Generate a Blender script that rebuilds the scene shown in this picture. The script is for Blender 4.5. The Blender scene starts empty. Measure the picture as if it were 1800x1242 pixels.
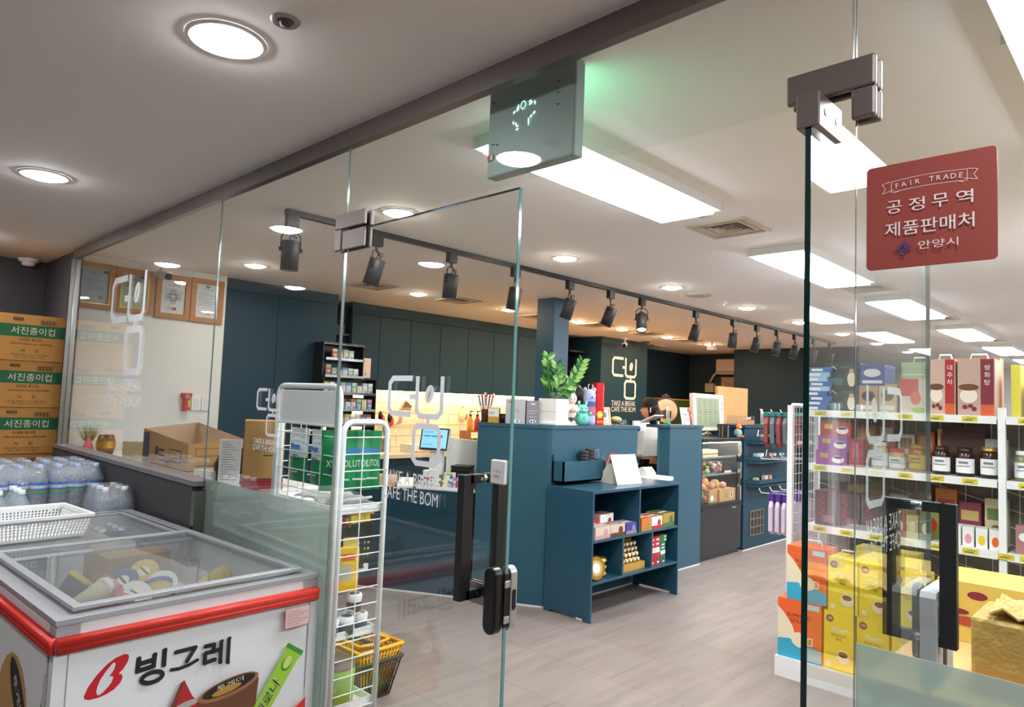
import bpy, math, random
from mathutils import Matrix, Vector
random.seed(7)
R = math.radians
sc = bpy.context.scene
col = sc.collection
PI = math.pi

# ---------------------------------------------------------------- materials
def lin(c):
    if isinstance(c, str):
        c = c.lstrip('#'); c = [int(c[i:i+2], 16)/255 for i in (0, 2, 4)]
    return tuple((x/12.92 if x <= .04045 else ((x+.055)/1.055)**2.4) for x in c) + (1,)

MATS = {}
def mat(name, c, rough=.5, metal=0, noise=0, nscale=8, bump=0, bscale=60, coat=0, spec=.5):
    if name in MATS: return MATS[name]
    m = bpy.data.materials.new(name); m.use_nodes = True
    nt = m.node_tree; b = nt.nodes['Principled BSDF']
    b.inputs['Base Color'].default_value = lin(c); b.inputs['Roughness'].default_value = rough
    b.inputs['Metallic'].default_value = metal; b.inputs['Coat Weight'].default_value = coat
    b.inputs['Specular IOR Level'].default_value = spec
    tc = nt.nodes.new('ShaderNodeTexCoord')
    if noise:
        n = nt.nodes.new('ShaderNodeTexNoise'); n.inputs['Scale'].default_value = nscale; n.inputs['Detail'].default_value = 5
        nt.links.new(tc.outputs['Object'], n.inputs['Vector'])
        mx = nt.nodes.new('ShaderNodeMix'); mx.data_type = 'RGBA'
        L = lin(c)
        mx.inputs[6].default_value = tuple(x*(1-noise) for x in L[:3])+(1,)
        mx.inputs[7].default_value = tuple(min(1, x*(1+noise)) for x in L[:3])+(1,)
        nt.links.new(n.outputs['Fac'], mx.inputs[0]); nt.links.new(mx.outputs[2], b.inputs['Base Color'])
    if bump:
        n2 = nt.nodes.new('ShaderNodeTexNoise'); n2.inputs['Scale'].default_value = bscale
        nt.links.new(tc.outputs['Object'], n2.inputs['Vector'])
        bp = nt.nodes.new('ShaderNodeBump'); bp.inputs['Strength'].default_value = bump; bp.inputs['Distance'].default_value = .01
        nt.links.new(n2.outputs['Fac'], bp.inputs['Height']); nt.links.new(bp.outputs[0], b.inputs['Normal'])
    MATS[name] = m
    return m

def emit(name, c, s):
    if name in MATS: return MATS[name]
    m = bpy.data.materials.new(name); m.use_nodes = True; b = m.node_tree.nodes['Principled BSDF']
    b.inputs['Base Color'].default_value = lin(c); b.inputs['Emission Color'].default_value = lin(c); b.inputs['Emission Strength'].default_value = s
    MATS[name] = m; return m

def clear(name, tint, gloss=1.0, rough=0.0, ior=1.45, bump=0, bscale=30, haze=0, hazecol='#ffffff'):
    """thin clear sheet: transmits straight through with a tint, mirrors by Fresnel on both faces"""
    if name in MATS: return MATS[name]
    m = bpy.data.materials.new(name); m.use_nodes = True; nt = m.node_tree
    nt.nodes.remove(nt.nodes['Principled BSDF']); out = nt.nodes['Material Output']
    tr = nt.nodes.new('ShaderNodeBsdfTransparent'); tr.inputs[0].default_value = lin(tint)
    gl = nt.nodes.new('ShaderNodeBsdfGlossy'); gl.inputs['Roughness'].default_value = rough; gl.inputs[0].default_value = (gloss, gloss, gloss, 1)
    fr = nt.nodes.new('ShaderNodeFresnel'); geo = nt.nodes.new('ShaderNodeNewGeometry')
    mp = nt.nodes.new('ShaderNodeMapRange'); mp.inputs[3].default_value = ior; mp.inputs[4].default_value = 1/ior
    nt.links.new(geo.outputs['Backfacing'], mp.inputs[0]); nt.links.new(mp.outputs[0], fr.inputs[0])
    mx = nt.nodes.new('ShaderNodeMixShader')
    nt.links.new(fr.outputs[0], mx.inputs[0]); nt.links.new(tr.outputs[0], mx.inputs[1]); nt.links.new(gl.outputs[0], mx.inputs[2])
    last = mx
    if haze:
        df = nt.nodes.new('ShaderNodeBsdfDiffuse'); df.inputs[0].default_value = lin(hazecol)
        m2 = nt.nodes.new('ShaderNodeMixShader'); m2.inputs[0].default_value = haze
        nt.links.new(mx.outputs[0], m2.inputs[1]); nt.links.new(df.outputs[0], m2.inputs[2]); last = m2
    if bump:
        tc = nt.nodes.new('ShaderNodeTexCoord'); n2 = nt.nodes.new('ShaderNodeTexNoise'); n2.inputs['Scale'].default_value = bscale
        nt.links.new(tc.outputs['Object'], n2.inputs['Vector'])
        bp = nt.nodes.new('ShaderNodeBump'); bp.inputs['Strength'].default_value = bump; bp.inputs['Distance'].default_value = .02
        nt.links.new(n2.outputs['Fac'], bp.inputs['Height']); nt.links.new(bp.outputs[0], gl.inputs['Normal']); nt.links.new(bp.outputs[0], fr.inputs['Normal'])
    nt.links.new(last.outputs[0], out.inputs[0])
    MATS[name] = m; return m

# ---------------------------------------------------------------- mesh collector
_TXT = {}
def text_geo(s):
    if s in _TXT: return _TXT[s]
    c = bpy.data.curves.new('t', 'FONT'); c.body = s; c.size = 1; c.resolution_u = 3
    o = bpy.data.objects.new('t', c); col.objects.link(o); bpy.context.view_layer.update()
    me = bpy.data.meshes.new_from_object(o.evaluated_get(bpy.context.evaluated_depsgraph_get()))
    vs = [v.co.copy() for v in me.vertices]; fs = [tuple(p.vertices) for p in me.polygons]
    bpy.data.objects.remove(o); bpy.data.curves.remove(c); bpy.data.meshes.remove(me)
    x0 = min(v.x for v in vs); x1 = max(v.x for v in vs); y0 = min(v.y for v in vs); y1 = max(v.y for v in vs)
    g = ([((v.x-x0)/(x1-x0)-.5, (v.y-y0)/(y1-y0)-.5) for v in vs], fs, (x1-x0)/(y1-y0))
    _TXT[s] = g; return g

class MB:
    def __init__(s): s.v = []; s.f = []; s.m = []; s.sm = []; s.mats = []; s.M = Matrix()
    def mi(s, m):
        if m not in s.mats: s.mats.append(m)
        return s.mats.index(m)
    def add(s, vs, fs, m, smooth=False):
        b = len(s.v); i = s.mi(m); M = s.M
        s.v += [tuple(M @ Vector(v)) for v in vs]
        s.f += [tuple(b+k for k in f) for f in fs]; s.m += [i]*len(fs); s.sm += [smooth]*len(fs)
    def box(s, x0, x1, y0, y1, z0, z1, m, top=None, front=None):
        vs = [(x0,y0,z0),(x1,y0,z0),(x1,y1,z0),(x0,y1,z0),(x0,y0,z1),(x1,y0,z1),(x1,y1,z1),(x0,y1,z1)]
        s.add(vs, [(3,2,1,0),(4,5,6,7),(0,1,5,4),(1,2,6,5),(2,3,7,6),(3,0,4,7)], m)
    def cbox(s, c, d, m):
        s.box(c[0]-d[0]/2, c[0]+d[0]/2, c[1]-d[1]/2, c[1]+d[1]/2, c[2]-d[2]/2, c[2]+d[2]/2, m)
    def quad(s, pts, m): s.add(pts, [tuple(range(len(pts)))], m)
    def prism(s, poly, a, b, m, axis='z', smooth=False):
        """poly (2D, counter-clockwise) extruded from a to b along an axis"""
        f = {'z': lambda u, v, w: (u, v, w), 'y': lambda u, v, w: (u, w, v), 'x': lambda u, v, w: (w, u, v)}[axis]
        n = len(poly); vs = [f(u, v, a) for u, v in poly]+[f(u, v, b) for u, v in poly]
        fs = [tuple(reversed(range(n))), tuple(range(n, 2*n))]+[(i, (i+1) % n, n+(i+1) % n, n+i) for i in range(n)]
        if (axis == 'y'): fs = [tuple(reversed(q)) for q in fs]
        s.add(vs, fs, m, smooth)
    def cyl(s, p0, p1, r0, m, r1=None, n=12, caps=True, smooth=True):
        r1 = r0 if r1 is None else r1
        p0 = Vector(p0); p1 = Vector(p1); d = (p1-p0).normalized()
        a = d.orthogonal().normalized(); b = d.cross(a)
        vs = [p0+(a*math.cos(t)+b*math.sin(t))*r0 for t in [2*PI*i/n for i in range(n)]]+[p1+(a*math.cos(t)+b*math.sin(t))*r1 for t in [2*PI*i/n for i in range(n)]]
        s.add(vs, [(i, (i+1) % n, n+(i+1) % n, n+i) for i in range(n)], m, smooth)
        if caps: s.add(vs, [tuple(reversed(range(n))), tuple(range(n, 2*n))], m)
    def lathe(s, prof, m, c=(0,0,0), n=20, smooth=True):
        vs = []; fs = []; k = len(prof)
        for i in range(n):
            t = 2*PI*i/n
            vs += [(c[0]+r*math.cos(t), c[1]+r*math.sin(t), c[2]+z) for r, z in prof]
        for i in range(n):
            j = (i+1) % n
            fs += [(i*k+q, j*k+q, j*k+q+1, i*k+q+1) for q in range(k-1)]
        s.add(vs, fs, m, smooth)
    def tube(s, pts, r, m, n=6, closed=False):
        pts = [Vector(p) for p in pts]; N = len(pts); vs = []; fs = []
        for i, p in enumerate(pts):
            if closed: d = pts[(i+1) % N]-pts[i-1]
            else: d = pts[min(i+1, N-1)]-pts[max(i-1, 0)]
            d.normalize()
            if i == 0: a = d.orthogonal().normalized()
            else:
                a = (a-d*a.dot(d)); a = a.normalized() if a.length > 1e-6 else d.orthogonal().normalized()
            b = d.cross(a)
            vs += [p+(a*math.cos(2*PI*j/n)+b*math.sin(2*PI*j/n))*r for j in range(n)]
        for i in range(N if closed else N-1):
            q = (i+1) % N
            fs += [(i*n+j, i*n+(j+1) % n, q*n+(j+1) % n, q*n+j) for j in range(n)]
        if not closed: fs += [tuple(reversed(range(n))), tuple((N-1)*n+j for j in range(n))]
        s.add(vs, fs, m, True)
    def bar(s, pts, w, h, m, up=(0,0,1)):
        """square-section bar along a polyline, each leg a box"""
        for p, q in zip(pts[:-1], pts[1:]):
            p = Vector(p); q = Vector(q); d = (q-p).normalized(); u = Vector(up)
            if abs(d.dot(u)) > .98: u = Vector((0,1,0))
            a = d.cross(u).normalized(); b = a.cross(d)
            p = p-d*h*.5; q = q+d*h*.5
            vs = [x+a*i*w/2+b*j*h/2 for x in (p, q) for i, j in ((-1,-1),(1,-1),(1,1),(-1,1))]
            s.add(vs, [(3,2,1,0),(4,5,6,7),(0,1,5,4),(1,2,6,5),(2,3,7,6),(3,0,4,7)], m)
    def sph(s, c, r, m, nu=14, nv=9):
        if not isinstance(r, (tuple, list)): r = (r, r, r)
        prof = [(math.cos(-PI/2+PI*i/(nv-1)), math.sin(-PI/2+PI*i/(nv-1))) for i in range(nv)]
        vs = []; fs = []
        for i in range(nu):
            t = 2*PI*i/nu
            vs += [(c[0]+a*math.cos(t)*r[0], c[1]+a*math.sin(t)*r[1], c[2]+b*r[2]) for a, b in prof]
        for i in range(nu):
            j = (i+1) % nu
            for q in range(nv-1): fs.append((i*nv+q, j*nv+q, j*nv+q+1, i*nv+q+1))
        s.add(vs, fs, m, True)
    def build(s, name, parent=None, loc=None, bevel=0, seg=2):
        me = bpy.data.meshes.new(name); me.from_pydata(s.v, [], s.f)
        for m in s.mats: me.materials.append(m)
        me.polygons.foreach_set('material_index', s.m); me.polygons.foreach_set('use_smooth', s.sm); me.update()
        o = bpy.data.objects.new(name, me); col.objects.link(o)
        if parent: o.parent = parent
        if loc: o.location = loc
        if bevel:
            b = o.modifiers.new('Bevel', 'BEVEL'); b.width = bevel; b.segments = seg; b.limit_method = 'ANGLE'; b.angle_limit = R(40)
        return o

class Face:
    """flat print on a face: origin o, unit axes u, v; every mark a hair further out"""
    def __init__(s, mb, o, u, v, n=None, step=.0004):
        s.mb = mb; s.o = Vector(o); s.u = Vector(u).normalized(); s.v = Vector(v).normalized()
        s.n = Vector(n) if n else s.u.cross(s.v); s.k = 1; s.step = step
    def p(s, x, y): return s.o+s.u*x+s.v*y+s.n*(s.k*s.step)
    def poly(s, pts, m): s.mb.add([s.p(*q) for q in pts], [tuple(range(len(pts)))], m); s.k += 1
    def rect(s, x0, y0, x1, y1, m): s.poly([(x0,y0),(x1,y0),(x1,y1),(x0,y1)], m)
    def ell(s, cx, cy, rx, ry, m, a=0, n=18):
        ca, sa = math.cos(a), math.sin(a)
        s.poly([(cx+rx*math.cos(t)*ca-ry*math.sin(t)*sa, cy+rx*math.cos(t)*sa+ry*math.sin(t)*ca) for t in [2*PI*i/n for i in range(n)]], m)
    def text(s, t, cx, cy, h, m, w=None, a=0, slant=0):
        vs, fs, asp = text_geo(t); w = w or h*asp; ca, sa = math.cos(a), math.sin(a)
        P = []
        for x, y in vs:
            X = x*w+slant*y*h; Y = y*h
            P.append(s.p(cx+X*ca-Y*sa, cy+X*sa+Y*ca))
        s.mb.add(P, fs, m); s.k += 1
    def stroke(s, pts, w, m, closed=False):
        pts = list(pts)+([pts[0]] if closed else [])
        for (x0,y0),(x1,y1) in zip(pts[:-1], pts[1:]):
            d = math.hypot(x1-x0, y1-y0); dx, dy = (x1-x0)/d*w/2, (y1-y0)/d*w/2
            e = .42
            s.mb.add([s.p(x0-dx*e+dy, y0-dy*e-dx), s.p(x1+dx*e+dy, y1+dy*e-dx), s.p(x1+dx*e-dy, y1+dy*e+dx), s.p(x0-dx*e-dy, y0-dy*e+dx)], [(0,1,2,3)], m)
            s.k += .02
        s.k += 1

# ---------------------------------------------------------------- objects
def tag(o, label, cat, group=None):
    o['label'] = label; o['category'] = cat
    if group: o['group'] = group
    return o
def struct(o): o['kind'] = 'structure'; return o
def thing(name, label, cat, loc=(0,0,0), rz=0, group=None):
    o = bpy.data.objects.new(name, None); col.objects.link(o); o.empty_display_size = .1
    o.location = loc; o.rotation_euler = (0, 0, rz)
    return tag(o, label, cat, group)
KIDS = {}
def copy_tree(o, parent=None):
    c = o.copy(); col.objects.link(c); c.parent = parent
    for ch in o.children: copy_tree(ch, c)
    return c
def dup(o, loc, rz=0, label=None, group=None):
    c = copy_tree(o); c.location = loc; c.rotation_euler = (0, 0, rz)
    if label: c['label'] = label
    if group: c['group'] = group
    return c

def carton(name, label, cat, loc, rz, d, base, front=None, right=None, left=None, top=None, group=None, extra=None, bevel=.002):
    """a printed box: front faces local -y; w, depth, h; callbacks draw on a Face"""
    w, dp, h = d
    mb = MB(); mb.box(-w/2, w/2, -dp/2, dp/2, 0, h, base)
    if front: front(Face(mb, (-w/2,-dp/2,0), (1,0,0), (0,0,1)), w, h)
    if right: right(Face(mb, (w/2,-dp/2,0), (0,1,0), (0,0,1)), dp, h)
    if left: left(Face(mb, (-w/2,dp/2,0), (0,-1,0), (0,0,1)), dp, h)
    if top: top(Face(mb, (-w/2,-dp/2,h), (1,0,0), (0,1,0)), w, dp)
    if extra: extra(mb, w, dp, h)
    o = mb.build(name); o.location = loc; o.rotation_euler = (0, 0, rz)
    return tag(o, label, cat, group)
# ---------------------------------------------------------------- palette
white = mat('white_paint', '#e9e9e6', .6)
plastic_w = mat('white_plastic', '#eceeee', .35)
wire_w = mat('white_wire', '#eef2f2', .35)
teal = mat('teal_board', '#275466', .42, noise=.06, nscale=3)
teal_dk = mat('teal_cabinet_board', '#1f3f4e', .5, spec=.22, noise=.05, nscale=3)
gap = mat('dark_gap', '#0d1519', .8)
black = mat('black_metal', '#17181a', .45)
black_p = mat('black_plastic', '#121214', .3)
ink = mat('black_ink', '#1d1b1a', .7)
grey_ink = mat('grey_ink', '#77797c', .7)
steel = mat('brushed_steel', '#8d8a86', .32, 1, noise=.1, nscale=20)
nickel = mat('dark_nickel', '#6a625e', .35, .85)
chrome = mat('chrome', '#c9cbcc', .15, 1)
silver = mat('silver_paint', '#b9bdc0', .3, .7)
kraft = mat('kraft_board', '#b98f58', .8, noise=.08, nscale=12)
kraft_l = mat('pale_kraft_board', '#c7b287', .85, noise=.08, nscale=9)
kraft_in = mat('kraft_inside', '#c9ad92', .9, noise=.05)
cupkraft = mat('cup_carton_board', '#c08a44', .75, noise=.06, nscale=10)
green_p = mat('green_print', '#14603a', .6)
cream = mat('cream_print', '#e8dcbd', .6)
paper = mat('paper', '#eceff2', .7)
vinyl = mat('white_vinyl', '#e6e9ec', .6)
red = mat('red_print', '#c22a2a', .5)
redp = mat('red_plastic', '#cf3328', .35)
yellow = mat('yellow_print', '#e7cf2b', .5)
orange = mat('orange_print', '#e8642a', .5)
skyblue = mat('blue_print', '#3aa6c8', .5)
blue = mat('deep_blue_print', '#23489e', .5)
purple = mat('purple_print', '#5b2d86', .5)
pink = mat('pink_print', '#e59aa8', .55)
brown = mat('brown_print', '#6b4126', .6)
maroon = mat('maroon_print', '#7c2334', .55)
lime = mat('lime_print', '#9ccb3b', .5)
gold = mat('gold_foil', '#c9a24a', .28, .8)
goldp = mat('gold_paper', '#cfae62', .6)
oak = mat('oak_frame', '#b3783f', .5, noise=.15, nscale=14)
ply = mat('plywood', '#d2a468', .55, noise=.12, nscale=5)
lilac = mat('lilac_print', '#b9a9d4', .55)
led = emit('led_white', '#f6f9ff', 8.4)
led_k = emit('kitchen_downlight', '#ffd4a0', 105.0)
led_d = emit('downlight_white', '#fff6ea', 45.0)
led_o = emit('street_downlight', '#fdfbff', 41.0)
warm = emit('warm_strip', '#ffd6a0', 10.0)
glass = clear('clear_glass', '#fbfdfc')
glass_dim = clear('freezer_glass', '#dfe4e6', haze=.13, hazecol='#aab2b8')
bag = clear('clear_bag', '#f0f3f5', rough=.12, bump=.6, bscale=25)
edge = mat('glass_edge', '#0a2b28', .12, coat=.5)
edge_l = mat('pale_glass_edge', '#8fa3a0', .12, .6, coat=.5)

# frosted film
def film_mat():
    m = bpy.data.materials.new('frosted_film'); m.use_nodes = True; nt = m.node_tree
    nt.nodes.remove(nt.nodes['Principled BSDF']); out = nt.nodes['Material Output']
    rf = nt.nodes.new('ShaderNodeBsdfRefraction'); rf.inputs['Roughness'].default_value = .42; rf.inputs['IOR'].default_value = 1.02; rf.inputs[0].default_value = lin('#dbe7e3')
    tl = nt.nodes.new('ShaderNodeBsdfTranslucent'); tl.inputs[0].default_value = lin('#d3dfda')
    df = nt.nodes.new('ShaderNodeBsdfDiffuse'); df.inputs[0].default_value = lin('#ccd3d0')
    a = nt.nodes.new('ShaderNodeMixShader'); a.inputs[0].default_value = .4
    b = nt.nodes.new('ShaderNodeMixShader'); b.inputs[0].default_value = .55
    nt.links.new(tl.outputs[0], a.inputs[1]); nt.links.new(df.outputs[0], a.inputs[2])
    nt.links.new(rf.outputs[0], b.inputs[1]); nt.links.new(a.outputs[0], b.inputs[2]); nt.links.new(b.outputs[0], out.inputs[0])
    return m
film = film_mat()

# floor: stone-look vinyl tiles, faint joints, veins along the tiles
def floor_mat():
    m = bpy.data.materials.new('stone_vinyl_floor'); m.use_nodes = True; nt = m.node_tree; b = nt.nodes['Principled BSDF']
    tc = nt.nodes.new('ShaderNodeTexCoord')
    br = nt.nodes.new('ShaderNodeTexBrick'); br.inputs['Scale'].default_value = 1; br.inputs['Brick Width'].default_value = .92; br.inputs['Row Height'].default_value = .46
    br.inputs['Mortar Size'].default_value = .0022; br.inputs['Mortar Smooth'].default_value = .2; br.offset = .5
    br.inputs['Color1'].default_value = lin('#958c86'); br.inputs['Color2'].default_value = lin('#8d847f'); br.inputs['Mortar'].default_value = lin('#6b6461')
    nt.links.new(tc.outputs['Object'], br.inputs['Vector'])
    mp = nt.nodes.new('ShaderNodeMapping'); mp.inputs['Scale'].default_value = (9, 1.2, 1); nt.links.new(tc.outputs['Object'], mp.inputs[0])
    n = nt.nodes.new('ShaderNodeTexNoise'); n.inputs['Scale'].default_value = 1.6; n.inputs['Detail'].default_value = 7; nt.links.new(mp.outputs[0], n.inputs['Vector'])
    n3 = nt.nodes.new('ShaderNodeTexNoise'); n3.inputs['Scale'].default_value = 160; nt.links.new(tc.outputs['Object'], n3.inputs['Vector'])
    ad = nt.nodes.new('ShaderNodeMath'); ad.operation = 'MULTIPLY_ADD'; ad.inputs[1].default_value = .22; nt.links.new(n3.outputs['Fac'], ad.inputs[0]); nt.links.new(n.outputs['Fac'], ad.inputs[2])
    cr = nt.nodes.new('ShaderNodeValToRGB'); cr.color_ramp.elements[0].position = .3; cr.color_ramp.elements[0].color = (.70,.685,.68,1); cr.color_ramp.elements[1].position = .85; cr.color_ramp.elements[1].color = (1.06,1.05,1.05,1)
    nt.links.new(ad.outputs[0], cr.inputs[0])
    mx = nt.nodes.new('ShaderNodeMix'); mx.data_type = 'RGBA'; mx.blend_type = 'MULTIPLY'; mx.inputs[0].default_value = 1
    nt.links.new(br.outputs['Color'], mx.inputs[6]); nt.links.new(cr.outputs[0], mx.inputs[7]); nt.links.new(mx.outputs[2], b.inputs['Base Color'])
    b.inputs['Roughness'].default_value = .42
    return m
# glazed brick tiles of the back wall
def tile_mat():
    m = bpy.data.materials.new('white_wall_tiles'); m.use_nodes = True; nt = m.node_tree; b = nt.nodes['Principled BSDF']
    tc = nt.nodes.new('ShaderNodeTexCoord'); mp = nt.nodes.new('ShaderNodeMapping'); mp.inputs['Rotation'].default_value = (R(90), 0, R(90))
    br = nt.nodes.new('ShaderNodeTexBrick'); br.inputs['Scale'].default_value = 1; br.inputs['Brick Width'].default_value = .4; br.inputs['Row Height'].default_value = .13; br.inputs['Mortar Size'].default_value = .004
    br.inputs['Color1'].default_value = lin('#efe6d2'); br.inputs['Color2'].default_value = lin('#eae0cb'); br.inputs['Mortar'].default_value = lin('#b59f7c')
    sx = nt.nodes.new('ShaderNodeSeparateXYZ'); cx = nt.nodes.new('ShaderNodeCombineXYZ')
    nt.links.new(tc.outputs['Object'], sx.inputs[0]); nt.links.new(sx.outputs[1], cx.inputs[0]); nt.links.new(sx.outputs[2], cx.inputs[1]); nt.links.new(cx.outputs[0], br.inputs['Vector'])
    nt.links.new(br.outputs['Color'], b.inputs['Base Color']); b.inputs['Roughness'].default_value = .25
    return m
ceil_m = mat('ceiling_paint', '#f2efec', .85, noise=.015, nscale=2)
wallw = mat('white_wall_paint', '#e4e6e4', .75, noise=.02, nscale=2)
dark_wall = mat('charcoal_wall', '#3c3a3c', .6, noise=.08, nscale=10)
navy_wall = mat('navy_wall_paint', '#1b303c', .6, spec=.25, noise=.05, nscale=3)

# ================================================================ SETTING
H = 2.5
def room_box(name, *a):
    m = a[-1]; mb = MB(); mb.box(*a[:-1], m); return struct(mb.build(name))
mb = MB(); mb.box(-9.5, 6, -5, 15.5, -.1, 0, floor_mat()); struct(mb.build('floor'))
room_box('floor_kitchen_bounce', -6.69, -4.3, 2.95, 10.3, .0, .006, mat('warm_bounce_floor', '#e6b98a', .5, noise=.1, nscale=6))  # unseen warm wood-toned sheet, added to bounce warm light onto the kitchen ceiling
room_box('ceiling', -9.5, 6, -5, 15.5, H, H+.1, ceil_m)
room_box('wall_left', -6.2, -6.04, .05, 1.195, 0, H, wallw)
room_box('wall_outside_left', -6.95, -6.8, -5, .0, 0, H, dark_wall)
room_box('wall_corner', -6.95, -5.93, -.0, .05, 0, H, dark_wall)
room_box('wall_back', -6.95, -6.7, 2.6, 14, 0, H, navy_wall)
room_box('wall_outside', -6.95, 6, -5, -4.9, 0, H, mat('street_wall', '#4b4a4b', .7))
room_box('wall_right', 5.9, 6, -5, 15.5, 0, H, wallw)
room_box('wall_far', -9.5, 6, 15, 15.2, 0, H, wallw)
room_box('wall_corridor', -5.25, -5.15, 9.6, 15, 0, H, navy_wall)
room_box('wall_end', -5.38, -3.45, 9.5, 9.6, 0, H, navy_wall)
# low charcoal wall under the left window, with its stone sill
room_box('wall_low', -5.93, -3.388, -.045, .045, 0, 1.04, dark_wall)
sill = mat('grey_sill', '#716f70', .35, noise=.15, nscale=15)
room_box('trim_1', -5.93, -3.36, -.05, .05, 1.042, 1.065, sill)
room_box('trim_2', -3.385, -3.345, -.047, .047, 0, 1.02, steel)
room_box('trim_3', -5.93, 4.2, -.016, .016, 2.432, H, mat('bronze_rail', '#7d7470', .32, .7))
room_box('trim_4', -5.93, -5.895, -.03, .03, 1.065, 2.43, steel)
room_box('trim_5', -6.1, 5.9, -.04, .04, -.01, .004, steel)

def pane(name, x0, x1, z0, z1, film_to=None, edges=(1,1)):
    mb = MB(); t = .0022
    mb.quad([(x0,-t,z0),(x1,-t,z0),(x1,-t,z1),(x0,-t,z1)], glass); mb.quad([(x1,t,z0),(x0,t,z0),(x0,t,z1),(x1,t,z1)], glass)
    for x in (x0, x1): mb.box(x-.0006, x+.0006, -t, t, z0, z1, edge_l)
    o = struct(mb.build(name))
    if film_to:
        fb = MB(); fb.box(x0+.002, x1-.002, t+.001, t+.0035, z0, film_to, film); fb.build('frosted_film', o)
    return o
window1 = pane('window_1', -5.89, -3.372, 1.065, 2.43)
window2 = pane('window_2', -3.366, -2.248, .004, 2.43, 1.078)
window3 = pane('window_3', -2.242, -.452, 2.125, 2.43)
window4 = pane('window_4', -.446, 1.2, .004, 2.43, 1.078)
window5 = pane('window_5', 1.206, 3.2, .004, 2.43, 1.078)
# the film on the front side of the same panes is what the street side sees

WH = vinyl
def logo(F, x, y, w, m, bean=None):
    """shop sign: two letters of chamfered strokes with a coffee bean; x, y = lower-left, w = width = height"""
    t = .062*w
    def P(l): return [(x+a*w, y+(1-b)*w) for a, b in l]
    F.stroke(P([(.44,.03),(.09,.03),(.03,.09),(.03,.38),(.09,.44),(.44,.44)]), t, m)
    F.stroke(P([(.55,.02),(.55,.39),(.61,.45),(.92,.45),(.98,.39),(.98,.02)]), t, m)
    F.stroke(P([(.43,.24),(.55,.24)]), t, m)
    F.stroke(P([(.765,.45),(.765,.57)]), t*.9, m)
    F.stroke(P([(.53,.62),(.58,.56),(.92,.56),(.97,.62),(.97,.92),(.91,.97),(.59,.97),(.53,.92)]), t, m, True)
    F.ell(x+.775*w, y+(1-.205)*w, .072*w, .105*w, m, a=-.3)
    if bean: F.poly([(x+(.775+a)*w, y+(.795+b)*w) for a, b in ((.035,.085),(.012,.01),(-.03,-.085),(-.012,-.005))], bean)
def sign_set(F, x, y, w, m, bean, tw, th, t1=-.1, t2=-.24):
    logo(F, x, y, w, m, bean)
    F.text('TAKE A BREAK', x+.5*w, y+t1*w, th, m, w=tw); F.text('CAFE THE BOM', x+.5*w, y+t2*w, th, m, w=tw)

mb = MB(); sign_set(Face(mb, (0,-.0052,0), (1,0,0), (0,0,1)), -4.97, 1.57, .62, WH, grey_ink, .64, .07, -.1, -.25); mb.build('shop_lettering', window1)
mb = MB(); sign_set(Face(mb, (0,-.0052,0), (1,0,0), (0,0,1)), -2.87, 1.315, .2, WH, grey_ink, .2, .022, -.12, -.26); mb.build('shop_lettering', window2)
# ================================================================ DOORS
def leaf(name, w, zt, em):
    """a frameless glass leaf, local x from 0 (hinge side) to w, bottom clear of the floor"""
    mb = MB(); t = .0055
    mb.quad([(0,-t,.012),(w,-t,.012),(w,-t,zt),(0,-t,zt)], glass); mb.quad([(w,t,.012),(0,t,.012),(0,t,zt),(w,t,zt)], glass)
    mb.box(-.0006, .0006, -t, t, .012, zt, edge_l if name == 'door_1' else em); e2 = .0015 if name == 'door_1' else .0005; mb.box(w-e2, w+e2, -t, t, .012, zt, em if name == 'door_1' else edge_l)
    mb.box(0, w, -t, t, zt-.002, zt, edge); mb.box(0, w, -t, t, .01, .012, edge)
    return struct(mb.build(name))
def handle(parent, x, z0, z1):
    """pair of square black pulls, one each face, on two through bolts"""
    mb = MB(); s = .026
    for y in (-.068, .068): mb.box(x-s/2, x+s/2, y-s*.75, y+s*.75, z0, z1, black)
    for z in (z0+s/2, z1-s/2):
        for sg in (-1, 1): mb.box(x-s/2, x+s/2, min(sg*.008, sg*.062), max(sg*.008, sg*.062), z-s/2, z+s/2, black)
    o = mb.build('pull_handle', parent, bevel=.0015)
    b = MB()
    for z in (z0+s/2, z1-s/2):
        b.cyl((x,-.012,z), (x,.012,z), .011, chrome)
        for sg in (-1, 1): b.cyl((x+s/2,sg*.02,z), (x+s/2+.002,sg*.02,z), .005, chrome)
    b.build('bolt', o)
ZT = 2.108
d1 = leaf('door_1', .895, ZT, mat('leaf_edge_teal', '#5f938f', .12, coat=.5)); d1.location = (-2.24, 0, 0)
handle(d1, .79, .945, 1.29)
mb = MB(); sign_set(Face(mb, (0,-.0062,0), (1,0,0), (0,0,1)), .318, 1.285, .285, WH, grey_ink, .285, .04, -.16, -.34); mb.build('shop_lettering', d1)
# push plate
mb = MB(); mb.box(.838, .892, -.022, -.007, 1.268, 1.335, mat('plate_silver', '#dadbdb', .4, .1)); F = Face(mb, (.838,-.022,1.268), (1,0,0), (0,0,1))
F.text('ㄱㅐㅎ', .026, .036, .009, grey_ink, w=.03); F.text('PUSH', .026, .022, .008, grey_ink, w=.02); mb.build('push_plate', d1, bevel=.004)
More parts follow.
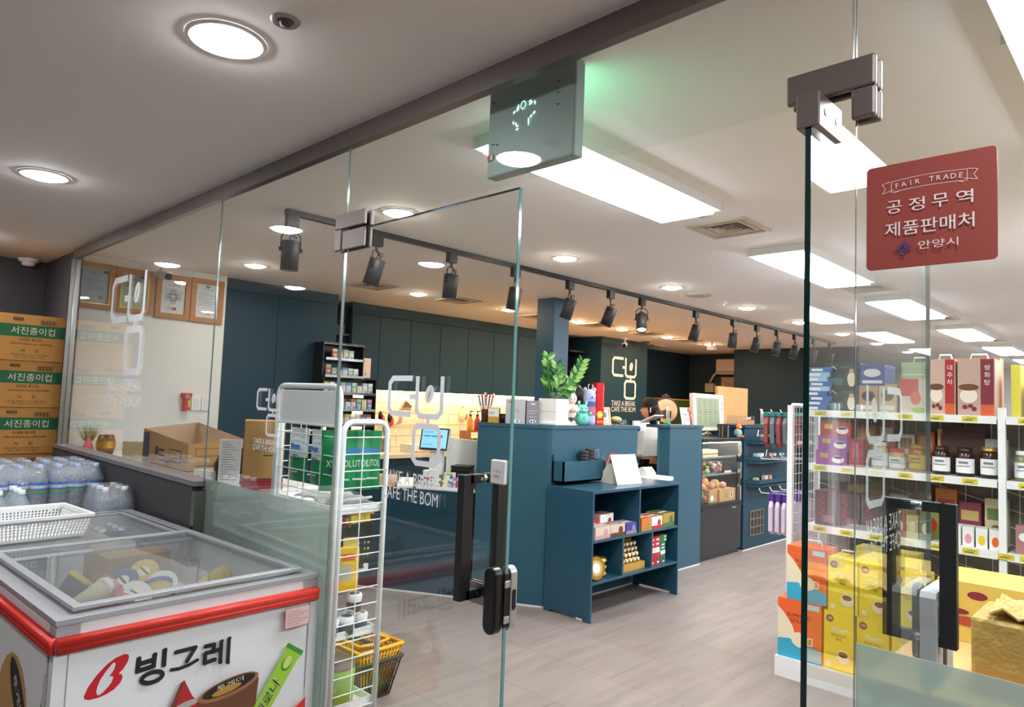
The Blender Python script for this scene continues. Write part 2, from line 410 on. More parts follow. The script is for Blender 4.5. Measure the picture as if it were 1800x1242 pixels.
# lock: black capsule outside, silver body clasping the edge inside
mb = MB()
prof = [(math.cos(t)*.021+.848+.02, (.022 if t < PI else -.022)+math.sin(t)*.021*1.0) for t in [PI*i/12 for i in range(13)]]
def capsule(cx, z0, z1, r): 
    p = [(cx+r*math.cos(PI*i/10), z1-r+r*math.sin(PI*i/10)) for i in range(11)]+[(cx-r*math.cos(PI*i/10), z0+r-r*math.sin(PI*i/10)) for i in range(11)]
    return p
lk = MB(); lk.prism(capsule(.872, .865, 1.045, .024), -.042, -.009, black_p, 'y'); lock = lk.build('lock', d1, bevel=.006)
lk = MB(); lk.prism(capsule(.884, .87, 1.045, .022), .009, .034, silver, 'y'); lk.box(.896, .902, -.012, .012, .885, 1.03, black_p)
for z in (.905, 1.0): lk.box(.9, .9035, -.012, .014, z-.01, z+.01, silver)
lk.cyl((.907,.021,.93), (.9075,.021,.93), .004, chrome); lk.build('lock_body', lock, bevel=.003)
lk = MB(); lk.prism(capsule(.021, .93, .985, .006), .9065, .9085, black_p, 'x'); lk.build('bolt_slot', lock)
mb = MB(); mb.box(.755, .86, -.0095, -.0065, .925, .985, steel); mb.box(.755, .86, .0065, .0095, .925, .985, steel); mb.build('lock_cover', d1, bevel=.001)
# right leaf, standing open a right angle into the shop
d2 = leaf('door_2', .895, ZT, edge); d2.location = (-.511, -.07, 0); d2.rotation_euler = (0, 0, R(90.3))
handle(d2, .80, .905, 1.275)
mb = MB(); sign_set(Face(mb, (.895,.0062,0), (-1,0,0), (0,0,1), n=(0,1,0)), .23, 1.285, .285, WH, grey_ink, .285, .04, -.16, -.34); mb.build('shop_lettering', d2)
lk = MB(); lk.prism(capsule(.868, .84, 1.045, .024), .0085, .03, black_p, 'y'); lock2 = lk.build('lock', d2, bevel=.004)
lk = MB(); lk.prism([(.765,.80),(.953,.80),(.953,.955),(.957,.985),(.957,1.03),(.949,1.045),(.77,1.045),(.762,1.03),(.762,.985),(.765,.955)], -.046, -.0085, mat('lock_silver', '#c6c9cc', .35, .25), 'y'); lk.box(.84, .875, -.0475, -.046, .82, 1.04, black_p); lk.build('lock_body', lock2, bevel=.004)
lk = MB(); lk.prism([(.836+.03*math.cos(t), .92+.034*math.sin(t)) for t in [2*PI*i/16 for i in range(16)]], -.02, -.0085, clear('clear_plastic', '#dfe6e8'), 'y'); lk.build('clear_guard', lock2)
# hinge patches
pm = mat('patch_fitting', '#766d68', .4, .5)
def patch_left():
    mb = MB(); 
    for y0, y1 in ((-.021,-.008), (.008,.021)):
        mb.box(-2.29, -2.10, y0, y1, 2.116, 2.172, pm); mb.box(-2.29, -2.248, y0, y1, 2.035, 2.116, pm)
    o = mb.build('transom_patch', None, bevel=.003); o.parent = window3
    m2 = MB()
    for y0, y1 in ((-.019,-.008), (.008,.019)): m2.box(.0, .14, y0, y1, 2.035, 2.107, pm)
    m2.build('hinge_patch', d1, bevel=.003)
patch_left()
mb = MB()
for y0, y1 in ((-.024,-.008), (.008,.024)):
    mb.box(-.575, -.405, y0, y1, 2.125, 2.187, pm); mb.box(-.449, -.405, y0, y1, 2.065, 2.125, pm)
mb.build('transom_patch', window3, bevel=.005)
m2 = MB()
for y0, y1 in ((-.022,-.008), (.008,.022)): m2.box(-.004, .12, y0, y1, 2.05, 2.118, pm)
m2.box(-.006, -.002, -.022, .022, 2.05, 2.118, pm)
hp = m2.build('hinge_patch', d2, bevel=.002)
m3 = MB()
for x in (.03, .09): m3.cyl((x,-.0235,2.085), (x,-.022,2.085), .008, chrome)
m3.build('screw', hp)

# fair trade plate on the right pane
mb = MB(); rd = mat('sign_red', '#96453c', .4)
def rrect(w, h, r, n=5):
    P = []
    for cx, cy, a in ((w-r, r, -90), (w-r, h-r, 0), (r, h-r, 90), (r, r, 180)):
        P += [(cx+r*math.cos(R(a+90*i/n)), cy+r*math.sin(R(a+90*i/n))) for i in range(n+1)]
    return P
w, h = .206, .196
mb.prism(rrect(w, h, .008), -.0035, 0, rd, 'y'); plate = mb.build('fair_trade_sign'); mb = MB(); F = Face(mb, (0,-.0035,0), (1,0,0), (0,0,1))
pw = mat('sign_white', '#e9dcd8', .6)
for i, (a, b) in enumerate([((.028,.153),(.036,.15)), ]): pass
def arc(x): return .166-.9*(x-.103)**2
xs = [.043+.12*i/10 for i in range(11)]
F.stroke([(x, arc(x)) for x in xs]+[(x, arc(x)-.02) for x in reversed(xs)], .0009, pw, True)
for s in (-1, 1):
    c = .103
    F.stroke([(c+s*.055,.147),(c+s*.075,.142),(c+s*.070,.151),(c+s*.076,.160),(c+s*.062,.163)], .0009, pw); F.stroke([(c+s*.055,.140),(c+s*.046,.144)], .0009, pw)
for i, ch in enumerate('FAIR TRADE'):
    if ch == ' ': continue
    x = .053+.0112*i; F.text(ch, x, arc(x)-.0105, .009, pw, a=-1.8*(x-.103)); F.k -= .9
for q in range(2):
    for i, ch in enumerate('공정무역'): F.text(ch, .048+.037*i+.0006*q, .114, .024, pw, w=.025); F.k -= .9
for k in range(2): F.text('제품판매처', .103, .072, .026, pw, w=.14); F.o = F.o+Vector((.0006,0,.0003))
F.k += 1; bl = mat('emblem_blue', '#2c3a86', .5)
cx, cz = .063, .034
F.stroke([(cx+.0065*math.cos(2*PI*i/20), cz+.0065*math.sin(2*PI*i/20)) for i in range(20)], .0022, bl, True)
for k in range(4):
    a = PI/2*k; ex, ez = cx+.0085*math.cos(a), cz+.0085*math.sin(a)
    F.stroke([(ex+.0035*math.cos(t), ez+.0035*math.sin(t)) for t in [2*PI*i/10 for i in range(10)]], .0018, bl, True)
F.text('안양시', .118, .036, .015, pw, w=.062)
mb.build('printed_lettering', plate); o = plate; o.location = (-.424, -.0062, 1.77)
tag(o, 'brick red fair trade plate fixed to the clear glass beside the open door', 'sign')

# ================================================================ CEILING
# exit lantern seen from the back, green face towards the shop
t = thing('exit_sign', 'pale green exit lantern hanging behind the glass over the doorway', 'exit sign', (-1.42, .125, 2.21))
gm = mat('lantern_case', '#93aaa3', .5); mb = MB(); mb.box(-.18, .18, -.022, .022, 0, .29, gm); case = mb.build('case', t, bevel=.006)
le = emit('lantern_slot', '#bff5ea', .5); mb = MB(); F = Face(mb, (-.18,-.022,0), (1,0,0), (0,0,1))
dots = [(.115,.19,.006,.004,.6),(.127,.196,.0025,.008,0),(.133,.2,.003,.011,0),(.158,.196,.0,.0,0),(.182,.208,.006,.0028,.3),(.186,.2,.009,.0035,.4),(.203,.197,.003,.007,0),(.115,.155,.003,.006,.3),(.127,.148,.003,.006,.5),(.133,.14,.005,.003,0),(.133,.13,.006,.003,.1),(.203,.165,.006,.0035,.6),(.191,.157,.006,.0035,.6),(.182,.14,.0025,.011,0),(.182,.148,.003,.006,0)]
for x, y, rx, ry, a in dots:
    if rx: F.ell(x, y, rx, ry, le, a=a, n=10)
F.stroke([(.158+.01*math.cos(2*PI*i/16), .2+.012*math.sin(2*PI*i/16)) for i in range(16)], .003, le, True)
mb.build('dot_pattern', case)
mb = MB(); F = Face(mb, (-.18,-.022,0), (1,0,0), (0,0,1))
for x, y in ((.015,.245),(.02,.24),(.29,.235),(.29,.2),(.29,.165),(.02,.105),(.04,.1)): F.rect(x, y, x+.01, y+.004, gap)
F.rect(.005, .055, .03, .075, mat('lantern_label', '#b9482f')); F.rect(.018, .057, .028, .073, white); mb.build('marking', case)
mb = MB(); mb.box(-.165, .165, .022, .03, .02, .27, emit('exit_green', '#6fd8a4', 1.5)); mb.build('lit_face', t)

def downlight(label, x, y, group, r=.075, m=None):
    t = thing('ceiling_downlight', label, 'downlight', (x, y, H), 0, group)
    mb = MB(); mb.lathe([(r,-.001),(r*1.05,-.007),(r*1.22,-.006),(r*1.26,-.0005)], white, n=28); mb.build('trim_ring', t)
    mb = MB(); mb.lathe([(0,-.024),(r*.35,-.022),(r*.65,-.0175),(r*.88,-.0105),(r*1.02,-.003)], m or led_d, n=28); mb.build('diffuser', t)
    return t
# street side
G = 'downlights in the ceiling outside the shop glass'
o1 = downlight('large round downlight above the freezer, biggest of the ceiling lamps outside the glass', -1.95, -.61, G, .088, led_o)
o2 = dup(o1, (-3.93,-.63,H), 0, 'round downlight over the water bottles, outside the shop glass'); o2['group'] = G
# lamps of the same rows that the picture shows only mirrored in the glass
for x, y, w3 in ((-5.9,-.64,'over the cup cartons, close to the shop glass'), (-2.0,-1.85,'in the second row outside, beyond the freezer end'), (-4.02,-1.85,'in the second row outside, beyond the freezer side'), (-6.05,-1.85,'in the second row outside, beyond the cup cartons'), (.1,-.62,'before the frosted pane, close to the shop glass'), (.1,-1.85,'in the second row outside, before the frosted pane')):
    dup(o1, (x, y, H), 0, f'round downlight {w3}', 'mirrored downlights outside the glass')
G2 = 'round downlights along the track lights'
ord_ = ['first','second','third','fourth','fifth','sixth','seventh','eighth']
dl = None
for k, y in enumerate((.82, 2.24, 3.64, 5.04, 6.34, 7.7, 9.08, 10.6)):
    lb = f'round downlight in the row beside the track, {ord_[k]} from the glass front'
    dl = dup(dl, (-3.05, y, H), 0, lb) if dl else downlight(lb, -3.05, y, G2)
G3 = 'round downlights over the cafe kitchen'
dk = None
for k, y in enumerate((1.09, 2.73, 4.0, 5.2, 6.13, 7.25, 8.49)):
    lb = f'small round downlight over the cafe kitchen, {ord_[k]} from the glass front'
    if k < 2: c = dup(dl, (-5.29, y, H), 0, lb); c['group'] = G3
    else: dk = dup(dk, (-5.29, y, H), 0, lb) if dk else downlight(lb, -5.29, y, G3, m=led_k)
G4 = 'flat panel lights in rows on the shop ceiling'
def panel(label, x, y0, y1):
    t = thing('ceiling_panel_light', label, 'panel light', (x, (y0+y1)/2, H), 0, G4); hl = (y1-y0)/2
    mb = MB()
    for a in (-1, 1):
        mb.box(min(a*.15,a*.175), max(a*.15,a*.175), -hl, hl, -.045, 0, white); mb.box(-.15, .15, min(a*hl,a*(hl-.025)), max(a*hl,a*(hl-.025)), -.045, 0, white)
    mb.build('frame', t, bevel=.002)
    mb = MB(); a, b = .149, hl-.026; a2, b2 = a-.004, b-.004; zt_, zb = -.043, -.061
    mb.add([(-a,-b,zt_),(a,-b,zt_),(a,b,zt_),(-a,b,zt_),(-a2,-b2,zb),(a2,-b2,zb),(a2,b2,zb),(-a2,b2,zb)], [(7,6,5,4),(0,1,5,4),(1,2,6,5),(2,3,7,6),(3,0,4,7)], led); mb.build('diffuser', t)
    for q in (-.285, .265): mb = MB(); mb.box(-.19, -.176, q-.015, q+.015, -.035, -.01, plastic_w); mb.build('clip', t)
    return t
rows = [(-1.76,'entrance aisle row'), (-.13,'row over the snack shelves'), (1.5,'outer row past the snack shelves')]
p0 = None
for ri, (x, rn) in enumerate(rows):
    for k, y in enumerate((1.0, 3.34, 5.54, 7.92, 10.27, 12.6)):
        lb = f'long panel light in the {rn}, {ord_[k]} from the glass front'
        p0 = dup(p0, (x, y, H), 0, lb) if p0 else panel(lb, x, y-.66, y+.66)
# air vents
def vent(label, x, y, s, g):
    t = thing('ceiling_vent', label, 'air vent', (x, y, H), 0, g); vm = mat('vent_metal', '#cbc1b0', .5); mb = MB()
    for k in range(2):
        a = s/2*(1-.13*k*2); b = a-.025*s/.36
        z0 = -.012+.004*k
        for q in (-1, 1): mb.box(min(q*a,q*b), max(q*a,q*b), -a, a, z0, 0, vm); mb.box(-b, b, min(q*a,q*b), max(q*a,q*b), z0, 0, vm)
    mb.build('frame', t)
    mb = MB()
    for k in range(4):
        a = s*.36*(1-.24*k); zz = -.008-.002*k
        for r in range(4):
            ca, sa = math.cos(PI/2*r), math.sin(PI/2*r); P = [(-a,-a,zz),(a,-a,zz),(a*.86,-a*.86,-.001),(-a*.86,-a*.86,-.001)]
            mb.quad([(x_*ca-y_*sa, x_*sa+y_*ca, z_) for x_, y_, z_ in P], vm)
    mb.build('louver', t)
    mb = MB(); mb.box(-s*.36, s*.36, -s*.36, s*.36, -.001, 0, mat('vent_inside', '#857a6a', .8)); mb.build('backing', t)
    return t
GV = 'square air vents in the shop ceiling'
v0 = vent('square tan air vent between the first two panel lights behind the open doorway', -1.78, 2.12, .34, GV)
for x, y, lb in ((-5.27,2.19,'square air vent over the tall teal closet, close behind the glass'), (-5.25,3.22,'square air vent above the kitchen wall cabinets, second from the glass'), (-5.4,4.59,'square air vent above the kitchen beside the teal post'),
                 (-5.3,5.55,'square air vent just behind the teal post'), (-5.29,6.7,'square air vent before the logo wall'), (-6.3,8.4,'square air vent beside the small dome camera, over the corridor'), (-5.26,7.75,'square air vent before the corridor with the air conditioner'),
                 (-1.76,4.44,'square air vent between the second and third panel light of the aisle row'), (-1.76,6.55,'square air vent between the third and fourth panel light of the aisle row'), (-1.76,9.05,'square air vent between the fourth and fifth panel light of the aisle row')):
    dup(v0, (x, y, H), 0, lb)
mb = MB(); mb.lathe([(0,-.012),(.05,-.014),(.1,-.012),(.115,-.004),(.118,0)], mat('speaker_grey', '#c7c6c2', .6, bump=.5, bscale=300), n=30); o = mb.build('ceiling_speaker'); o.location = (-3.06,4.11,H); tag(o, 'round grey flush speaker in the ceiling between two downlights', 'speaker')
def detector(name, lb, x, y, m=plastic_w, s=1, z=H):
    t = thing(name, lb, 'smoke detector', (x, y, z)); mb = MB(); mb.lathe([(.05*s,-.02*s),(.056*s,-.012*s),(.06*s,0)], m, n=22); mb.lathe([(0,-.02*s),(.05*s,-.02*s)], m, n=22); mb.build('base', t)
    mb = MB(); mb.lathe([(0,-.045*s),(.028*s,-.044*s),(.036*s,-.038*s),(.038*s,-.02*s)], m, n=22); mb.build('sensor', t)
    return t
detector('smoke_detector', 'white smoke detector on the shop ceiling past the round speaker', -3.11, 4.6)
detector('smoke_detector', 'white domed detector on the outside ceiling in the corner above the cup cartons', -6.72, -.14, s=1.3)
t = thing('sprinkler_head', 'small round sprinkler cap in the outside ceiling beside the large downlight', 'sprinkler', (-1.72,-.55,H)); mb = MB(); mb.lathe([(.022,-.003),(.034,-.008),(.04,0)], mat('sprinkler_ring', '#a7a39c', .4), n=22); mb.build('collar', t); mb = MB(); mb.lathe([(0,-.016),(.012,-.016),(.016,-.006),(.022,-.003)], mat('sprinkler_dark', '#4b4642', .5), n=18); mb.build('nozzle', t)
t = thing('sprinkler_head', 'small sprinkler cap in the shop ceiling by the tan vent', 'sprinkler', (-1.77,1.8,H)); mb = MB(); mb.lathe([(0,-.01),(.02,-.012),(.034,-.004),(.036,0)], mat('sprinkler_ring', '#a7a39c'), n=20); mb.build('collar', t)

# cameras
def bullet_cam(lb, x, y, z, rz, k=1):
    t = thing('security_camera', lb, 'security camera', (x, y, z), rz); mb = MB(); mb.cyl((0,0,0), (0,0,-.02*k), .035*k, plastic_w); mb.tube([(0,0,-.02*k),(0,.0,-.06*k),(.03*k,0,-.09*k)], .012*k, plastic_w); mb.build('bracket', t)
    mb = MB(); mb.cyl((-.03*k,0,-.08*k), (.1*k,0,-.115*k), .03*k, plastic_w, n=16); mb.build('body', t); mb = MB(); mb.box(-.04*k, .12*k, -.032*k, .032*k, -.085*k, -.08*k, plastic_w); mb.build('sun_shield', t)
    mb = MB(); mb.cyl((.1*k,0,-.115*k), (.112*k,0,-.118*k), .027*k, black_p, n=16); mb.build('lens', t)
bullet_cam('white bullet camera hanging over the framed certificates', -5.9, .6, H, R(10))
bullet_cam('white bullet camera on the logo wall top edge', -5.95, 7.15, H, R(-60), 1.1)
detector('smoke_detector', 'small grey dome on the ceiling at the logo wall corner', -5.98, 7.75, mat('dome_grey', '#4a4e51', .3), 1.2)
t = thing('wall_projector_mount', 'white box hanging from the ceiling before the corridor', 'ceiling sensor', (-5.1,8.2,H)); mb = MB(); mb.cyl((0,0,0), (0,0,-.06), .02, plastic_w); mb.build('stem', t); mb = MB(); mb.box(-.06,.06,-.05,.05,-.12,-.06,plastic_w); mb.build('box', t, bevel=.008)

# track with spot heads
mb = MB(); mb.box(-3.518, -3.482, .40, 8.72, H-.03, H, black); o = mb.build('track_rail', None, bevel=.002); tag(o, 'long black track rail on the ceiling carrying black spotlights', 'track rail')
def spot(lb, y, tilt, rz):
    t = thing('track_spotlight', lb, 'spotlight', (-3.5, y, H-.03), 0, 'black spotlights on the ceiling track')
    mb = MB(); mb.box(-.02, .02, -.035, .035, -.065, 0, black); mb.cyl((0,0,-.065), (0,0,-.09), .009, black); mb.build('adapter', t, bevel=.002)
    M = Matrix.Translation((0,0,-.09)) @ Matrix.Rotation(rz, 4, 'Z')
    mb = MB(); mb.M = M
    mb.tube([(0,-.052,-.10),(0,-.052,-.03),(0,-.035,-.008),(0,0,0),(0,.035,-.008),(0,.052,-.03),(0,.052,-.10)], .0042, black, 6)
    for s in (-1, 1): mb.cyl((0,s*.046,-.10), (0,s*.062,-.10), .011, black)
    mb.build('yoke', t)
    mb = MB(); mb.M = M; mb.tube([(0,0,-.005),(.01,.01,-.03),(.03,.025,-.04),(.035,.01,-.02),(.015,-.01,-.03),(.0,0,-.07)], .003, black, 5); mb.build('cable', t)
    M2 = M @ Matrix.Translation((0,0,-.10)) @ Matrix.Rotation(tilt, 4, 'Y')
    mb = MB(); mb.M = M2; mb.lathe([(0,.048),(.044,.048),(.048,.044),(.048,-.115),(.043,-.115),(.040,-.06),(0,-.06)], mat('spot_black', '#2b2d31', .55), n=22); b = mb.build('lamp_can', t)
    mb = MB(); mb.M = M2; mb.lathe([(0,-.1),(.042,-.1)], emit('spot_lens', '#ffe0b0', 12.0), n=18, smooth=False); mb.build('lens', b)
    return t
spots = [(.44,.06,-.3),(1.0,.28,.5),(1.6,.06,.3),(2.22,.14,.6),(2.85,.3,.5),(3.4,.36,.6),(3.88,.42,2.2),(4.85,.3,.7),(5.66,.12,.5),(6.24,.3,.5),(6.8,.2,.6),(7.33,.3,.6),(7.95,.2,.6),(8.55,.2,.5)]
on2 = ord_+['ninth','tenth','eleventh','twelfth','thirteenth','fourteenth']
for k, (y, ti, rz) in enumerate(spots):
    spot(f'black can spotlight, {on2[k]} along the ceiling track from the glass front', y, ti, rz)
# ================================================================ STREET SIDE, LEFT
# ---- chest freezer: local x runs out of its near end, y across it
FZ = (-2.275, -.02, 0); FR_ = R(2.6)
fz = thing('chest_freezer', 'white ice cream chest freezer with sliding glass lids and a red bumper strip', 'freezer', FZ, FR_)
Wd, Ln, Ht = .825, 1.76, .85
fw = mat('freezer_white', '#dfe2e4', .4); fg = mat('freezer_trim_grey', '#a9adb0', .35, .3); fin = mat('freezer_liner', '#c9cfd3', .5)
mb = MB()
mb.box(-Ln, 0, -Wd, 0, .08, .45, fw)                       # lower body
for a in ((-.06, 0, -Wd, 0), (-Ln, -Ln+.06, -Wd, 0), (-Ln, 0, -Wd, -Wd+.06), (-Ln, 0, -.06, 0)): mb.box(*a, .45, Ht-.012, fw)
body = mb.build('body', fz)
mb = MB(); mb.box(-Ln+.06, -.06, -Wd+.06, -.06, .45, .455, fin); mb.build('inner_floor', fz)
mb = MB(); mb.box(-Ln+.05, -.05, -Wd+.05, -.05, 0, .08, black); mb.build('plinth', fz)
mb = MB()
for x0, x1, y0, y1 in ((-.055, .004, -Wd-.004, .004), (-Ln-.004, -Ln+.055, -Wd-.004, .004), (-Ln+.055, -.055, -Wd-.004, -Wd+.055), (-Ln+.055, -.055, -.055, .004)): mb.box(x0, x1, y0, y1, Ht-.014, Ht, fg)
mb.build('top_frame', fz)
def lid(x0, x1, z, name='sliding_lid'):
    mb = MB(); e = .028
    for a in ((x1-e, x1, -Wd+.045, -.045), (x0, x0+e, -Wd+.045, -.045), (x0+e, x1-e, -Wd+.045, -Wd+.045+e), (x0+e, x1-e, -.045-e, -.045)): mb.box(*a, z, z+.014, fg)
    o = mb.build(name, fz, bevel=.003); g = MB(); g.quad([(x0+e,-Wd+.045+e,z+.009),(x1-e,-Wd+.045+e,z+.009),(x1-e,-.045-e,z+.009),(x0+e,-.045-e,z+.009)], glass_dim); g.build('lid_glass', o)
    return o
lid(-.95, -.035, Ht+.008); lid(-Ln+.035, -.86, Ht-.014)
# red bumper: three rolled ribs round the near end and both long sides
mb = MB(); pr_ = [(0,-.023),(.015,-.022),(.018,-.018),(.015,-.014),(.019,-.011),(.019,-.006),(.015,-.003),(.02,.001),(.022,.013),(.016,.02),(0,.021)]
zc = .783
mb.prism([(x, z+zc) for x, z in pr_], -Wd+.002, -.002, redp, 'y', True); mb.build('bumper_strip', fz)
mb = MB(); mb.prism([(-Wd-x, z+zc) for x, z in reversed(pr_)], -Ln, .0, redp, 'x', True); mb.build('bumper_strip', fz)
for a in ((-Wd-.003, -Wd+.03), (-.03, .003)): mb = MB(); mb.box(-.03, .003, a[0], a[1], .1, .755, fw); mb.build('corner_trim', fz)
# printed near end
mb = MB(); F = Face(mb, (.0005,-Wd,0), (0,1,0), (0,0,1), step=.0003)
F.rect(.035, .1, Wd-.035, .755, mat('front_print_white', '#e6e9eb', .35)); fgx = grey_ink
Bx, Bz, Bw, Bh = .08, .612, .114, .107
Bp = [(480,690),(500,640),(545,580),(600,530),(650,503),(700,492),(724,500),(729,520),(722,545),(700,580),(674,603),(692,612),(699,630),(688,660),(655,690),(610,709),(560,718),(510,716),(486,706)]
F.poly([(Bx+(x-480)/250*Bw, Bz+(718-y)/226*Bh) for x, y in reversed(Bp)], mat('brand_red', '#c8202c', .35))
Wp = [(556,700),(549,678),(554,650),(568,612),(595,573),(622,543),(638,529),(647,532),(650,545),(642,574),(618,607),(636,608),(642,620),(634,645),(615,668),(588,692),(570,702)]
F.poly([(Bx+(x-480)/250*Bw, Bz+(718-y)/226*Bh) for x, y in reversed(Wp)], fw)
def glyph(x, z, w, h, strokes, t=.019):
    for st in strokes: F.stroke([(x+a*w, z+b*h) for a, b in st], t, ink)
    for st in strokes:
        for a, b in st: F.ell(x+a*w, z+b*h, t*.49, t*.49, ink, n=10)
glyph(.22, .629, .075, .068, [[(.02,.98),(.0,.45),(.6,.5),(.62,1.0)],[(.03,.74),(.6,.78)],[(1.0,1.1),(1.0,.45)]], .0145)
for a in range(20):
    pass
F.stroke([(.262+.03*math.cos(2*PI*i/20), .632+.015*math.sin(2*PI*i/20)) for i in range(20)], .0135, ink, True)
glyph(.322, .625, .07, .068, [[(.08,.95),(.95,.96),(.6,.42)]], .013); glyph(.316, .632, .08, .07, [[(.0,.12),(.3,.08),(.7,.14),(1.0,.26)]], .0105)
glyph(.418, .625, .079, .067, [[(.0,.92),(.36,.92),(.36,.6),(.02,.6),(.02,.15),(.42,.2)],[(.42,.62),(.62,.62)],[(.66,1.0),(.66,.02)],[(.98,1.05),(.98,-.08)]], .0135)
# red cone pack
F.poly([(.27,.40),(.33,.40),(.335,.51),(.357,.60),(.345,.595)], brown)
F.poly([(.29,.30),(.42,.30),(.42,.505),(.385,.545),(.372,.57),(.357,.60),(.335,.53)], mat('pack_red', '#b32430')); F.ell(.372, .525, .04, .01, mat('pack_silver', '#c9c6c2', .3, .5), a=.1); F.ell(.362, .488, .034, .028, cream); F.text('찰떡', .362, .488, .028, ink, w=.045)
# brown tub
F.poly([(.42,.30),(.585,.30),(.607,.545),(.402,.53)], brown); F.ell(.504, .54, .103, .03, mat('tub_rim', '#9c6a45'), a=.14); F.ell(.504, .544, .09, .022, ink, a=.14); F.ell(.496, .535, .05, .011, mat('tub_gold', '#b48a3c'), a=.14); F.text('투게더', .506, .552, .016, cream, w=.09, a=.14)
# green bar
ba = R(56); bx, bz = .668, .505; ca, sa = math.cos(ba), math.sin(ba)
def bp(l): return [(bx+u*ca-v*sa, bz+u*sa+v*ca) for u, v in l]
F.poly(bp([(-.16,-.032),(.1,-.032),(.115,-.04),(.13,-.037),(.13,.037),(.115,.04),(.1,.032),(-.16,.032)]), lime); F.poly(bp([(.115,-.038),(.13,-.037),(.13,.037),(.115,.038)]), mat('pack_green', '#3f8f3a'))
F.ell(bx+.07*ca, bz+.07*sa, .024, .018, mat('pack_green', '#3f8f3a'), a=ba); F.ell(bx+.076*ca, bz+.076*sa, .022, .014, mat('melon', '#c9dd7c'), a=ba)
F.text('메로나', bx-.045*ca, bz-.045*sa, .04, white, w=.125, a=ba, slant=.2); F.k += 1; F.text('메로나', bx-.045*ca, bz-.045*sa, .037, ink, w=.12, a=ba, slant=.2)
F.poly([(.62,.30),(Wd-.036,.30),(Wd-.036,.43),(.68,.36)], redp)
# caution sticker
F.rect(.69, .683, .787, .752, red); F.rect(.692, .685, .785, .750, mat('sticker_pink', '#d9c3c2'))
for k in range(7): F.rect(.698, .692+.0078*k, .698+.08*(.6+.4*((k*7) % 3)/2), .6932+.0078*k, red)
mb.build('front_print', body)
mb = MB(); F = Face(mb, (-Ln,-Wd,0), (1,0,0), (0,0,1)); e0 = Ln
F.ell(e0-.36, .47, .17, .20, mat('tub_gold2', '#b98f4a')); F.ell(e0-.30, .56, .13, .05, ink, a=-.75); F.text('투게더', e0-.295, .56, .035, cream, w=.14, a=-.75); F.poly([(e0-.17,.25),(e0-.04,.25),(e0-.062,.50),(e0-.075,.62)], mat('pack_green', '#3f8f3a')); F.poly([(e0-.15,.25),(e0-.1,.25),(e0-.075,.60)], lime)
F.rect(e0-.07, .62, e0-.035, .69, mat('sticker_grey', '#b9bcbd')); F.rect(e0-.045, .73, e0-.02, .80, black_p); mb.build('side_print', body)
# frost-covered stock
def tub(label, x, y, z, rx, ry, r, h, c1, c2, kind):
    t = thing('ice_cream_tub' if kind == 'tub' else 'ice_cream_cone', label, 'ice cream', (0,0,0)); t.rotation_euler = (rx, ry, random.random()*6)
    M = Matrix.Translation(FZ) @ Matrix.Rotation(FR_, 4, 'Z'); t.location = M @ Vector((x, y, z))
    if kind == 'tub':
        mb = MB(); mb.lathe([(0,0),(r*.8,0),(r*.97,h)], c1, n=18); mb.build('cup', t)
        mb = MB(); mb.lathe([(r*1.03,h-.012),(r*1.05,h+.004),(r*.95,h+.006),(0,h+.004)], c2, n=18); F = Face(mb, (0,0,h+.0045), (1,0,0), (0,1,0)); F.ell(0,0,r*.7,r*.5,cream); F.rect(-r*.45,-r*.08,r*.45,r*.08,ink); mb.build('lid', t)
    else:
        mb = MB(); mb.lathe([(0,0),(.012,0),(r*.9,h*.8)], c1, n=16); mb.build('cone_sleeve', t); mb = MB(); mb.lathe([(r*.92,h*.8),(r,h*.82),(r*.9,h),(0,h)], c2, n=16); mb.build('lid', t)
tw = mat('tub_cow', '#d8d5d0', .5); tb = mat('tub_blue', '#39457f', .5); tr_ = mat('tub_red', '#a33a38', .5); ty = mat('tub_yellow', '#d0ad45', .5); tg = mat('cone_pale', '#c9c7a0', .5)
for i, (x, y, c1, c2, kd, lb) in enumerate([(-.22,-.50,tr_,tr_,'tub','red lidded ice cream tub behind the freezer glass'),(-.25,-.42,tw,tw,'tub','spotted white ice cream tub behind the freezer glass, next to the red tub'),(-.22,-.33,ty,tb,'tub','ice cream tub with a dark blue lid and yellow cup behind the freezer glass'),(-.33,-.27,tb,tw,'tub','blue ice cream tub with a white lid behind the freezer glass'),
        (-.3,-.60,tg,tw,'cone','pale cone pack lying under the freezer glass'),(-.4,-.48,ty,tr_,'tub','yellow ice cream tub with a red lid under the freezer glass'),(-.45,-.36,tw,tb,'tub','white ice cream tub with a blue lid deeper in the freezer'),(-.24,-.2,ty,ty,'cone','golden cone pack lying by the freezer side wall'),(-.4,-.62,tr_,tw,'cone','red cone pack lying by the freezer front wall'),
        (-.52,-.55,tb,ty,'tub','blue ice cream tub with a yellow lid in the freezer middle'),(-.55,-.25,tr_,ty,'tub','red ice cream tub with a yellow lid in the freezer middle')]):
    tub(lb, x-.25, y-.03, .70 if kd == 'tub' else .735, .55 if kd == 'tub' else 1.35, .5, .052, .085 if kd == 'tub' else .14, c1, c2, kd)
def in_fz(x, y, z): return Matrix.Translation(FZ) @ Matrix.Rotation(FR_, 4, 'Z') @ Vector((x, y, z))
mb = MB(); mb.box(-.92, -.1, -Wd+.1, -.1, .0, .235, mat('frozen_box_grey', '#8d8a84')); 
for k in range(7): F = Face(mb, (-.88+.1*k, -Wd+.12, .235), (1,0,0), (0,1,0)); F.rect(0, 0, .055, .55, [tr_, tw, ty, tb][k % 4])
o = mb.build('ice_cream_carton'); o.location = in_fz(0,0,.456); o.rotation_euler = (0,0,FR_); tag(o, 'low carton of wrapped ice creams on the freezer floor under the tubs', 'ice cream carton')
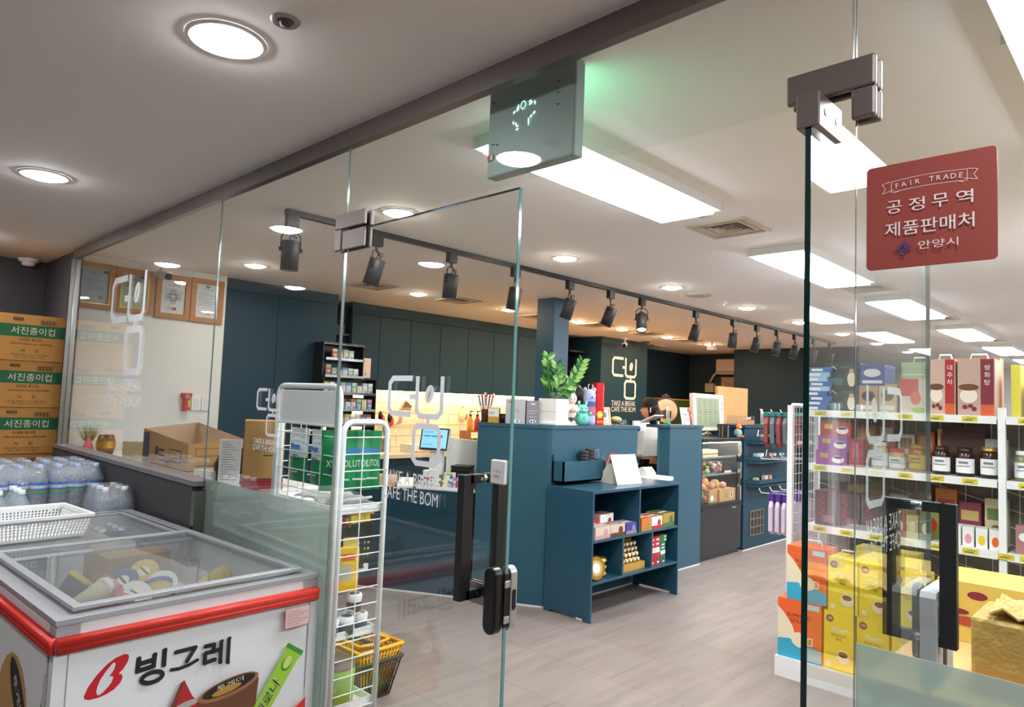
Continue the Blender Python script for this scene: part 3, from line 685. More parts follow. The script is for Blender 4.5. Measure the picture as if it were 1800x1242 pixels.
o = carton('cardboard_carton', 'brown cardboard carton inside the freezer under the lid seam', 'carton', in_fz(-1.09,-.25,.456), FR_, (.28,.25,.33), kraft)
# white perforated basket on the far lid
bx_ = thing('plastic_basket', 'white perforated plastic basket lying on the far freezer lid', 'basket', in_fz(-1.32,-.60,Ht+.001), FR_+R(2))
mb = MB(); L0, W0, L1, W1, hh = .15, .19, .175, .215, .095
def ring(z): a = z/hh; return (L0+(L1-L0)*a, W0+(W1-W0)*a)
for z0, z1 in ((0,.012),(.026,.030),(.038,.042),(.050,.054),(.062,.066),(.074,.094)):
    a0, b0 = ring(z0); a1, b1 = ring(z1)
    for s in (-1, 1):
        mb.add([(s*a0,-b0,z0),(s*a0,b0,z0),(s*a1,b1,z1),(s*a1,-b1,z1)], [(0,1,2,3)], plastic_w); mb.add([(-a0,s*b0,z0),(a0,s*b0,z0),(a1,s*b1,z1),(-a1,s*b1,z1)], [(0,1,2,3)], plastic_w)
a0, b0 = ring(.01); a1, b1 = ring(.08)
n = 30
for k in range(n+1):
    u = -1+2*k/n; w_ = .0032
    for s in (-1, 1):
        mb.add([(s*a0,u*b0-w_,.01),(s*a0,u*b0+w_,.01),(s*a1,u*b1+w_,.08),(s*a1,u*b1-w_,.08)], [(0,1,2,3)], plastic_w); mb.add([(u*a0-w_,s*b0,.01),(u*a0+w_,s*b0,.01),(u*a1+w_,s*b1,.08),(u*a1-w_,s*b1,.08)], [(0,1,2,3)], plastic_w)
mb.box(-L0, L0, -W0, W0, 0, .003, plastic_w)
o = mb.build('basket_wall', bx_); sm = o.modifiers.new('Solidify', 'SOLIDIFY'); sm.thickness = .0025
mb = MB()
for s in (-1, 1): mb.box(s*L1-.008, s*L1+.008, -W1-.006, W1+.006, hh-.012, hh+.004, plastic_w); mb.box(-L1, L1, s*W1-.006, s*W1+.008, hh-.012, hh+.004, plastic_w)
mb.build('rim', bx_, bevel=.003)

# ---- paper cup cartons in the corner
bar_ = mat('barcode_ink', '#5a4630', .8); lbl = mat('label_brown', '#3a2417', .7)
def cup_print(F, w, h):
    F.rect(0, .515*h, w, .78*h, green_p); F.text('서진종이컵', .53*w, .648*h, .18*h*.9, cream, w=.62*w); F.rect(.24*w, .865*h, .38*w, .925*h, lbl); F.text('위생용컵', .31*w, .895*h, .028*h, goldp, w=.11*w)
    for k in range(14): F.rect(.62*w+.0165*w*k, .80*h, .62*w+.0165*w*k+.009*w*(1+(k % 3))*.5, .90*h, bar_); F.k -= 1
    F.k += 1
    F.text('위생용 종이컵', .5*w, .455*h, .065*h, lbl, w=.32*w); F.text('185±5ml(6.5oz)1,000개입', .52*w, .36*h, .055*h, lbl, w=.58*w); F.text('서      진', .5*w, .22*h, .075*h, lbl, w=.26*w); F.text('경기도 용인시 처인구 종이컵로', .5*w, .125*h, .035*h, lbl, w=.52*w); F.text('TEL : (031) 332-3315', .5*w, .07*h, .035*h, lbl, w=.42*w)
def cup_side(F, w, h): F.rect(0, .515*h, w, .78*h, green_p); F.text('서진종이컵', .5*w, .648*h, .16*h, cream, w=.6*w)
for k, (lb, dy) in enumerate((('brown paper cup carton in the corner, half hidden behind the bottles, lowest of its stack',.0), ('brown paper cup carton with green band, third of its stack from the top', .004), ('brown paper cup carton with green band, in the middle of its stack', -.002), ('brown paper cup carton with green band, topmost of its stack', -.008))):
    carton('paper_cup_carton', lb, 'carton', (-6.225+.012*k, -.222+dy, .66+.3325*k), R(90), (.43,.45,.33), cupkraft, front=cup_print, left=cup_side, group='paper cup cartons in the corner')
st = thing('storage_rack', 'low grey steel stand under the cup cartons and water bottles', 'stand', (-5.25,-.42,0)); mb = MB(); mb.box(-1.22, 1.19, -.4, .36, .6, .655, mat('stand_grey', '#6a6a6a', .5, .3)); mb.build('shelf_board', st)
for x in (-1.18, 1.15):
    for y in (-.37, .33): mb = MB(); mb.box(x-.025, x+.025, y-.025, y+.025, 0, .6, steel); mb.build('leg', st)

# ---- two-litre water bottles in shrink wrapped sixes
water = clear('bottle_plastic', '#e8f1f7', rough=.06, bump=.35, bscale=45, haze=.24, hazecol='#eef5fb')
lab_b = mat('bottle_label_blue', '#2f7fd6', .45); lab_g = mat('bottle_label_green', '#6fae3e', .45); lab_w = mat('bottle_label_white', '#dfe8ef', .5); cap_b = mat('bottle_cap_blue', '#a9bfe4', .4); cap_w = mat('bottle_cap_white', '#e3ebf2', .4)
def bottle(label, loc, lab, lab2, z0, z1, capm, group):
    t = thing('water_bottle', label, 'bottle', loc, 0, group); r = .046
    mb = MB(); pf = [(0,.004),(r*.8,0),(r,.012)]
    for k in range(6): z = .03+.02*k; pf += [(r,z),(r*.93,z+.007),(r,z+.014)]
    pf += [(r,.16),(r,.205),(r*.96,.222),(r*.8,.245),(r*.5,.268),(.017,.28),(.016,.3)]
    mb.lathe(pf, water, n=14); mb.build('bottle_body', t)
    mb = MB(); mb.lathe([(r*1.012,z0),(r*1.012,z1)], lab, n=14); mb.lathe([(r*1.018,z0+.004),(r*1.018,z0+(z1-z0)*.3)], lab2, n=14); mb.lathe([(r*1.02,z0+(z1-z0)*.5),(r*1.02,z0+(z1-z0)*.75)], lab_w, n=14)
    mb.build('paper_label', t)
    mb = MB(); mb.lathe([(.0175,.287),(.0175,.307),(0,.308)], capm, n=12); mb.build('cap', t)
    return t
bA = bottle('clear water bottle with a blue label in the nearer six-pack beside the charcoal wall', (0,0,-5), lab_b, lab_w, .07, .15, cap_w, 'water bottles in the nearer six-pack')
bB = bottle('clear water bottle with a green and blue label in the far packs by the cartons', (0,0,-5), lab_b, lab_g, .145, .21, cap_b, 'water bottles in the far packs')
wrap = clear('shrink_wrap', '#f8fafb', rough=.12, ior=1.7, bump=1.0, bscale=30, haze=.08)
RW = ['first','second','third','fourth','fifth','sixth']
def six(x, y, z, proto, first, lb, nx=2, ny=3, off=0, offy=0):
    for i in range(nx):
        for j in range(ny):
            lb2 = (f'clear water bottle in the nearer six-pack, {RW[nx-1-i]} row from the freezer, {RW[1-j]} from the wall' if nx*ny == 6 else f'clear blue-labelled bottle in the far packs, {RW[nx-1-i+off]} row from the freezer, {RW[ny-1-j+offy]} from the wall')
            p = (x+(i-(nx-1)/2)*.0935, y+(j-(ny-1)/2)*.0935, z)
            if first: proto.location = p; proto['label'] = lb2; first = False
            else: dup(proto, p, random.random(), lb2)
    mb = MB(); a, b = nx*.0935/2+.002, ny*.0935/2+.002
    prof = [(a,b,.0),(a,b,.2),(a*.97,b*.97,.225),(a*.85,b*.88,.27),(a*.72,b*.78,.309)]
    vs = []; n = 16
    for ax, by, zz in prof:
        for k in range(n):
            t = 2*PI*k/n; c, s_ = math.cos(t), math.sin(t); q = max(abs(c), abs(s_))*.9+.1
            vs.append((ax*c/q, by*s_/q, zz))
    fs = [(r_*n+k, r_*n+(k+1) % n, (r_+1)*n+(k+1) % n, (r_+1)*n+k) for r_ in range(len(prof)-1) for k in range(n)]+[tuple((len(prof)-1)*n+k for k in range(n))]
    mb.add(vs, fs, wrap, True); o = mb.build('shrink_wrap'); o.location = (x, y, z); tag(o, lb, 'plastic wrap')
six(-4.22, -.155, .655, bA, True, 'clear shrink wrap around the nearer six-pack of water bottles beside the charcoal wall', 3, 2)
first = True
for x, nm in ((-4.80,'front row of far packs'), (-5.09,'back row of far packs')):
    for j, (y, q) in enumerate(((-.19,'next to the charcoal wall'), (-.475,'away from the charcoal wall'))):
        six(x, y, .728, bB, first, f'clear shrink wrap around water bottles, {nm}, {q}', 3, 3, 0 if x > -5 else 3, j*3); first = False
mb = MB(); mb.box(-.45, .24, -.33, .3, 0, .07, kraft); o = mb.build('cardboard_tray'); o.location = (-4.88,-.36,.657); tag(o, 'flat cardboard tray under the far packs of water bottles', 'tray')
bC = dup(bA, (-4.2,-.56,.655), .3, 'clear water bottle behind the white basket, first row from the freezer, first from the six-pack'); bC['group'] = 'water bottles behind the white basket'
for i in range(3):
    for j in range(2):
        if i or j: dup(bC, (-4.2-.0935*i,-.56-.0935*j,.655), random.random(), f'clear water bottle behind the white basket, {RW[i]} row from the freezer, {RW[j]} from the six-pack')
# ================================================================ BEHIND THE LEFT PANE
t = thing('display_counter', 'grey counter with a white top behind the shop glass, carrying cartons', 'counter', (-4.66,.36,0)); mb = MB(); mb.box(-1.27, 1.25, -.28, .27, 0, .97, mat('counter_grey', '#5d6668', .6)); mb.build('carcass', t); mb = MB(); mb.box(-1.28, 1.26, -.295, .28, .97, 1.0, plastic_w); mb.build('counter_top', t, bevel=.003)
# framed certificates
def cert(lb, y0, y1, z0, z1, gilt, pap, kind):
    t = thing('framed_certificate', lb, 'certificate', (-6.038,(y0+y1)/2,(z0+z1)/2), R(90), 'framed certificates on the white wall'); w = (y1-y0)/2; h = (z1-z0)/2; b = .042
    mb = MB()
    for x0, x1, q0, q1 in ((-w,w,h-b,h),(-w,w,-h,-h+b),(-w,-w+b,-h+b,h-b),(w-b,w,-h+b,h-b)): mb.box(x0, x1, -.022, 0, q0, q1, oak)
    if gilt:
        for x0, x1, q0, q1 in ((-w+b-.008,w-b+.008,h-b,h-b+.006),(-w+b-.008,w-b+.008,-h+b-.006,-h+b),(-w+b-.008,-w+b-.002,-h+b,h-b),(w-b+.002,w-b+.008,-h+b,h-b)): mb.box(x0, x1, -.026, -.02, q0, q1, gold)
    mb.build('frame', t)
    mb = MB(); mb.box(-w+b, w-b, -.008, -.002, -h+b, h-b, pap); F = Face(mb, (0,-.008,0), (1,0,0), (0,0,1)); W = w-b; Hh = h-b
    F.text('인증서', 0, Hh*.68, .018, grey_ink, w=.09)
    for k in range(7): F.rect(-W*.8, Hh*(.45-.12*k), W*(.8 if k % 3 else .3), Hh*(.45-.12*k)+.003, grey_ink)
    if kind == 1: F.rect(W*.55, Hh*.75, W*.85, Hh*.92, grey_ink); F.rect(W*.3, -Hh*.75, W*.6, -Hh*.55, mat('stamp_faded', '#b08d86'))
    if kind == 2: F.rect(W*.4, Hh*.8, W*.7, Hh*.9, grey_ink); F.text('인증', 0, -Hh*.7, .015, grey_ink)
    if kind == 3:
        gb = mat('seal_grey', '#8a90a0'); F.stroke([(.032*math.cos(2*PI*i/24), .032*math.sin(2*PI*i/24)) for i in range(24)], .009, gb, True)
        for k in range(4): F.stroke([(.036*math.cos(PI/2*k)+.02*math.cos(t_), .036*math.sin(PI/2*k)+.02*math.sin(t_)) for t_ in [2*PI*i/12 for i in range(12)]], .007, gb, True)
    if kind >= 3: F.rect(W*.05, -Hh*.78, W*.3, -Hh*.62, red); F.text('안양시장', -W*.3, -Hh*.7, .016, grey_ink, w=.07)
    if kind == 4: F.ell(0, Hh*.85, .018, .012, mat('seal_teal', '#4f8f8a'))
    mb.build('sheet', t)
    mb = MB(); mb.quad([(-w+b,-.012,-h+b),(w-b,-.012,-h+b),(w-b,-.012,h-b),(-w+b,-.012,h-b)], clear('frame_glass', '#f4f6f6')); mb.build('cover_glass', t)
cert('certificate in a gilded oak frame, bluish sheet, hard against the window post', .03, .305, 2.09, 2.445, 1, mat('sheet_blue', '#c3d0d6', .7), 1)
cert('certificate in a gilded oak frame, greenish sheet with a border', .31, .585, 2.085, 2.44, 1, mat('sheet_green', '#c6cfae', .7), 2)
cert('certificate in a plain oak frame with a large round grey seal', .61, .885, 2.075, 2.44, 0, paper, 3)
cert('certificate in a plain oak frame beside the teal closet', .89, 1.165, 2.07, 2.445, 0, paper, 4)
# emergency torch and switch plates
t = thing('emergency_torch', 'red emergency torch in its holder on the white wall', 'torch', (-6.035,.905,1.32), R(90)); mb = MB(); mb.prism([(-.03,0),(.03,0),(.022,.05),(.022,.09),(.042,.13),(.042,.145),(-.042,.145),(-.042,.13),(-.022,.09),(-.022,.05)], -.045, -.005, redp, 'y'); mb.build('holder', t, bevel=.005)
mb = MB(); mb.box(.006, .024, -.049, -.045, .03, .085, mat('torch_label', '#d9c25a')); mb.cyl((0,-.045,.115), (0,-.052,.115), .02, chrome, n=14); mb.build('torch', t)
for y, lb in ((.995,'white wall switch plate beside the red torch'), (1.08,'white wall switch plate next to the teal closet')):
    t = thing('switch_plate', lb, 'light switch', (-6.037,y,1.38), R(90)); mb = MB(); mb.box(-.04, .04, -.009, 0, -.062, .062, plastic_w); mb.build('plate', t, bevel=.003)
    for k in range(3): mb = MB(); mb.box(-.018, .022, -.013, -.009, -.042+.03*k, -.016+.03*k, white); mb.build('switch', t, bevel=.001)
# small things on the counter by the window post
t = thing('potted_grass', 'small pot of artificial grass by the window post', 'plant', (-5.82,.15,1.0)); mb = MB(); mb.lathe([(0,0),(.035,0),(.05,.09),(.045,.09),(.04,.08),(0,.08)], plastic_w, n=16); mb.build('pot', t)
mb = MB(); gr = mat('grass_blade', '#6f9a3e', .6)
for k in range(150):
    a = random.random()*6.28; q = random.random(); l = .09+.06*random.random(); s = .02+.09*q
    mb.add([(.02*math.cos(a)-.005,.02*math.sin(a),.08),(.02*math.cos(a)+.005,.02*math.sin(a),.08),(s*math.cos(a)*1.0,s*math.sin(a),.10+l*(1-.3*q))], [(0,1,2)], gr)
mb.build('blade', t)
mb = MB(); mb.lathe([(0,0),(.038,0),(.035,.04),(.02,.09),(.0,.13)], mat('pink_felt', '#d9577c', .8), n=14); o = mb.build('felt_cone'); o.location = (-5.74,.13,1.0); tag(o, 'small pink felt cone beside the potted grass', 'ornament')
t = thing('wooden_barrel', 'little dark wooden barrel with a gold band beside the pink cone', 'ornament', (-5.70,.235,1.0)); mb = MB(); mb.lathe([(0,0),(.05,0),(.062,.05),(.062,.09),(.05,.14),(0,.14)], mat('barrel_wood', '#4a1d14', .3), n=18); mb.build('barrel', t); mb = MB(); mb.lathe([(.0635,.045),(.0645,.07),(.0635,.095)], gold, n=18); mb.build('band', t)
# cartons
carton('folded_carton', 'pale flattened cardboard carton leaning on the counter before the white wall', 'carton', (-5.08,.30,1.0), R(55), (.27,.05,.13), kraft_l, front=lambda F, w, h: [F.rect(w*.68, 0, w*.684, h, grey_ink), F.rect(w*.82, h*.2, w*.96, h*.28, grey_ink), F.rect(w*.82, h*.35, w*.96, h*.4, grey_ink), F.rect(w*.82, h*.5, w*.96, h*.55, grey_ink)])
carton('flat_carton', 'flattened kraft carton with a red mark under the open carton', 'carton', (-4.42,.33,1.0), R(2), (.95,.36,.035), kraft_l, front=lambda F, w, h: [F.rect(w*.42, h*.1, w*.5, h*.9, mat('faded_red', '#b0605a'))])
t = thing('open_carton', 'large open cardboard carton with cut down sides before the white wall', 'carton', (-4.36,.33,1.036), 0)
mb = MB(); a, b = .36, .165
hz = {(-1,-1):.205, (1,-1):.155, (1,1):.175, (-1,1):.245}
cs = [(-1,-1),(1,-1),(1,1),(-1,1)]
for (p, q) in zip(cs, cs[1:]+cs[:1]):
    P = [(p[0]*a,p[1]*b,0),(q[0]*a,q[1]*b,0),(q[0]*a,q[1]*b,hz[q]),(p[0]*a,p[1]*b,hz[p])]
    mb.add(P, [(0,1,2,3)], kraft); s_ = .985; mb.add([(x*s_,y*s_,z) for x, y, z in P], [(3,2,1,0)], kraft_in); mb.add([P[3],P[2],(P[2][0]*s_,P[2][1]*s_,P[2][2]),(P[3][0]*s_,P[3][1]*s_,P[3][2])], [(0,1,2,3)], kraft)
mb.box(-a, a, -b, b, 0, .004, kraft_in)
F = Face(mb, (-a,-b,0), (1,0,0), (0,0,1)); F.rect(.0, .03, .11, .185, mat('print_navy', '#3d4057')); F.rect(.22, .06, .25, .11, ink); F.rect(.26, .06, .27, .11, ink); F.rect(.28, .06, .38, .068, ink); F.rect(.28, .09, .36, .1, ink); F.rect(.45, .04, .62, .11, ink); F.rect(.455, .045, .615, .105, kraft); F.rect(.3, .03, .45, .036, ink)
F = Face(mb, (a,-b,0), (0,1,0), (0,0,1)); F.rect(.04, .085, .2, .13, bar_); F.rect(.043, .088, .197, .127, kraft); F.rect(.04, .03, .2, .034, ink); F.rect(.22, .06, .29, .066, ink)
mb.build('carton_wall', t)
carton('tissue_carton', 'small white tissue box on the counter below the open carton', 'box', (-3.86,.24,1.0), R(8), (.16,.11,.06), mat('tissue_box', '#d9d0c4', .6), front=lambda F, w, h: [F.rect(w*.2, h*.3, w*.4, h*.5, grey_ink)], right=lambda F, w, h: F.rect(w*.5, 0, w*.62, h, mat('faded_red', '#b0605a')))
t = thing('notice_board', 'white printed notice standing by the brown data paper carton', 'notice', (-3.66,.25,1.0), R(50)); mb = MB(); mb.box(-.055, .055, -.004, .004, 0, .24, paper); F = Face(mb, (-.055,-.004,0), (1,0,0), (0,0,1))
for k in range(16): F.rect(.012, .222-.013*k, .012+.08*(.5+.5*((k*5) % 4)/3), .2245-.013*k, grey_ink); F.k = 2
mb.build('sheet', t)
t = thing('black_bowl', 'black rounded bowl upturned between the open carton and the notice', 'bowl', (-3.78,.36,1.0)); mb = MB(); mb.lathe([(.13,0),(.13,.1),(.10,.16),(.05,.19),(0,.2)], black_p, n=22); mb.build('dome', t)
def data_front(F, w, h): F.text('데이터 카드', w*.62, h*.52, .035, ink, w=.13); F.rect(w*.5, h*.39, w*.75, h*.41, lbl); F.rect(.0, 0, .003, h, lbl)
def data_left(F, w, h): F.rect(w*.3, h*.75, w*.7, h*.84, lbl); F.rect(w*.3, h*.5, w*.65, h*.53, lbl); F.rect(w*.55, h*.18, w*.72, h*.32, lbl); F.rect(w*.45, 0, w*.56, h, mat('packing_tape', '#b3905e', .3))
carton('data_carton', 'tall brown cardboard carton with Korean print behind the wire rack', 'carton', (-3.46,.34,1.06), R(62), (.2,.2,.29), kraft, front=data_front, left=data_left)
carton('snack_carton', 'red snack carton under the tall brown carton', 'carton', (-3.46,.34,1.0), R(62), (.2,.2,.058), mat('carton_red', '#a8323a', .5), front=lambda F, w, h: F.rect(w*.1, h*.3, w*.9, h*.34, pink), left=lambda F, w, h: F.rect(0, 0, w, h, mat('carton_lilac', '#c9b9c6')))
# stool of the rack area
# ---- white wire display rack
RX0, RX1, RY0, RY1 = -3.24, -2.68, .29, .55
t = thing('wire_display_rack', 'white wire display rack with a blank header plate behind the glass', 'rack', (0,0,0)); r = .013
mb = MB()
def arch(x0, x1, y0, y1, zt, z0=.02):
    rr = .05; d = Vector((x1-x0, y1-y0, 0)); L = d.length; d.normalize()
    P = [(0,z0),(0,zt-rr)]+[(rr-rr*math.cos(a), zt-rr+rr*math.sin(a)) for a in [PI/2*i/5 for i in range(1,6)]]+[(L-rr+rr*math.sin(a), zt-rr+rr*math.cos(a)) for a in [PI/2*i/5 for i in range(0,6)]]+[(L,z0)]
    return [(x0+d.x*s, y0+d.y*s, z) for s, z in P]
mb.tube(arch(RX0, RX1, RY0, RY0, 1.535), r, wire_w, 8); mb.build('front_frame', t)
mb = MB(); mb.tube(arch(RX1, RX1, RY0+.025, RY1, 1.38), r, wire_w, 8); mb.build('side_frame', t)
mb = MB(); mb.tube(arch(RX0, RX0, RY0+.025, RY1, 1.38), r, wire_w, 8); mb.build('side_frame', t)
mb = MB(); mb.box(RX0+.02, RX1-.02, RY0-.004, RY0+.004, 1.36, 1.515, plastic_w); mb.box(RX0+.02, RX1-.02, RY0-.012, RY0+.012, 1.352, 1.362, plastic_w); mb.build('header_plate', t, bevel=.003)
mb = MB()
for k in range(16): z = 1.31-.085*k; mb.cyl((RX0,RY0,z), (RX1,RY0,z), .0028, wire_w, n=5)
for k in range(1, 4): x = RX0+(RX1-RX0)*k/4; mb.cyl((x,RY0,.04), (x,RY0,1.36), .0028, wire_w, n=5)
mb.build('front_grid', t)
for X in (RX1, RX0):
    mb = MB()
    for k in range(18): z = 1.31-.075*k; mb.cyl((X,RY0,z), (X,RY1,z), .0028, wire_w, n=5)
    mb.cyl((X,(RY0+RY1)/2,.04), (X,(RY0+RY1)/2,1.375), .0028, wire_w, n=5); mb.build('side_grid', t)
SZ = [.105, .42, .97]
for z in SZ:
    mb = MB(); mb.box(RX0+.02, RX1-.02, RY0+.02, RY1-.005, z-.003, z, plastic_w)
    for a in ((RX0+.02,RX1-.02,RY0+.018,RY0+.024),(RX0+.02,RX1-.02,RY1-.009,RY1-.003),(RX1-.024,RX1-.018,RY0+.02,RY1-.005),(RX0+.018,RX0+.024,RY0+.02,RY1-.005)): mb.box(*a, z-.003, z+.032, plastic_w)
    mb.build('shelf_tray', t, bevel=.002)
rack = t
# xylitol pouches
pg = mat('pouch_green', '#13894f', .35); pgd = mat('pouch_dark_green', '#0c6238', .35); pw_ = mat('pouch_white', '#dfe8ea', .35); pb = mat('pouch_blue', '#4d86c4', .35)
def pouch(lb, loc, rz, w=.155, h=.235, white_top=True, group='xylitol gum pouches in the wire rack'):
    mb = MB(); n = 10; m = 8
    def P(i, j, s):
        u = -1+2*i/n; v = j/m; e = (1-u*u)*min(1, 4*v*(1-v)+.15); x = u*w/2*(1-.06*math.sin(PI*v)); return (x, s*.028*e*(1.25-v*.7), v*h)
    for s in (-1, 1):
        vs = [P(i, j, s) for j in range(m+1) for i in range(n+1)]; F0 = []; F1 = []
        for j in range(m):
            for i in range(n):
                a = j*(n+1)+i; q = (a, a+1, a+n+2, a+n+1); q = q if s < 0 else tuple(reversed(q)); (F1 if (j >= m*.45 and white_top) else F0).append(q)
        mb.add(vs, F0, pg, True)
        if F1: mb.add(vs, F1, pw_, True)
    mb.box(-w/2, w/2, -.002, .002, h, h+.022, pw_ if white_top else pg)
    y = -.034
    F = Face(mb, (-w/2,y,0), (1,0,0), (0,0,1)); F.text('XYLITOL', w*.5, h*.5, .03, pgd if white_top else pw_, w=w*.7); F.ell(w*.42, h*.72, .02, .016, pb); F.rect(w*.55, h*.68, w*.85, h*.76, pb); F.ell(w*.3, h*.36, .012, .018, mat('pouch_navy', '#2c2f66')); F.rect(w*.4, h*.2, w*.8, h*.23, pw_)
    o = mb.build('gum_pouch'); o.location = loc; o.rotation_euler = (0,0,rz); return tag(o, lb, 'gum pouch', group)
pouch('green and white xylitol gum pouch at the rack front, beside the header post', (-3.09,.335,1.075), R(4))
pouch('green and white xylitol gum pouch at the rack front, second from the header post', (-2.91,.335,1.075), R(-3))
pouch('green xylitol gum pouch showing through the rack side grid, first behind the glass', (-2.765,.35,1.065), R(62), .16, .25, False)
pouch('green xylitol gum pouch showing through the rack side grid, in the middle', (-2.755,.43,1.065), R(70), .16, .25, False)
pouch('green xylitol gum pouch at the far end of the rack side grid', (-2.755,.50,1.065), R(75), .13, .25, False)
mb = MB(); rnd = random.Random(3)
vs = [((i/8-.5)*.36, (j/3-.5)*.2, .02+.035*rnd.random()) for j in range(4) for i in range(9)]
mb.add(vs, [(j*9+i, j*9+i+1, j*9+i+10, j*9+i+9) for j in range(3) for i in range(8)], mat('silver_bag', '#c5cccf', .25, .4)); o = mb.build('gum_refill_bag'); o.location = (-2.93,.43,.98); o.modifiers.new('S','SOLIDIFY').thickness = .01; tag(o, 'crumpled silver refill bag on the rack tray under the pouches', 'bag')
# black hanging packs under the top tray
for k in range(4):
    t = thing('hanging_snack_pack', ['black snack pack hanging on the rack, first from the glass','black snack pack hanging on the rack, second from the glass','black snack pack hanging on the rack, third from the glass','black snack pack hanging on the rack, fourth from the glass'][k], 'snack pack', (-2.76,.335+.052*k,.705), R(78), 'black snack packs on the rack hooks')
    mb = MB(); mb.box(-.06, .06, -.011, .011, 0, .20, mat('pack_black', '#22241f', .35)); F = Face(mb, (-.06,-.011,0), (1,0,0), (0,0,1)); F.ell(.03, .11, .014, .02, mat('pack_leaf', '#3f9a3c')); 
    for q in range(9): F.ell(.05+.02*(q % 3), .06+.028*(q//3), .006, .006, [cream, pw_, lime][q % 3], n=8)
    mb.build('pouch', t, bevel=.004)
    mb = MB(); mb.box(-.055, .055, -.0115, .0115, .20, .245, mat('pack_header', '#6a1f16', .4)); F = Face(mb, (-.055,-.0115,.2), (1,0,0), (0,0,1)); F.rect(.02, .008, .09, .036, mat('pack_gold', '#e0b43b')); F.rect(.04, .012, .06, .034, red); mb.build('header', t)
    mb = MB(); mb.box(-.035, .035, -.013, -.012, -.012, .02, paper); F = Face(mb, (-.035,-.013,-.012), (1,0,0), (0,0,1)); F.rect(.01, .012, .05, .018, grey_ink); mb.build('price_tag', t)
o = carton('yellow_carton', 'yellow carton on the rack tray below the pouches', 'carton', (-2.86,.46,.9), R(8), (.25,.14,.055), yellow, front=lambda F, w, h: F.ell(w*.25, h*.5, .02, .02, ink), right=lambda F, w, h: F.rect(0, 0, w, h*.3, ink))
t = thing('yellow_candy_bag', 'yellow hanging candy bag halfway down the rack', 'snack bag', (-2.735,.40,.615), R(70)); mb = MB(); mb.box(-.055, .055, -.012, .012, 0, .2, mat('bag_yellow', '#eac32f', .35)); F = Face(mb, (-.055,-.012,0), (1,0,0), (0,0,1)); F.rect(.0, .05, .075, .12, mat('bag_window', '#b9bba8')); F.rect(.03, .14, .09, .17, orange); F.rect(.05, .02, .1, .045, yellow); mb.build('pouch', t, bevel=.004)
mb = MB(); mb.box(-.02, .05, -.006, .006, .2, .24, mat('bag_header', '#d8c86a', .4)); mb.build('header', t)
# gum jars on the lower tray
jw = plastic_w
def jar(lb, loc, cm, h=.085):
    t = thing('gum_jar', lb, 'gum jar', loc, random.random(), 'white gum jars on the rack tray'); mb = MB(); mb.lathe([(0,0),(.031,0),(.033,.006),(.033,h*.72),(.031,h*.75)], jw, n=16); mb.lathe([(.0336,.012),(.0336,h*.66)], mat('jar_label', '#3a3d3b', .5), n=16); F = Face(mb, (-.03,-.034,0), (1,0,0), (0,0,1)); F.rect(.01, h*.18, .05, h*.3, pw_); mb.build('jar_body', t)
    mb = MB(); mb.lathe([(.035,h*.76),(.0355,h),(.032,h+.004),(0,h+.004)], jw, n=16); mb.lathe([(0,h+.0048),(.025,h+.0048)], cm, n=16, smooth=False); mb.build('lid', t)
jd = mat('jar_lid_green', '#51604a'); jb = mat('jar_lid_blue', '#5a9cc8')
for k, (y, x, z, c, lb) in enumerate(((.335,-2.73,.421,jd,'gum jar with a dark green lid on the tray, first behind the glass'), (.41,-2.725,.421,jd,'gum jar with a dark green lid on the tray, middle of the front row'), (.488,-2.735,.421,jd,'gum jar with a dark green lid on the tray, far end of the front row'), (.35,-2.81,.421,jd,'gum jar with a dark green lid in the second row'), (.43,-2.81,.421,jb,'gum jar with a blue lid in the second row near the middle'), (.36,-2.89,.421,jb,'gum jar with a blue lid in the third row'), (.452,-2.735,.511,jd,'gum jar standing on top of the other gum jars'))):
    jar(lb, (x, y, z), c)
# lime carton on the lowest tray
mb = MB(); mb.lathe([(0,0),(.095,0),(.1,.16)], lime, n=24); mb.lathe([(.1015,.16),(.103,.175),(0,.178)], mat('tub_brown', '#6b5a48', .5), n=24); F = Face(mb, (.0,.0,0), (.9,.43,0), (0,0,1)); F.o = Vector((.07,-.1,0)) ; F.text('Xylitol', .02, .1, .03, paper, w=.11); F.text('Green mint', .02, .06, .02, pgd, w=.1); o = mb.build('gum_tub'); o.location = (-2.82,.415,.107); tag(o, 'lime green gum tub on the lowest rack tray', 'tub')
# yellow shopping baskets on the floor behind the rack
def shop_basket(lb, loc, rz, m, m2):
    t = thing('shopping_basket', lb, 'basket', loc, rz, 'stacked shopping baskets behind the rack'); mb = MB(); a0, b0, a1, b1, h = .16, .09, .20, .13, .19
    n = 18
    for k in range(n+1):
        u = -1+2*k/n
        for s in (-1, 1): mb.tube([(u*a0, s*b0, 0),(u*a1, s*b1, h)], .0042, m, 4)
    n = 12
    for k in range(n+1):
        u = -1+2*k/n
        for s in (-1, 1): mb.tube([(s*a0, u*b0, 0),(s*a1, u*b1, h)], .0042, m, 4)
    for z in (.004, .08, .16):
        q = z/h; a, b = a0+(a1-a0)*q, b0+(b1-b0)*q; mb.tube([(-a,-b,z),(a,-b,z),(a,b,z),(-a,b,z)], .005, m, 4, True)
    mb.box(-a0, a0, -b0, b0, -.002, .002, m); mb.build('basket_grid', t)
    mb = MB(); mb.tube([(-a1,-b1,h),(a1,-b1,h),(a1,b1,h),(-a1,b1,h)], .012, m2, 8, True); mb.build('rim', t)
    for s in (-1, 1): mb = MB(); mb.tube([(-.15,s*.015,h+.012),(-.14,s*.09,h+.014),(.14,s*.09,h+.014),(.15,s*.015,h+.012)], .009, m2, 6); mb.build('handle', t)
by = mat('basket_yellow', '#e8a91f', .4); bk = mat('basket_dark', '#3d3f35', .5)
shop_basket('dark grid shopping basket on the floor under the yellow one', (-3.07,.71,.005), R(3), bk, bk)
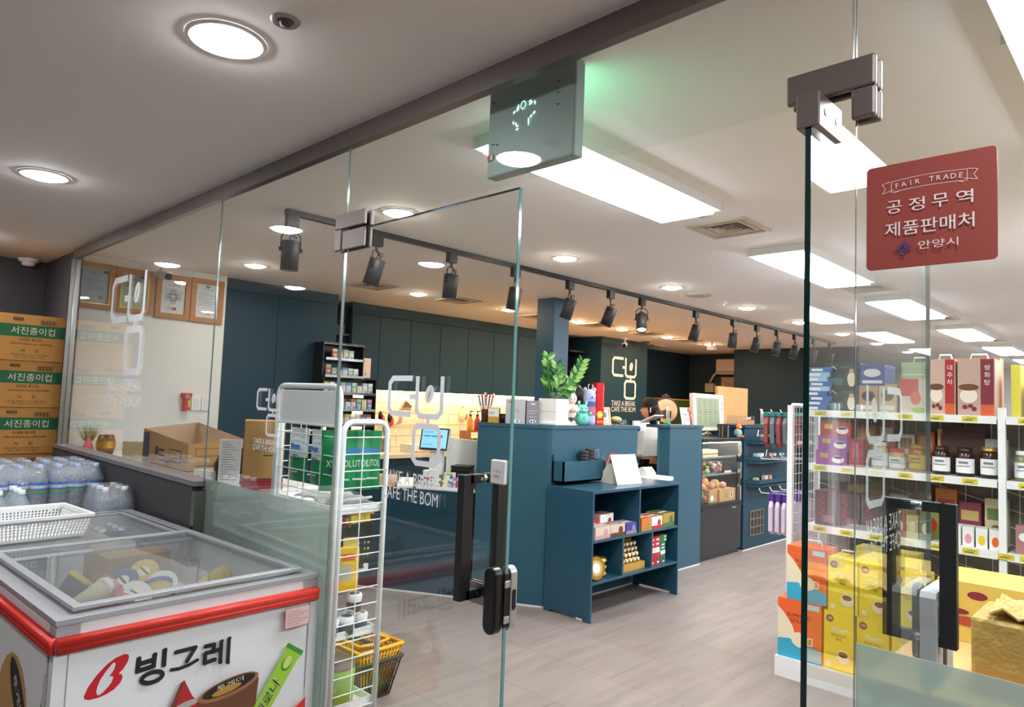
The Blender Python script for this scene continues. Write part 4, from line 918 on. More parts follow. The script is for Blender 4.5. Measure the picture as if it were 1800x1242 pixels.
shop_basket('yellow shopping basket nested in the dark one behind the wire rack', (-3.07,.71,.065), R(3), by, by)
# ================================================================ CAFE SIDE
# tall teal closet and wall cabinets
t = thing('tall_closet', 'tall teal closet with flush doors next to the white wall', 'closet', (0,0,0))
mb = MB(); mb.box(-6.66, -6.12, 1.205, 2.36, 0, 2.5, teal_dk); mb.build('carcass', t)
for k, (y0, y1) in enumerate(((1.21,1.72),(1.726,2.355))):
    mb = MB(); mb.box(-6.12, -6.10, y0, y1, .06, 2.40, teal_dk); mb.build('door', t, bevel=.0015)
mb = MB(); mb.box(-6.12, -6.1, 1.205, 2.36, 2.404, 2.5, teal_dk); mb.build('top_panel', t)
# dark niche with equipment
t = thing('equipment_niche', 'black recess with small equipment between the closet and the wall cabinets', 'niche', (0,0,0)); mb = MB(); mb.box(-6.69, -6.55, 2.365, 2.715, .89, 2.5, black_p); mb.box(-6.55, -6.42, 2.37, 2.71, 2.13, 2.15, black); mb.build('shelf_box', t)
mb = MB(); mb.box(-6.54, -6.44, 2.42, 2.66, 2.151, 2.24, black_p); mb.cyl((-6.44,2.47,2.2), (-6.436,2.47,2.2), .007, emit('red_led', '#ff3a2a', 4)); mb.build('recorder', t)
t = thing('wall_cabinet', 'row of dark teal wall cabinets with flush doors above the tiled wall', 'cabinet', (0,0,0))
mb = MB(); mb.box(-6.69, -6.42, 2.72, 6.35, 1.575, 2.5, teal_dk); mb.build('carcass', t)
ys = [2.725, 3.09, 3.52, 3.97, 4.42, 4.87, 5.32, 5.77, 6.34]
for a, b in zip(ys[:-1], ys[1:]): mb = MB(); mb.box(-6.42, -6.40, a+.003, b-.003, 1.565, 2.38, teal_dk); mb.build('door', t, bevel=.0015)
mb = MB(); mb.box(-6.42, -6.4, 2.72, 6.35, 2.385, 2.5, teal_dk); mb.build('top_panel', t)
mb = MB(); mb.box(-6.60, -6.55, 2.75, 6.3, 1.562, 1.575, warm); mb.build('light_strip', t)
mb = MB(); mb.box(-6.70, -6.692, 2.72, 6.35, .86, 1.58, tile_mat()); struct(mb.build('wall_tiles'))
t = thing('back_counter', 'long kitchen counter with a pale worktop under the tiled wall', 'counter', (0,0,0)); mb = MB(); mb.box(-6.69, -6.12, 2.4, 6.6, 0, .83, teal_dk); mb.build('carcass', t); mb = MB(); mb.box(-6.69, -6.08, 2.4, 6.6, .84, .88, mat('worktop', '#d9d0c2', .35)); mb.build('worktop', t)
# cigarette style tiered display
t = thing('tiered_display', 'black tiered product display with small packs beside the closet', 'display stand', (0,0,0))
yA, yB, xb = 2.12, 2.71, -5.885
tiers = [1.07, 1.225, 1.375, 1.535, 1.70, 1.865]
mb = MB(); mb.box(xb-.2, xb-.18, yA, yB, .88, 2.0, black_p)
mb.box(xb-.2, xb, yA-.012, yA, .88, 1.66, black_p); mb.box(xb-.2, xb, yB, yB+.012, .88, 1.66, black_p); mb.box(xb-.2, xb-.03, yA-.012, yA, 1.66, 1.99, black_p); mb.box(xb-.2, xb-.03, yB-.15, yB-.138, 1.66, 1.99, black_p)
mb.build('frame', t)
for k, z in enumerate(tiers):
    mb = MB(); y2 = yB if k < 4 else yB-.15; mb.box(xb-.18, xb+.01, yA, y2, z-.03, z-.02, black_p); mb.box(xb+.0, xb+.012, yA, y2, z-.035, z-.012, chrome if k % 2 else silver); mb.build('shelf', t)
mb = MB(); mb.box(xb-.2, xb-.02, yA-.012, yB-.138, 1.99, 2.0, black_p); mb.box(xb-.03, xb-.02, yA-.012, yB-.138, 1.985, 2.002, silver); mb.build('top_board', t)
for k in range(3): mb = MB(); mb.box(xb+.011, xb+.0125, yA+.32, yA+.44, tiers[k+1]-.06, tiers[k+1]-.035, emit('backlit_strip', '#ffdf9a', 2.0)); mb.build('backlit_label', t)
packc = [mat('pk%d' % i, c, .5) for i, c in enumerate(('#dfe3e6','#c7d6e4','#d9c7a8','#aac8d8','#5f8fc8','#e3a7b6','#8fb9a4','#b96a4a','#dcd36a','#7a6aa8','#2f3236'))]
nm = ['lowest','second','third','fourth','fifth','top']
rn = random.Random(11)
for k, z in enumerate(tiers):
    n = 9 if k < 4 else 6
    base = None
    for i in range(n):
        y = yA+.035+i*.063 if k < 4 else yA+.05+i*.062
        if k == 5 and i in (0, 5): continue
        c = packc[rn.randrange(10)]; c2 = packc[rn.randrange(11)]
        h = .105 if k < 4 else (.075+.03*rn.random()); w_ = .052
        mb = MB(); mb.box(-w_/2, w_/2, -.012, .012, 0, h, c); F = Face(mb, (-w_/2,-.012,0), (1,0,0), (0,0,1)); F.rect(0, h*.72, w_, h, c2); F.rect(w_*.15, h*.35, w_*.85, h*.5, white); F.rect(w_*.2, h*.4, w_*.6, h*.44, ink); F.ell(w_*.6, h*.2, w_*.25, h*.1, packc[(i*3+k) % 10])
        o = mb.build('product_pack'); o.location = (xb-.03, y, z-.0195); o.rotation_euler = (0,0,R(90))
        tag(o, f'small pack on the {nm[k]} tier of the black display, {ord_[i] if i < 8 else "ninth"} from the closet', 'pack', f'packs on the {nm[k]} tier of the black display')
carton('blank_card', 'pale pink card standing on the step of the black tiered display', 'card', (-5.99,2.645,1.68), R(96), (.13,.012,.20), mat('card_pink', '#d9c4b6', .6), front=lambda F, w, h: F.ell(w*.5, h*.2, .012, .018, mat('card_mark', '#9a8f98')))

# ---- counters
base_w = mat('white_plinth', '#d9d9d6', .6)
def board_prism(mb, poly, z0, z1, m): mb.prism(poly, z0, z1, m)
t = thing('service_counter', 'tall teal service counter with a slanted end carrying the plant and gifts', 'counter', (0,0,0))
front = [(-3.885,2.27),(-3.40,2.535),(-3.38,2.555),(-3.38,3.68),(-3.74,3.68),(-3.74,2.80),(-4.06,2.58)]
mb = MB(); board_prism(mb, front, .012, 1.30, teal); mb.build('carcass', t)
mb = MB(); board_prism(mb, [(-3.895,2.262),(-3.40,2.527),(-3.372,2.55),(-3.372,3.69),(-3.75,3.69),(-3.75,2.81),(-4.07,2.585)], 1.302, 1.33, teal); mb.build('top_board', t, bevel=.002)
mb = MB(); board_prism(mb, [(-3.89,2.262),(-3.40,2.53),(-3.376,2.553),(-3.376,3.68),(-3.5,3.68),(-3.5,2.8),(-4.0,2.5)], 0, .012, base_w); mb.build('plinth', t)
t = thing('checkout_counter', 'low dark teal checkout counter running slantwise behind the wire rack', 'counter', (0,0,0))
lo = [(-5.75,1.218),(-3.915,2.253),(-4.10,2.60),(-5.95,1.7)]
mb = MB(); board_prism(mb, lo, .012, .77, teal_dk); mb.build('carcass', t); mb = MB(); board_prism(mb, [(x+.004, y-.004) for x, y in lo], 0, .012, base_w); mb.build('plinth', t)
mb = MB(); board_prism(mb, lo, .77, .79, teal_dk); mb.build('counter_top', t)
# till area: ledge and equipment in the gap
t = thing('serving_ledge', 'white serving ledge in the gap between the teal counter and the teal pillar block', 'shelf', (0,0,0)); mb = MB(); mb.box(-3.9, -3.22, 3.685, 4.02, .86, .895, plastic_w); mb.build('ledge_board', t, bevel=.006)
mb = MB(); mb.box(-3.9, -3.45, 3.70, 4.0, 0, .859, black_p); mb.build('support', t)
t = thing('pillar_counter', 'teal pillar block between the serving ledge and the fruit fridge', 'counter', (0,0,0)); mb = MB(); board_prism(mb, [(-3.38,4.21),(-3.38,4.80),(-3.52,4.80),(-3.50,4.19),(-3.48,4.20)], .012, 1.305, teal); mb.build('carcass', t); mb = MB(); board_prism(mb, [(-3.37,4.20),(-3.37,4.81),(-3.62,4.81),(-3.62,4.18),(-3.48,4.18)], 1.307, 1.335, teal); mb.build('top_board', t, bevel=.002); mb = MB(); mb.box(-3.48, -3.376, 4.22, 4.8, 0, .012, base_w); mb.build('plinth', t)
t = thing('end_counter', 'teal end block with small shelves, a vent opening and things on top', 'counter', (0,0,0)); mb = MB(); mb.box(-3.8, -3.40, 5.75, 6.92, .012, 1.305, teal_dk); mb.build('carcass', t); mb = MB(); mb.box(-3.81, -3.38, 5.73, 6.93, 1.307, 1.335, teal_dk); mb.build('top_board', t); mb = MB(); mb.box(-3.6, -3.397, 5.75, 6.9, 0, .012, base_w); mb.build('plinth', t)
mb = MB(); gb = mat('grille_bronze', '#8f8475', .4, .5); mb.box(-3.40, -3.398, 5.91, 6.24, .14, .41, black_p)
for k in range(5): y = 5.915+.08*k; mb.box(-3.399, -3.392, y-.006, y+.006, .14, .41, gb)
for k in range(4): z = .145+.087*k; mb.box(-3.399, -3.392, 5.91, 6.24, z-.005, z+.005, gb)
mb.build('grille', t)
LZ = [1.165, .95, .70]
for z in LZ:
    mb = MB(); mb.prism([(-3.40,5.80),(-3.27,5.86),(-3.27,6.72),(-3.40,6.72)], z-.002, z+.008, teal_dk); 
    for a, b in (((-3.40,5.80),(-3.27,5.86)),((-3.27,5.86),(-3.27,6.72))):
        d = Vector((b[0]-a[0], b[1]-a[1])); nrm = Vector((d.y, -d.x)).normalized()*.006; mb.prism([a, b, (b[0]-nrm.x,b[1]-nrm.y), (a[0]-nrm.x,a[1]-nrm.y)], z-.02, z+.055, teal_dk)
    mb.build('ledge', t)
# teal post
mb = MB(); mb.box(-4.50, -4.28, 3.58, 3.80, .0, H, mat('teal_post', '#2c5870', .4)); struct(mb.build('wall_column'))
# logo wall
mb = MB(); mb.box(-6.69, -6.12, 6.80, 8.02, 0, H, teal_dk); struct(mb.build('wall_logo'))
mb = MB(); F = Face(mb, (-6.12,7.08,1.57), (0,1,0), (0,0,1)); sign_set(F, .0, .02, .64, WH, grey_ink, .63, .075, -.095, -.235)
o = mb.build('wall_sign'); tag(o, 'white shop sign with two cup shaped letters on the dark teal logo wall', 'wall sign')
# recess with shelves between cabinets and logo wall
t = thing('wall_shelf_unit', 'dark open shelves in the recess beside the teal post', 'shelf', (0,0,0)); mb = MB(); mb.box(-6.69, -6.62, 6.36, 6.79, .9, 2.45, black_p); mb.build('back_panel', t)
for z in (1.25, 1.6, 1.95, 2.25): mb = MB(); mb.box(-6.62, -6.35, 6.36, 6.79, z, z+.02, black); mb.build('shelf', t)
# wall shelf / wire racks over the counter
t = thing('wire_wall_rack', 'white wire rack with two levels on the tiled wall', 'rack', (0,0,0)); ww = mat('warm_wire', '#d9cdb4', .4)
mb = MB()
for z in (1.18, 1.34):
    for k in range(6): mb.cyl((-6.68+.03*k,3.3,z), (-6.68+.03*k,4.0,z), .003, ww, n=5)
    for k in range(26): mb.cyl((-6.53,3.3+.028*k,z), (-6.53,3.3+.028*k,z+.03), .0018, ww, n=4)
    mb.cyl((-6.53,3.3,z+.03), (-6.53,4.0,z+.03), .003, ww, n=5)
mb.build('tray', t)
for y in (3.34, 3.96): mb = MB(); mb.cyl((-6.675,y,1.12), (-6.675,y,1.56), .006, ww, n=6); mb.build('upright', t)
t = thing('cutting_tool_pot', 'steel pot holding red and orange spatulas on the kitchen counter', 'utensil pot', (-6.45,3.28,.88)); mb = MB(); mb.lathe([(0,0),(.05,0),(.05,.14)], steel, n=16); mb.build('pot', t)
for k, (a, c) in enumerate(((.2, mat('spatula_red', '#e0483a')),(-.15, orange),(.05, black_p),(-.3, black_p))):
    mb = MB(); e = Vector((.02*k-.02, .06*a*5, .30+.02*k)); mb.tube([(0,0,.02), e], .006, black_p, 6); mb.sph(e+Vector((0,a*.1,.04)), (.012,.03,.055), c); mb.build('spatula', t)
for k in range(3): mb = MB(); mb.cyl((0,0,0), (0,.012,0), .075, [white, mat('plate_cream', '#d8c7a8'), white][k], n=22); o = mb.build('plate'); o.location = (-6.60,3.50+.028*k,1.183+.075); o.rotation_euler = (0,0,R(-8)); tag(o, ['white plate standing in the wire rack, first from the spatulas','cream plate standing in the wire rack between two white ones','white plate standing in the wire rack, last of three'][k], 'plate', 'plates in the wire rack')
mb = MB(); mb.prism([(-.07,0),(.07,0),(.09,.05),(0,.11)], -.02, .02, mat('box_brown', '#7c6a4e'), 'x'); o = mb.build('triangle_box'); o.location = (-6.58,3.62,1.346); tag(o, 'small triangular brown box on the upper wire rack', 'box')
t = thing('oven_mitt', 'cream patterned oven mitt hanging on the tiled wall', 'oven mitt', (-6.669,4.62,1.3)); mb = MB(); mb.sph((0,0,0), (.022,.06,.09), mat('mitt_cloth', '#e2cfae', .9)); mb.sph((0,.05,-.02), (.02,.03,.045), mat('mitt_red', '#b06a4a', .9)); mb.build('mitt', t); mb = MB(); mb.tube([(0,0,.08),(0,.01,.11),(0,-.01,.11),(0,0,.08)], .004, orange); mb.build('loop', t)
for k, (y, c, lb) in enumerate(((4.93, mat('syrup_amber', '#d08a2a', .2), 'amber syrup bottle with a black pump on the kitchen counter'), (5.05, mat('syrup_red', '#a8271f', .25), 'red syrup bottle with a black pump next to the amber one'), (5.16, mat('syrup_dark', '#3b2417', .25), 'dark syrup bottle with a black pump, last of three'))):
    t = thing('syrup_bottle', lb, 'bottle', (-6.35,y-.47,1.116), 0, 'pump bottles by the tiled wall'); mb = MB(); mb.lathe([(0,0),(.038,0),(.04,.01),(.04,.12),(.02,.16),(.018,.18)], c, n=16); mb.build('bottle_body', t); mb = MB(); mb.lathe([(.02,.18),(.02,.2),(.006,.205),(.006,.24)], black_p, n=10); mb.box(-.008, .05, -.006, .006, .235, .247, black_p); mb.build('pump', t)
t = thing('spice_shelf', 'small two-level wooden stand with jars behind the tills', 'shelf', (-6.35,4.58,.88)); mb = MB(); wd = mat('stand_wood', '#8a5a34', .6); mb.box(-.1, .1, -.2, .2, .22, .235, wd); mb.box(-.1, .1, -.2, .2, 0, .012, wd)
for y in (-.2, .19): mb.box(-.1, .1, y, y+.01, 0, .22, wd)
mb.build('stand', t)
for k in range(4): mb = MB(); mb.lathe([(0,0),(.03,0),(.03,.13),(.025,.135),(0,.135)], [brown, mat('jar_taupe', '#6a5648'), brown, mat('jar_taupe', '#6a5648')][k], n=14); o = mb.build('storage_jar'); o.location = (-6.31,4.44+.085*k,.8925); tag(o, ['brown storage jar on the low wooden stand, first from the post','taupe storage jar on the low wooden stand, second from the post','brown storage jar on the low wooden stand, third from the post','taupe storage jar on the low wooden stand, last in the row'][k], 'jar', 'jars on the wooden stand')
carton('kitchen_scale', 'white kitchen scale on the pale worktop', 'scale', (-6.3,3.6,.88), R(90), (.3,.22,.09), plastic_w, front=lambda F, w, h: [F.ell(w*.72, h*.5, .025, .025, ink), F.rect(w*.88, h*.35, w*.98, h*.65, grey_ink)])
carton('cutting_board', 'pale wooden cutting board lying on the worktop', 'cutting board', (-6.23,3.75,.88), R(84), (.5,.2,.02), ply)

# ---- till, screens and sweets on the checkout counter
d = Vector((.871,.491)); nn = Vector((-.491,.871))
def on_lo(s, q): p = Vector((-3.892,2.266))-d*s+nn*q; return (p.x, p.y)
ra = math.atan2(.491,.871)
x, y = on_lo(.39, .15)
t = thing('payment_screen', 'white customer screen on a stand showing a blue page', 'screen', (x,y,.79), ra-R(6)); mb = MB(); mb.box(-.1, .1, -.08, .1, 0, .03, plastic_w); mb.box(-.05, .07, .0, .04, .03, .31, plastic_w); mb.box(-.07, .02, -.06, 0, .03, .14, plastic_w); mb.build('stand', t, bevel=.006)
mb = MB(); mb.M = Matrix.Translation((0,-.02,.385)) @ Matrix.Rotation(R(-12), 4, 'X') @ Matrix.Scale(.85, 4); mb.box(-.15, .15, 0, .03, -.11, .11, plastic_w); mb.box(-.145, .145, -.004, 0, -.105, .105, black_p); mb.build('housing', t, bevel=.003)
mb = MB(); mb.M = Matrix.Translation((0,-.02,.385)) @ Matrix.Rotation(R(-12), 4, 'X') @ Matrix.Scale(.85, 4); mb.quad([(-.13,-.0046,-.085),(.13,-.0046,-.085),(.13,-.0046,.09),(-.13,-.0046,.09)], emit('screen_blue', '#7ab6f2', .28)); F = Face(mb, (-.13,-.0046,-.085), (1,0,0), (0,0,1)); F.rect(.02, .15, .12, .154, mat('screen_ink', '#3f6fae')); F.rect(.02, .14, .1, .143, mat('screen_ink', '#3f6fae')); F.rect(.02, .105, .09, .118, mat('screen_teal', '#3fb08f')); F.rect(.10, .105, .17, .118, mat('screen_teal', '#3fb08f')); F.ell(.2, .11, .014, .014, red); F.rect(.02, .03, .12, .034, mat('screen_ink', '#3f6fae')); mb.build('display', t)
mb = MB(); mb.box(.0, .09, -.10, -.085, .03, .15, plastic_w); F = Face(mb, (.0,-.10,.03), (1,0,0), (0,0,1)); F.text('pay', .045, .06, .015, blue); F.ell(.03, .06, .008, .008, orange); mb.build('card_reader', t, bevel=.002)
x, y = on_lo(.17, .31)
t = thing('till_monitor', 'white till monitor seen from behind, tilted beside the payment screen', 'monitor', (x,y,.79), ra+R(20)); mb = MB(); mb.box(-.08, .08, -.06, .1, 0, .02, plastic_w); mb.box(-.03, .03, .0, .05, .02, .2, plastic_w); mb.build('stand', t, bevel=.004); mb = MB(); mb.prism([(-.17,.08),(.16,.03),(.17,.37),(-.17,.40)], -.02, .015, plastic_w, 'y'); mb.build('back_cover', t, bevel=.004)
x, y = on_lo(.13, .13)
t = thing('receipt_printer', 'black receipt printer beside the tall teal counter', 'printer', (x-.02,y,.79), ra); mb = MB(); mb.box(-.08, .07, -.06, .08, 0, .17, black_p); mb.build('body', t, bevel=.008); mb = MB(); mb.box(-.082, .072, -.062, .082, .171, .19, black); mb.build('cover', t, bevel=.004)
t = thing('price_sign', 'small white sign with a round blue and red mark behind the pens', 'sign', (*on_lo(.22,.05),.79), ra+R(10)); mb = MB(); mb.box(-.045, .045, 0, .004, 0, .14, white); F = Face(mb, (-.045,0,0), (1,0,0), (0,0,1)); F.rect(.01, .115, .07, .13, lime); F.ell(.05, .07, .014, .014, red); F.ell(.05, .066, .014, .007, blue); mb.build('sheet', t)
t = thing('card_terminal', 'white card terminal with a small teal display on the checkout counter', 'card terminal', (*on_lo(.59,.06),.79), ra+R(15)); mb = MB(); mb.prism([(-.06,0),(.06,0),(.06,.07),(.04,.075),(-.06,.02)], -.06, .06, plastic_w, 'x'); mb.build('body', t, bevel=.004); mb = MB(); F = Face(mb, (-.05,-.05,.025), (1,0,0), (0,.88,.48)); F.rect(.02, .03, .085, .075, mat('lcd_teal', '#7fb5b0', .3)); mb.build('display', t)
o = carton('sweet_tray', 'peach paper tray at the front of the checkout counter', 'tray', (*on_lo(.82,.07),.79), ra, (.26,.11,.085), mat('peach', '#e6c0a0', .7))
tray = thing('sweet_display_tray', 'clear tray of sweets and pens along the checkout counter edge', 'tray', (*on_lo(.24,.055),.79), ra); mb = MB(); mb.box(-.24, .24, -.05, .05, 0, .006, plastic_w); mb.box(-.24, .24, -.05, -.047, 0, .03, plastic_w); mb.build('tray_wall', tray)
cols = [('white and purple sweet tube', '#e4e2e8', '#7a55a0'), ('red topped sweet tube', '#dfe2e6', '#c03436'), ('dark red topped sweet tube', '#e6e0dc', '#9b2a2a'), ('white sweet tube with blue print', '#eef0f2', '#4d7ec2'), ('pale sweet tube with grey print', '#e2e2dd', '#7a7a7a'), ('green sweet tube', '#2f9a5a', '#e7efe2'), ('orange sweet tube', '#e8702c', '#f2d8b2'), ('lime green sweet tube', '#7ac43a', '#e6f2c8'), ('blue sweet tube', '#3a6fbe', '#dfe8f2'), ('pink sweet tube', '#d877a0', '#f0d6e0'), ('purple sweet packet', '#8a6ab8', '#e4d8f0'), ('dark striped sweet stick', '#2b2b34', '#e8e4e0'), ('white striped sweet stick', '#e9e9ee', '#b03040'), ('black striped sweet stick', '#202026', '#d8d8de'), ('red striped sweet stick', '#b02c38', '#eeeeee')]
for k, (nmx, c1, c2) in enumerate(cols):
    s = .455-.43*k/14
    mb = MB(); h = .095+.03*((k*5) % 3)/2+(.02 if k > 10 else 0); w_ = .024
    mb.box(-w_/2, w_/2, -.012, .012, 0, h, mat('sweet_%d' % k, c1, .4)); m2 = mat('sweetp_%d' % k, c2, .4); F = Face(mb, (-w_/2,-.012,0), (1,0,0), (0,0,1)); F.rect(0, h*.55, w_, h*.75, m2); F.rect(w_*.3, h*.1, w_*.7, h*.4, m2)
    o = mb.build('sweet_packet', None, bevel=.002); p = on_lo(s, .055); o.location = (p[0], p[1], .797); o.rotation_euler = (R(-4), 0, ra); tag(o, f'{nmx} standing in the clear tray on the checkout counter', 'sweets', 'sweets on the checkout counter')

# ---- things on the tall counter (z 1.33)
Z = 1.3305
t = thing('stick_jar', 'brown cup of printed sugar sticks on the slanted counter end', 'stick jar', (-3.925,2.38,Z), .3); mb = MB(); mb.lathe([(0,0),(.03,0),(.032,.1)], brown, n=16); mb.build('cup', t)
for k in range(6): mb = MB(); a = -.25+.1*k; mb.M = Matrix.Translation((.006*k-.015, .01*(k % 3)-.01, .03)) @ Matrix.Rotation(a, 4, 'Y'); mb.box(-.008, .008, -.002, .002, 0, .18+.01*(k % 3), [white, mat('stick_pink', '#d98a95'), white][k % 3]); F = Face(mb, (-.008,-.002,0), (1,0,0), (0,0,1)); F.rect(.003, .1, .013, .16, mat('stick_ink', '#5a6aa0')); F.rect(0, .165, .016, .18, red); mb.build('sugar_stick', t)
carton('yellow_pack', 'white and mustard pack on the slanted counter end', 'pack', (-3.83,2.385,Z), R(30), (.085,.05,.115), mat('mustard', '#c9982f'), front=lambda F, w, h: [F.rect(0, h*.4, w, h*.95, white), F.rect(w*.1, h*.65, w*.6, h*.7, grey_ink), F.rect(w*.1, h*.55, w*.5, h*.58, grey_ink)])
mb = MB(); mb.lathe([(0,0),(.028,0),(.03,.07),(.0,.07)], black_p, n=16); o = mb.build('black_cup'); o.location = (-3.775,2.43,Z); tag(o, 'small black cup between the mustard pack and the grey gift boxes', 'cup')
def gift(F, w, h): F.text('아토믹컵', w*.48, h*.52, .022, mat('gift_ink', '#5b6070'), w=.06); F.rect(w*.15, h*.86, w*.4, h*.9, mat('gift_mark', '#a55a5a')); F.ell(w*.38, h*.1, .018, .014, white); F.ell(w*.62, h*.1, .018, .014, white); F.ell(w*.38, h*.1, .007, .01, blue); F.ell(w*.62, h*.1, .007, .01, blue)
carton('gift_box', 'light grey cup gift box on the counter, wider one', 'box', (-3.69,2.475,Z), R(42), (.15,.09,.185), mat('gift_grey', '#a9abb0', .5), front=gift)
carton('gift_box', 'darker grey cup gift box beside the white flower pot', 'box', (-3.60,2.565,Z), R(50), (.10,.09,.18), mat('gift_grey2', '#7f7d84', .5), front=lambda F, w, h: [F.rect(w*.35, h*.83, w*.65, h*.87, white), F.rect(w*.15, h*.55, w*.85, h*.56, white), F.rect(w*.15, h*.45, w*.7, h*.46, white), F.rect(w*.15, h*.3, w*.8, h*.31, white), F.ell(w*.5, h*.12, .026, .014, white), F.ell(w*.4, h*.12, .007, .01, blue), F.ell(w*.6, h*.12, .007, .01, blue)])
t = thing('potted_plant', 'glossy green potted plant in a square white pot on the teal counter', 'plant', (-3.50,2.70,Z), R(4)); mb = MB(); mb.box(-.085, .085, -.08, .08, .02, .20, white); mb.box(-.084, .084, -.0805, -.08, .1, .102, grey_ink); mb.build('pot', t, bevel=.004); mb = MB(); mb.box(-.1, .1, -.1, .10, 0, .02, white); mb.build('saucer', t, bevel=.004); mb = MB(); mb.box(-.075, .075, -.07, .07, .2005, .203, mat('soil', '#3a2c22', .95)); mb.build('soil', t)
lg = [mat('leaf_green', '#3f7d3c', .22), mat('leaf_light', '#86b765', .22), mat('leaf_dark', '#1e4f2c', .28)]; rl = random.Random(5)
def stem(base, tip, bend, n, ls):
    mb = MB(); base = Vector(base); tip = Vector(tip); P = []
    for i in range(n+1):
        q = i/n; P.append(base.lerp(tip, q)+Vector(bend)*math.sin(PI*q))
    mb.tube(P, .005, mat('stem_green', '#4f7f3c', .4), 6); mb.build('stem', t)
    mb = MB()
    for i in range(2, n+1):
        p = P[i]; dr = (P[i]-P[i-1]).normalized()
        for s in (-1, 1):
            side = dr.cross(Vector((.85,-.5,.1))).normalized()*s; ax = (dr*.75+side*.85+Vector((.25,-.18,0))*rl.random()).normalized(); L = ls*(.75+.4*rl.random())*(1-.3*abs(i/n-.55)); nm_ = ax.cross(dr).normalized(); wv = ax.cross(nm_).normalized()
            m = lg[rl.randrange(3)]; V = []
            for a, b in ((0,0),(.18,.16),(.45,.24),(.75,.16),(1,0)): V.append((a, b))
            L1 = [p+ax*L*a+wv*L*b+nm_*L*.06 for a, b in V]; L2 = [p+ax*L*a-wv*L*b+nm_*L*.06 for a, b in V]; Cn = [p+ax*L*a for a, b in V]
            for k in range(4): mb.add([L1[k],L1[k+1],Cn[k+1],Cn[k]], [(0,1,2,3)], m, True); mb.add([Cn[k],Cn[k+1],L2[k+1],L2[k]], [(0,1,2,3)], m, True)
    mb.build('foliage', t)
stem((-.02,-.01,.2), (-.04,-.04,.53), (-.015,.0,0), 12, .085); stem((.01,.0,.2), (.015,.0,.46), (0,.02,0), 11, .085); stem((.03,.02,.2), (.10,.22,.50), (.0,.02,-.02), 11, .08); stem((.02,-.02,.2), (.05,.12,.36), (.02,.02,-.02), 8, .075); stem((-.03,.02,.2), (-.06,.05,.44), (-.02,0,0), 10, .075); stem((0,.01,.2), (.05,-.02,.38), (.02,.0,0), 8, .08)
# figurines
t = thing('doll_figurine', 'white hooded doll figurine with long ears holding a pink ball', 'figurine', (-3.45,2.85,Z), R(55)); dw = mat('doll_white', '#ebe7e0', .35)
mb = MB(); mb.box(-.036, .036, -.03, .03, 0, .015, dw)
for s in (-1, 1): mb.sph((s*.02,-.008,.02), (.018,.028,.016), dw); mb.cyl((s*.018,0,.02), (s*.018,0,.08), .016, mat('doll_grey', '#6d6a69', .6), r1=.019)
mb.lathe([(.03,.06),(.042,.08),(.045,.12),(.036,.155),(.02,.17)], dw, n=18); mb.sph((0,0,.205), (.046,.044,.05), dw)
for s in (-1, 1): mb.tube([(s*.04,0,.15),(s*.052,-.025,.12),(s*.02,-.05,.115)], .013, dw, 8)
for s in (-1, 1): mb.tube([(s*.02,.005,.245),(s*.028,.01,.28),(s*.035,.012,.31)], .010, dw, 8)
mb.build('body', t); mb = MB(); mb.sph((0,-.02,.2), (.034,.03,.036), mat('doll_face', '#e8cdb8', .4)); mb.sph((-.013,-.049,.205), .0045, ink, 8, 6); mb.sph((.013,-.049,.205), .0045, ink, 8, 6); mb.build('face', t); mb = MB(); mb.sph((0,-.06,.12), .02, mat('doll_pink', '#e7a5a0', .4)); mb.build('ball', t)
t = thing('teal_figurine', 'round turquoise animal figurine at the front of the teal counter', 'figurine', (-3.43,2.97,Z), R(55)); tqm = mat('turquoise', '#74d3c4', .3); mb = MB(); mb.sph((0,0,.055), (.058,.055,.06), tqm); mb.sph((0,-.012,.125), (.044,.042,.04), tqm); mb.sph((0,-.05,.115), (.02,.018,.014), tqm, 10, 7)
for s in (-1, 1): mb.tube([(s*.022,0,.15),(s*.032,.0,.175),(s*.028,-.004,.19)], .011, tqm, 8); mb.tube([(s*.04,-.02,.08),(s*.058,-.04,.09),(s*.05,-.055,.1)], .01, tqm, 8)
mb.build('body', t); mb = MB(); mb.sph((-.016,-.05,.135), .005, ink, 8, 6); mb.sph((.016,-.05,.135), .005, ink, 8, 6); F = Face(mb, (0,-.0555,.06), (1,0,0), (0,0,1)); F.ell(0,0,.012,.012,ink); F.ell(0,0,.009,.009,tqm); mb.build('face_mark', t)
t = thing('bear_figurine', 'tall lilac bear figurine in a red plaid skirt beside the red gift tin', 'figurine', (-3.455,3.09,Z), R(60)); bm_ = mat('bear_lilac', '#aab4e0', .35); pk = mat('plaid_pink', '#c46a78', .6); pb2 = mat('plaid_blue', '#4d5590', .6)
mb = MB(); mb.lathe([(0,0),(.05,0),(.052,.03),(.05,.09),(.048,.1)], bm_, n=20); mb.lathe([(.046,.185),(.05,.2),(.05,.25),(.042,.275),(.02,.288),(0,.29)], bm_, n=20); mb.sph((0,-.046,.225), (.02,.016,.015), bm_, 10, 7)
for s in (-1, 1): mb.sph((s*.04,0,.285), (.018,.012,.02), bm_, 10, 7)
mb.build('body', t); mb = MB(); mb.lathe([(.053,.08),(.054,.12),(.05,.15)], pk, n=20); mb.lathe([(.051,.15),(.051,.19)], pb2, n=20)
for k in range(20): a = 2*PI*k/20; mb.cyl((.0545*math.cos(a),.0545*math.sin(a),.08), (.051*math.cos(a),.051*math.sin(a),.15), .0018, pb2, n=4)
